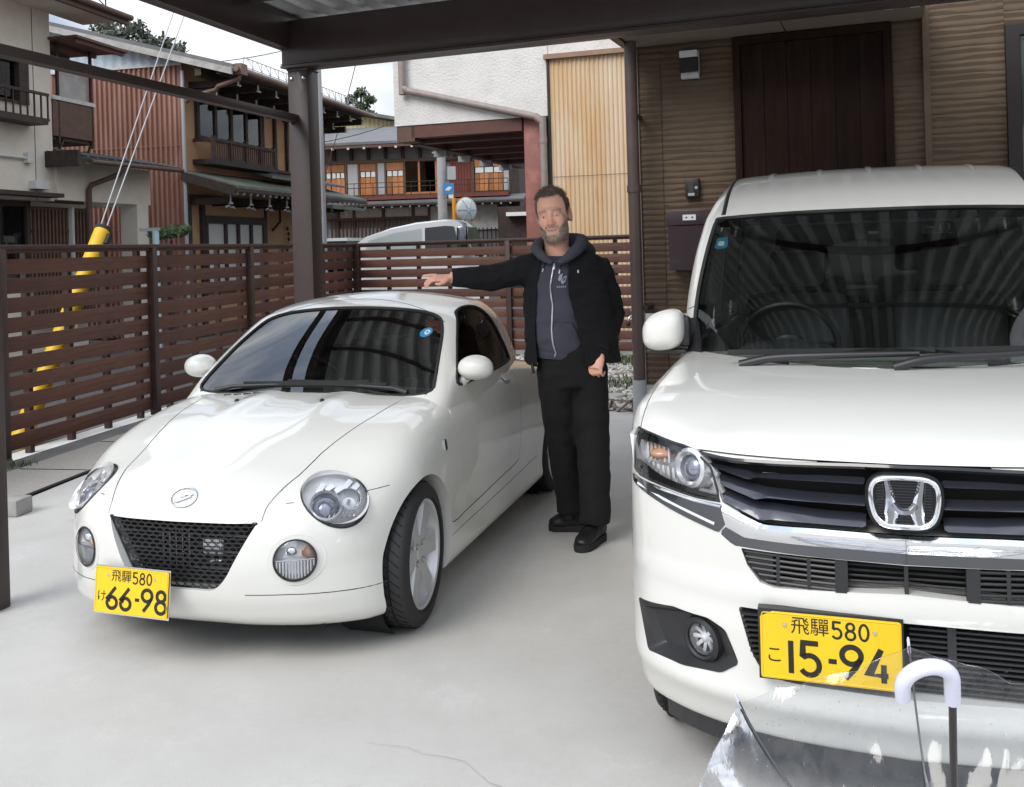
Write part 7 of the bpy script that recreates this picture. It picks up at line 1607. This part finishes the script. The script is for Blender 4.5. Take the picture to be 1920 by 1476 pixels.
    r_ = np.interp(np.linspace(0, 1, len(hp)), [0, .12, .35, .55, .75, .9, 1], [.016, .026, .034, .040, .036, .026, .016]); mb = MB(); mb.tube([Vector(p) for p in hp], list(r_), 14, flat=1.); hp2 = crv([(.02, .02, 1.50), (.075, .075, 1.50), (.085, .115, 1.47), (-.04, .165, 1.46), (-.15, .11, 1.47)], 5); mb.tube([Vector(p) for p in hp2], [.05] * len(hp2), 12)
    loft(mb, [(-.08, .02, 1.40), (-.075, .03, 1.45)], [.11, .09], [.09, .07]); remesh('hood', mb, .008, 'hoodie', ho, sm=4, wr=.003, seed=2, wl=.05)
    zp = crv([(-.088, 1.432), (-.096, 1.40), (-.104, 1.36), (-.112, 1.32), (-.110, 1.27), (-.104, 1.22), (-.108, 1.16), (-.112, 1.10), (-.110, 1.05), (-.100, 1.00), (-.094, .985), (-.104, .955)], 4)
    MB().tube([on_front(bv, x, z, .003)[0] for x, z in zp], .0045, 6).build('zip', 'zip_metal', ho, smooth=60); MB().tube([on_front(bv, -.089, z, .006)[0] for z in (1.428, 1.400)], .007, 6).build('zip_pull', 'zip_metal', ho, smooth=60)
    for x0, x1, z1 in ((-.130, -.146, 1.392), (-.052, -.066, 1.382)):
        MB().tube([on_front(bv, x0 + (x1 - x0) * u, 1.452 + (z1 - 1.452) * u, .006)[0] for u in (0, .4, .8)], .0036, 6).build('drawstring', 'hoodie_inner', ho, smooth=60); MB().tube([on_front(bv, x0 + (x1 - x0) * u, 1.452 + (z1 - 1.452) * u, .006)[0] for u in (.78, 1.06)], .0042, 6).build('aglet', 'tip_white', ho, smooth=60)
    def printed(P, nm): MB().add([on_front(bv, x, z, .0025)[0] for x, z in P], [tuple(range(len(P)))]).build(nm, 'print_grey', ho)
    lx, lz = -.052, 1.352
    printed([(lx - .022, lz - .004), (lx - .014, lz + .020), (lx + .004, lz + .028), (lx - .002, lz + .004), (lx - .010, lz - .010)], 'logo'); printed([(lx + .006, lz + .010), (lx + .024, lz + .018), (lx + .016, lz - .010), (lx + .0, lz - .026), (lx - .008, lz - .012)], 'logo')
    for k in range(5): printed([(lx - .028 + k * .010, lz - .042), (lx - .022 + k * .010, lz - .042), (lx - .022 + k * .010, lz - .034), (lx - .028 + k * .010, lz - .034)], 'logo_mark')
    MB().tube([on_front(bv, x, z, .002)[0] for x, z in ((-.010, 1.130), (.012, 1.085), (.026, 1.045))], .0045, 6).build('pocket_edge', 'hoodie_inner', ho, smooth=60); MB().tube([on_front(bv, x, z, .001)[0] for x, z in ((-.185, 1.135), (-.11, 1.138), (-.02, 1.132))], .0025, 6).build('pocket_seam', 'hoodie_inner', ho, smooth=60)
    # ---- jacket: torso and sleeves in one, opened down the front
    mb = MB()
    loft(mb, [(-.002, .01, .915), (-.002, .01, .95), (-.006, .012, 1.05), (-.014, .012, 1.16), (-.026, .012, 1.28), (-.032, .015, 1.38), (-.036, .02, 1.445), (-.040, .03, 1.485)], [.246, .250, .238, .232, .226, .218, .190, .11], [.150, .152, .150, .147, .144, .136, .118, .085], pw=2.6)
    loft(mb, [(-.10, .01, 1.385), (-.20, .0, 1.405), (-.30, -.008, 1.388), (-.42, -.02, 1.366), (-.50, -.032, 1.366), (-.565, -.044, 1.371), (-.605, -.050, 1.374)], [.085, .084, .070, .064, .056, .046, .044], [.085, .086, .072, .066, .058, .049, .047], ex=(0, 1, 0))
    loft(mb, [(.06, .01, 1.385), (.135, .012, 1.385), (.178, .03, 1.28), (.205, .045, 1.16), (.176, -.005, 1.075), (.140, -.075, 1.000), (.132, -.09, .980)], [.090, .085, .078, .074, .068, .058, .055], [.090, .085, .078, .074, .068, .058, .054])
    ja = remesh('jacket', mb, .010, 'fleece', None, sm=3, wr=.011, seed=1, wl=.085)
    op = [(-.140, 1.60), (-.150, 1.46), (-.172, 1.38), (-.186, 1.26), (-.196, 1.10), (-.192, 1.00), (-.184, .80), (.055, .80), (.052, .95), (.036, 1.05), (.004, 1.17), (-.020, 1.27), (-.022, 1.36), (-.008, 1.45), (.030, 1.60)]
    cu = MB().prism(op[::-1], (0, 0, 0), (1, 0, 0), (0, 0, 1), (0, 1, 0), -.5, .0).build('cutter', None); fix_normals(cu.data)
    nk = MB().ball((-.075, -.01, 1.57), (.095, .095, .10), 20, 14).build('cutter', None); fix_normals(nk.data); boolean(ja, [cu, nk]); ja.parent = T; ja.data.materials.clear(); ja.data.materials.append(M['fleece']); ja.data.shade_smooth(); ja.data.set_sharp_from_angle(angle=math.radians(50))
    bj = BVHTree.FromPolygons([v.co for v in ja.data.vertices], [p.vertices for p in ja.data.polygons])
    for nm, P in (('front_edge', [(-.152, 1.46), (-.176, 1.38), (-.190, 1.26), (-.203, 1.10), (-.203, .945)]), ('front_edge', [(-.004, 1.45), (-.016, 1.36), (-.014, 1.27), (.010, 1.17), (.042, 1.05), (.058, .945)])):
        pass
    MB().ball(on_front(bj, .030, 1.388, .004)[0], (.0045, .003, .009), 10, 8).build('chest_emblem', 'tip_white', ja, smooth=60)
    MB().tube([Vector((-.215, -.105, .930)), Vector((-.213, -.115, .900)), Vector((-.210, -.118, .880))], [.006, .008, .010], 8).build('cord_lock', 'rubber', ja, smooth=50)
    for c, dr, r in (((-.605, -.050, 1.374), (-1, -.15, .03), .047), ((.132, -.09, .980), (-.3, -.55, -.75), .056)):
        c = Vector(c); dr = Vector(dr).normalized(); MB().tube([c - dr * .02, c + dr * .006], r, 20).build('cuff', 'fleece', ja, smooth=60)
    return T
MAN = build_man()
# ------------------------------------------------------------------ clear umbrella standing open on its ferrule
def wet_film(name):
    m = bpy.data.materials.new(name); m.use_nodes = True; N, L = m.node_tree.nodes, m.node_tree.links
    for n in list(N): N.remove(n)
    out = N.new('ShaderNodeOutputMaterial'); t = N.new('ShaderNodeBsdfTransparent'); g = N.new('ShaderNodeBsdfGlossy'); x = N.new('ShaderNodeMixShader'); f = N.new('ShaderNodeFresnel'); bu = N.new('ShaderNodeBump'); b2 = N.new('ShaderNodeBump')
    tc = N.new('ShaderNodeTexCoord'); mp = N.new('ShaderNodeMapping'); n1 = N.new('ShaderNodeTexNoise'); n2 = N.new('ShaderNodeTexNoise'); mp2 = N.new('ShaderNodeMapping')
    mp.inputs['Scale'].default_value = (6, 6, 2.2); mp2.inputs['Scale'].default_value = (60, 22, 30); mp2.inputs['Rotation'].default_value = (0, 0, .6)
    n1.inputs['Scale'].default_value = 1.6; n1.inputs['Detail'].default_value = 1.5; n2.inputs['Scale'].default_value = 1.; n2.inputs['Detail'].default_value = 3
    L.new(tc.outputs['Object'], mp.inputs[0]); L.new(mp.outputs[0], n1.inputs['Vector']); L.new(tc.outputs['Object'], mp2.inputs[0]); L.new(mp2.outputs[0], n2.inputs['Vector'])
    bu.inputs['Strength'].default_value = .38; bu.inputs['Distance'].default_value = .02; b2.inputs['Strength'].default_value = .08; b2.inputs['Distance'].default_value = .006
    L.new(n1.outputs['Fac'], bu.inputs['Height']); L.new(n2.outputs['Fac'], b2.inputs['Height']); L.new(bu.outputs[0], b2.inputs['Normal'])
    t.inputs[0].default_value = (.91, .925, .95, 1); g.inputs['Roughness'].default_value = .07; f.inputs['IOR'].default_value = 1.65
    L.new(b2.outputs[0], g.inputs['Normal']); L.new(b2.outputs[0], f.inputs['Normal']); df = N.new('ShaderNodeBsdfTranslucent'); df.inputs[0].default_value = (.82, .85, .92, 1); d2 = N.new('ShaderNodeBsdfDiffuse'); d2.inputs[0].default_value = (.80, .83, .90, 1); ad = N.new('ShaderNodeMixShader'); ad.inputs[0].default_value = .5; L.new(df.outputs[0], ad.inputs[1]); L.new(d2.outputs[0], ad.inputs[2]); hz = N.new('ShaderNodeMixShader'); hz.inputs[0].default_value = .025; L.new(t.outputs[0], hz.inputs[1]); L.new(ad.outputs[0], hz.inputs[2]); L.new(f.outputs[0], x.inputs[0]); L.new(hz.outputs[0], x.inputs[1]); L.new(g.outputs[0], x.inputs[2]); L.new(x.outputs[0], out.inputs[0]); M[name] = m
wet_film('wet_film')
mat('handle_white', (.72, .72, .86), .28, coat=.5); mat('shaft_dark', (.05, .042, .040), .4, metal=.4); mat('rib_steel', (.16, .16, .17), .35, metal=.8)
glass('droplet', (.96, .97, .98), .0, 1.33)
def build_umbrella():
    U = thing('umbrella', 'open clear plastic umbrella standing upside down, white hooked handle up', 'umbrella', (0.828, 1.928, 0.082))
    n = Vector((-.181, -.438, .881)).normalized(); a = Vector((1, 0, 0)); a = (a - n * a.dot(n)).normalized(); b = n.cross(a); rot, R, D, Ls = .578, .546, .261, .786
    def prof(t):                                            # rib curve: t 0 hub .. 1 tip -> (radius, height along the shaft)
        return R * math.sin(t * 1.32) / math.sin(1.32), D * (1 - math.cos(t * 1.32)) / (1 - math.cos(1.32))
    def P(t, th, sag=0.):
        r, h = prof(t); return a * (r * math.cos(th)) * (1 - sag) + b * (r * math.sin(th)) * (1 - sag) + n * (h * (1 - sag * .4))
    nt, ns = 26, 14
    for k in range(8):                                      # eight film panels
        V = []; t0 = rot + k * math.pi / 4; rg = np.random.default_rng(k)
        ph = rg.random(3) * 6
        for i in range(nt + 1):
            t = i / nt
            for j in range(ns + 1):
                u = j / ns; q = 4 * u * (1 - u); rim = q * (.075 * t ** 3)   # scalloped rim
                w = .011 * t * q * (math.sin(7 * t + ph[0] + 5 * u) + .7 * math.sin(19 * u + 6 * t + ph[1]) + .5 * math.sin(31 * u - 11 * t + ph[2]))
                V.append(P(t * (1 - rim * .9), t0 + u * math.pi / 4, q * .018 * t) + n * w)
        MB().add(V, [(i * (ns + 1) + j, i * (ns + 1) + j + 1, (i + 1) * (ns + 1) + j + 1, (i + 1) * (ns + 1) + j) for i in range(nt) for j in range(ns)]).build('film_panel', 'wet_film', U, smooth=60)
        MB().tube([Vector(V[nt * (ns + 1) + j]) for j in range(ns + 1)], .0009, 5).build('rim_welt', 'droplet', U)
        MB().tube([P(t, t0) + n * .006 for t in np.linspace(.02, 1.0, 14)], .0024, 6).build('rib', 'rib_steel', U, smooth=50)
        tip = P(1., t0); out = (P(1., t0) - P(.93, t0)).normalized(); MB().tube([tip - out * .012, tip + out * .018, tip + out * .024], [.0040, .0034, .0018], 8).build('rib_tip', 'handle_white', U, smooth=50)
        MB().tube([P(.52, t0) + n * .008, n * .30], .0020, 5).build('stretcher', 'rib_steel', U)
    MB().tube([n * -.06, n * Ls], .0062, 12).build('shaft', 'shaft_dark', U, smooth=50); MB().tube([n * -.085, n * -.05, n * .012], [.004, .007, .012], 12).build('ferrule', 'handle_white', U, smooth=50)
    MB().tube([n * .285, n * .33], .012, 12).build('runner', 'handle_white', U, smooth=50)
    hb = n * Ls; sd = (Vector((-1, 0, 0)) - n * Vector((-1, 0, 0)).dot(n)).normalized()
    arc = [hb - n * .004, hb + n * .045] + [hb + n * (.045 + .039 * math.sin(t)) + sd * (.039 - .039 * math.cos(t)) for t in np.linspace(.2, math.pi, 16)] + [hb + n * .020 + sd * .078]
    MB().tube(arc, [.0125] * (len(arc) - 1) + [.0118], 18).build('handle', 'handle_white', U, smooth=60)
    dr = MB(); rg = np.random.default_rng(21)
    for _ in range(1400):
        t, th = rg.random() ** .5 * .97, rg.random() * 2 * math.pi; p = P(t, th) + n * .003; r = rg.uniform(.0007, .0019)
        dr.ball(p, (r, r, r), 6, 4)
    tag(dr.build('droplets', 'droplet', U, smooth=60), kind='stuff')
    return U
UMB = build_umbrella()
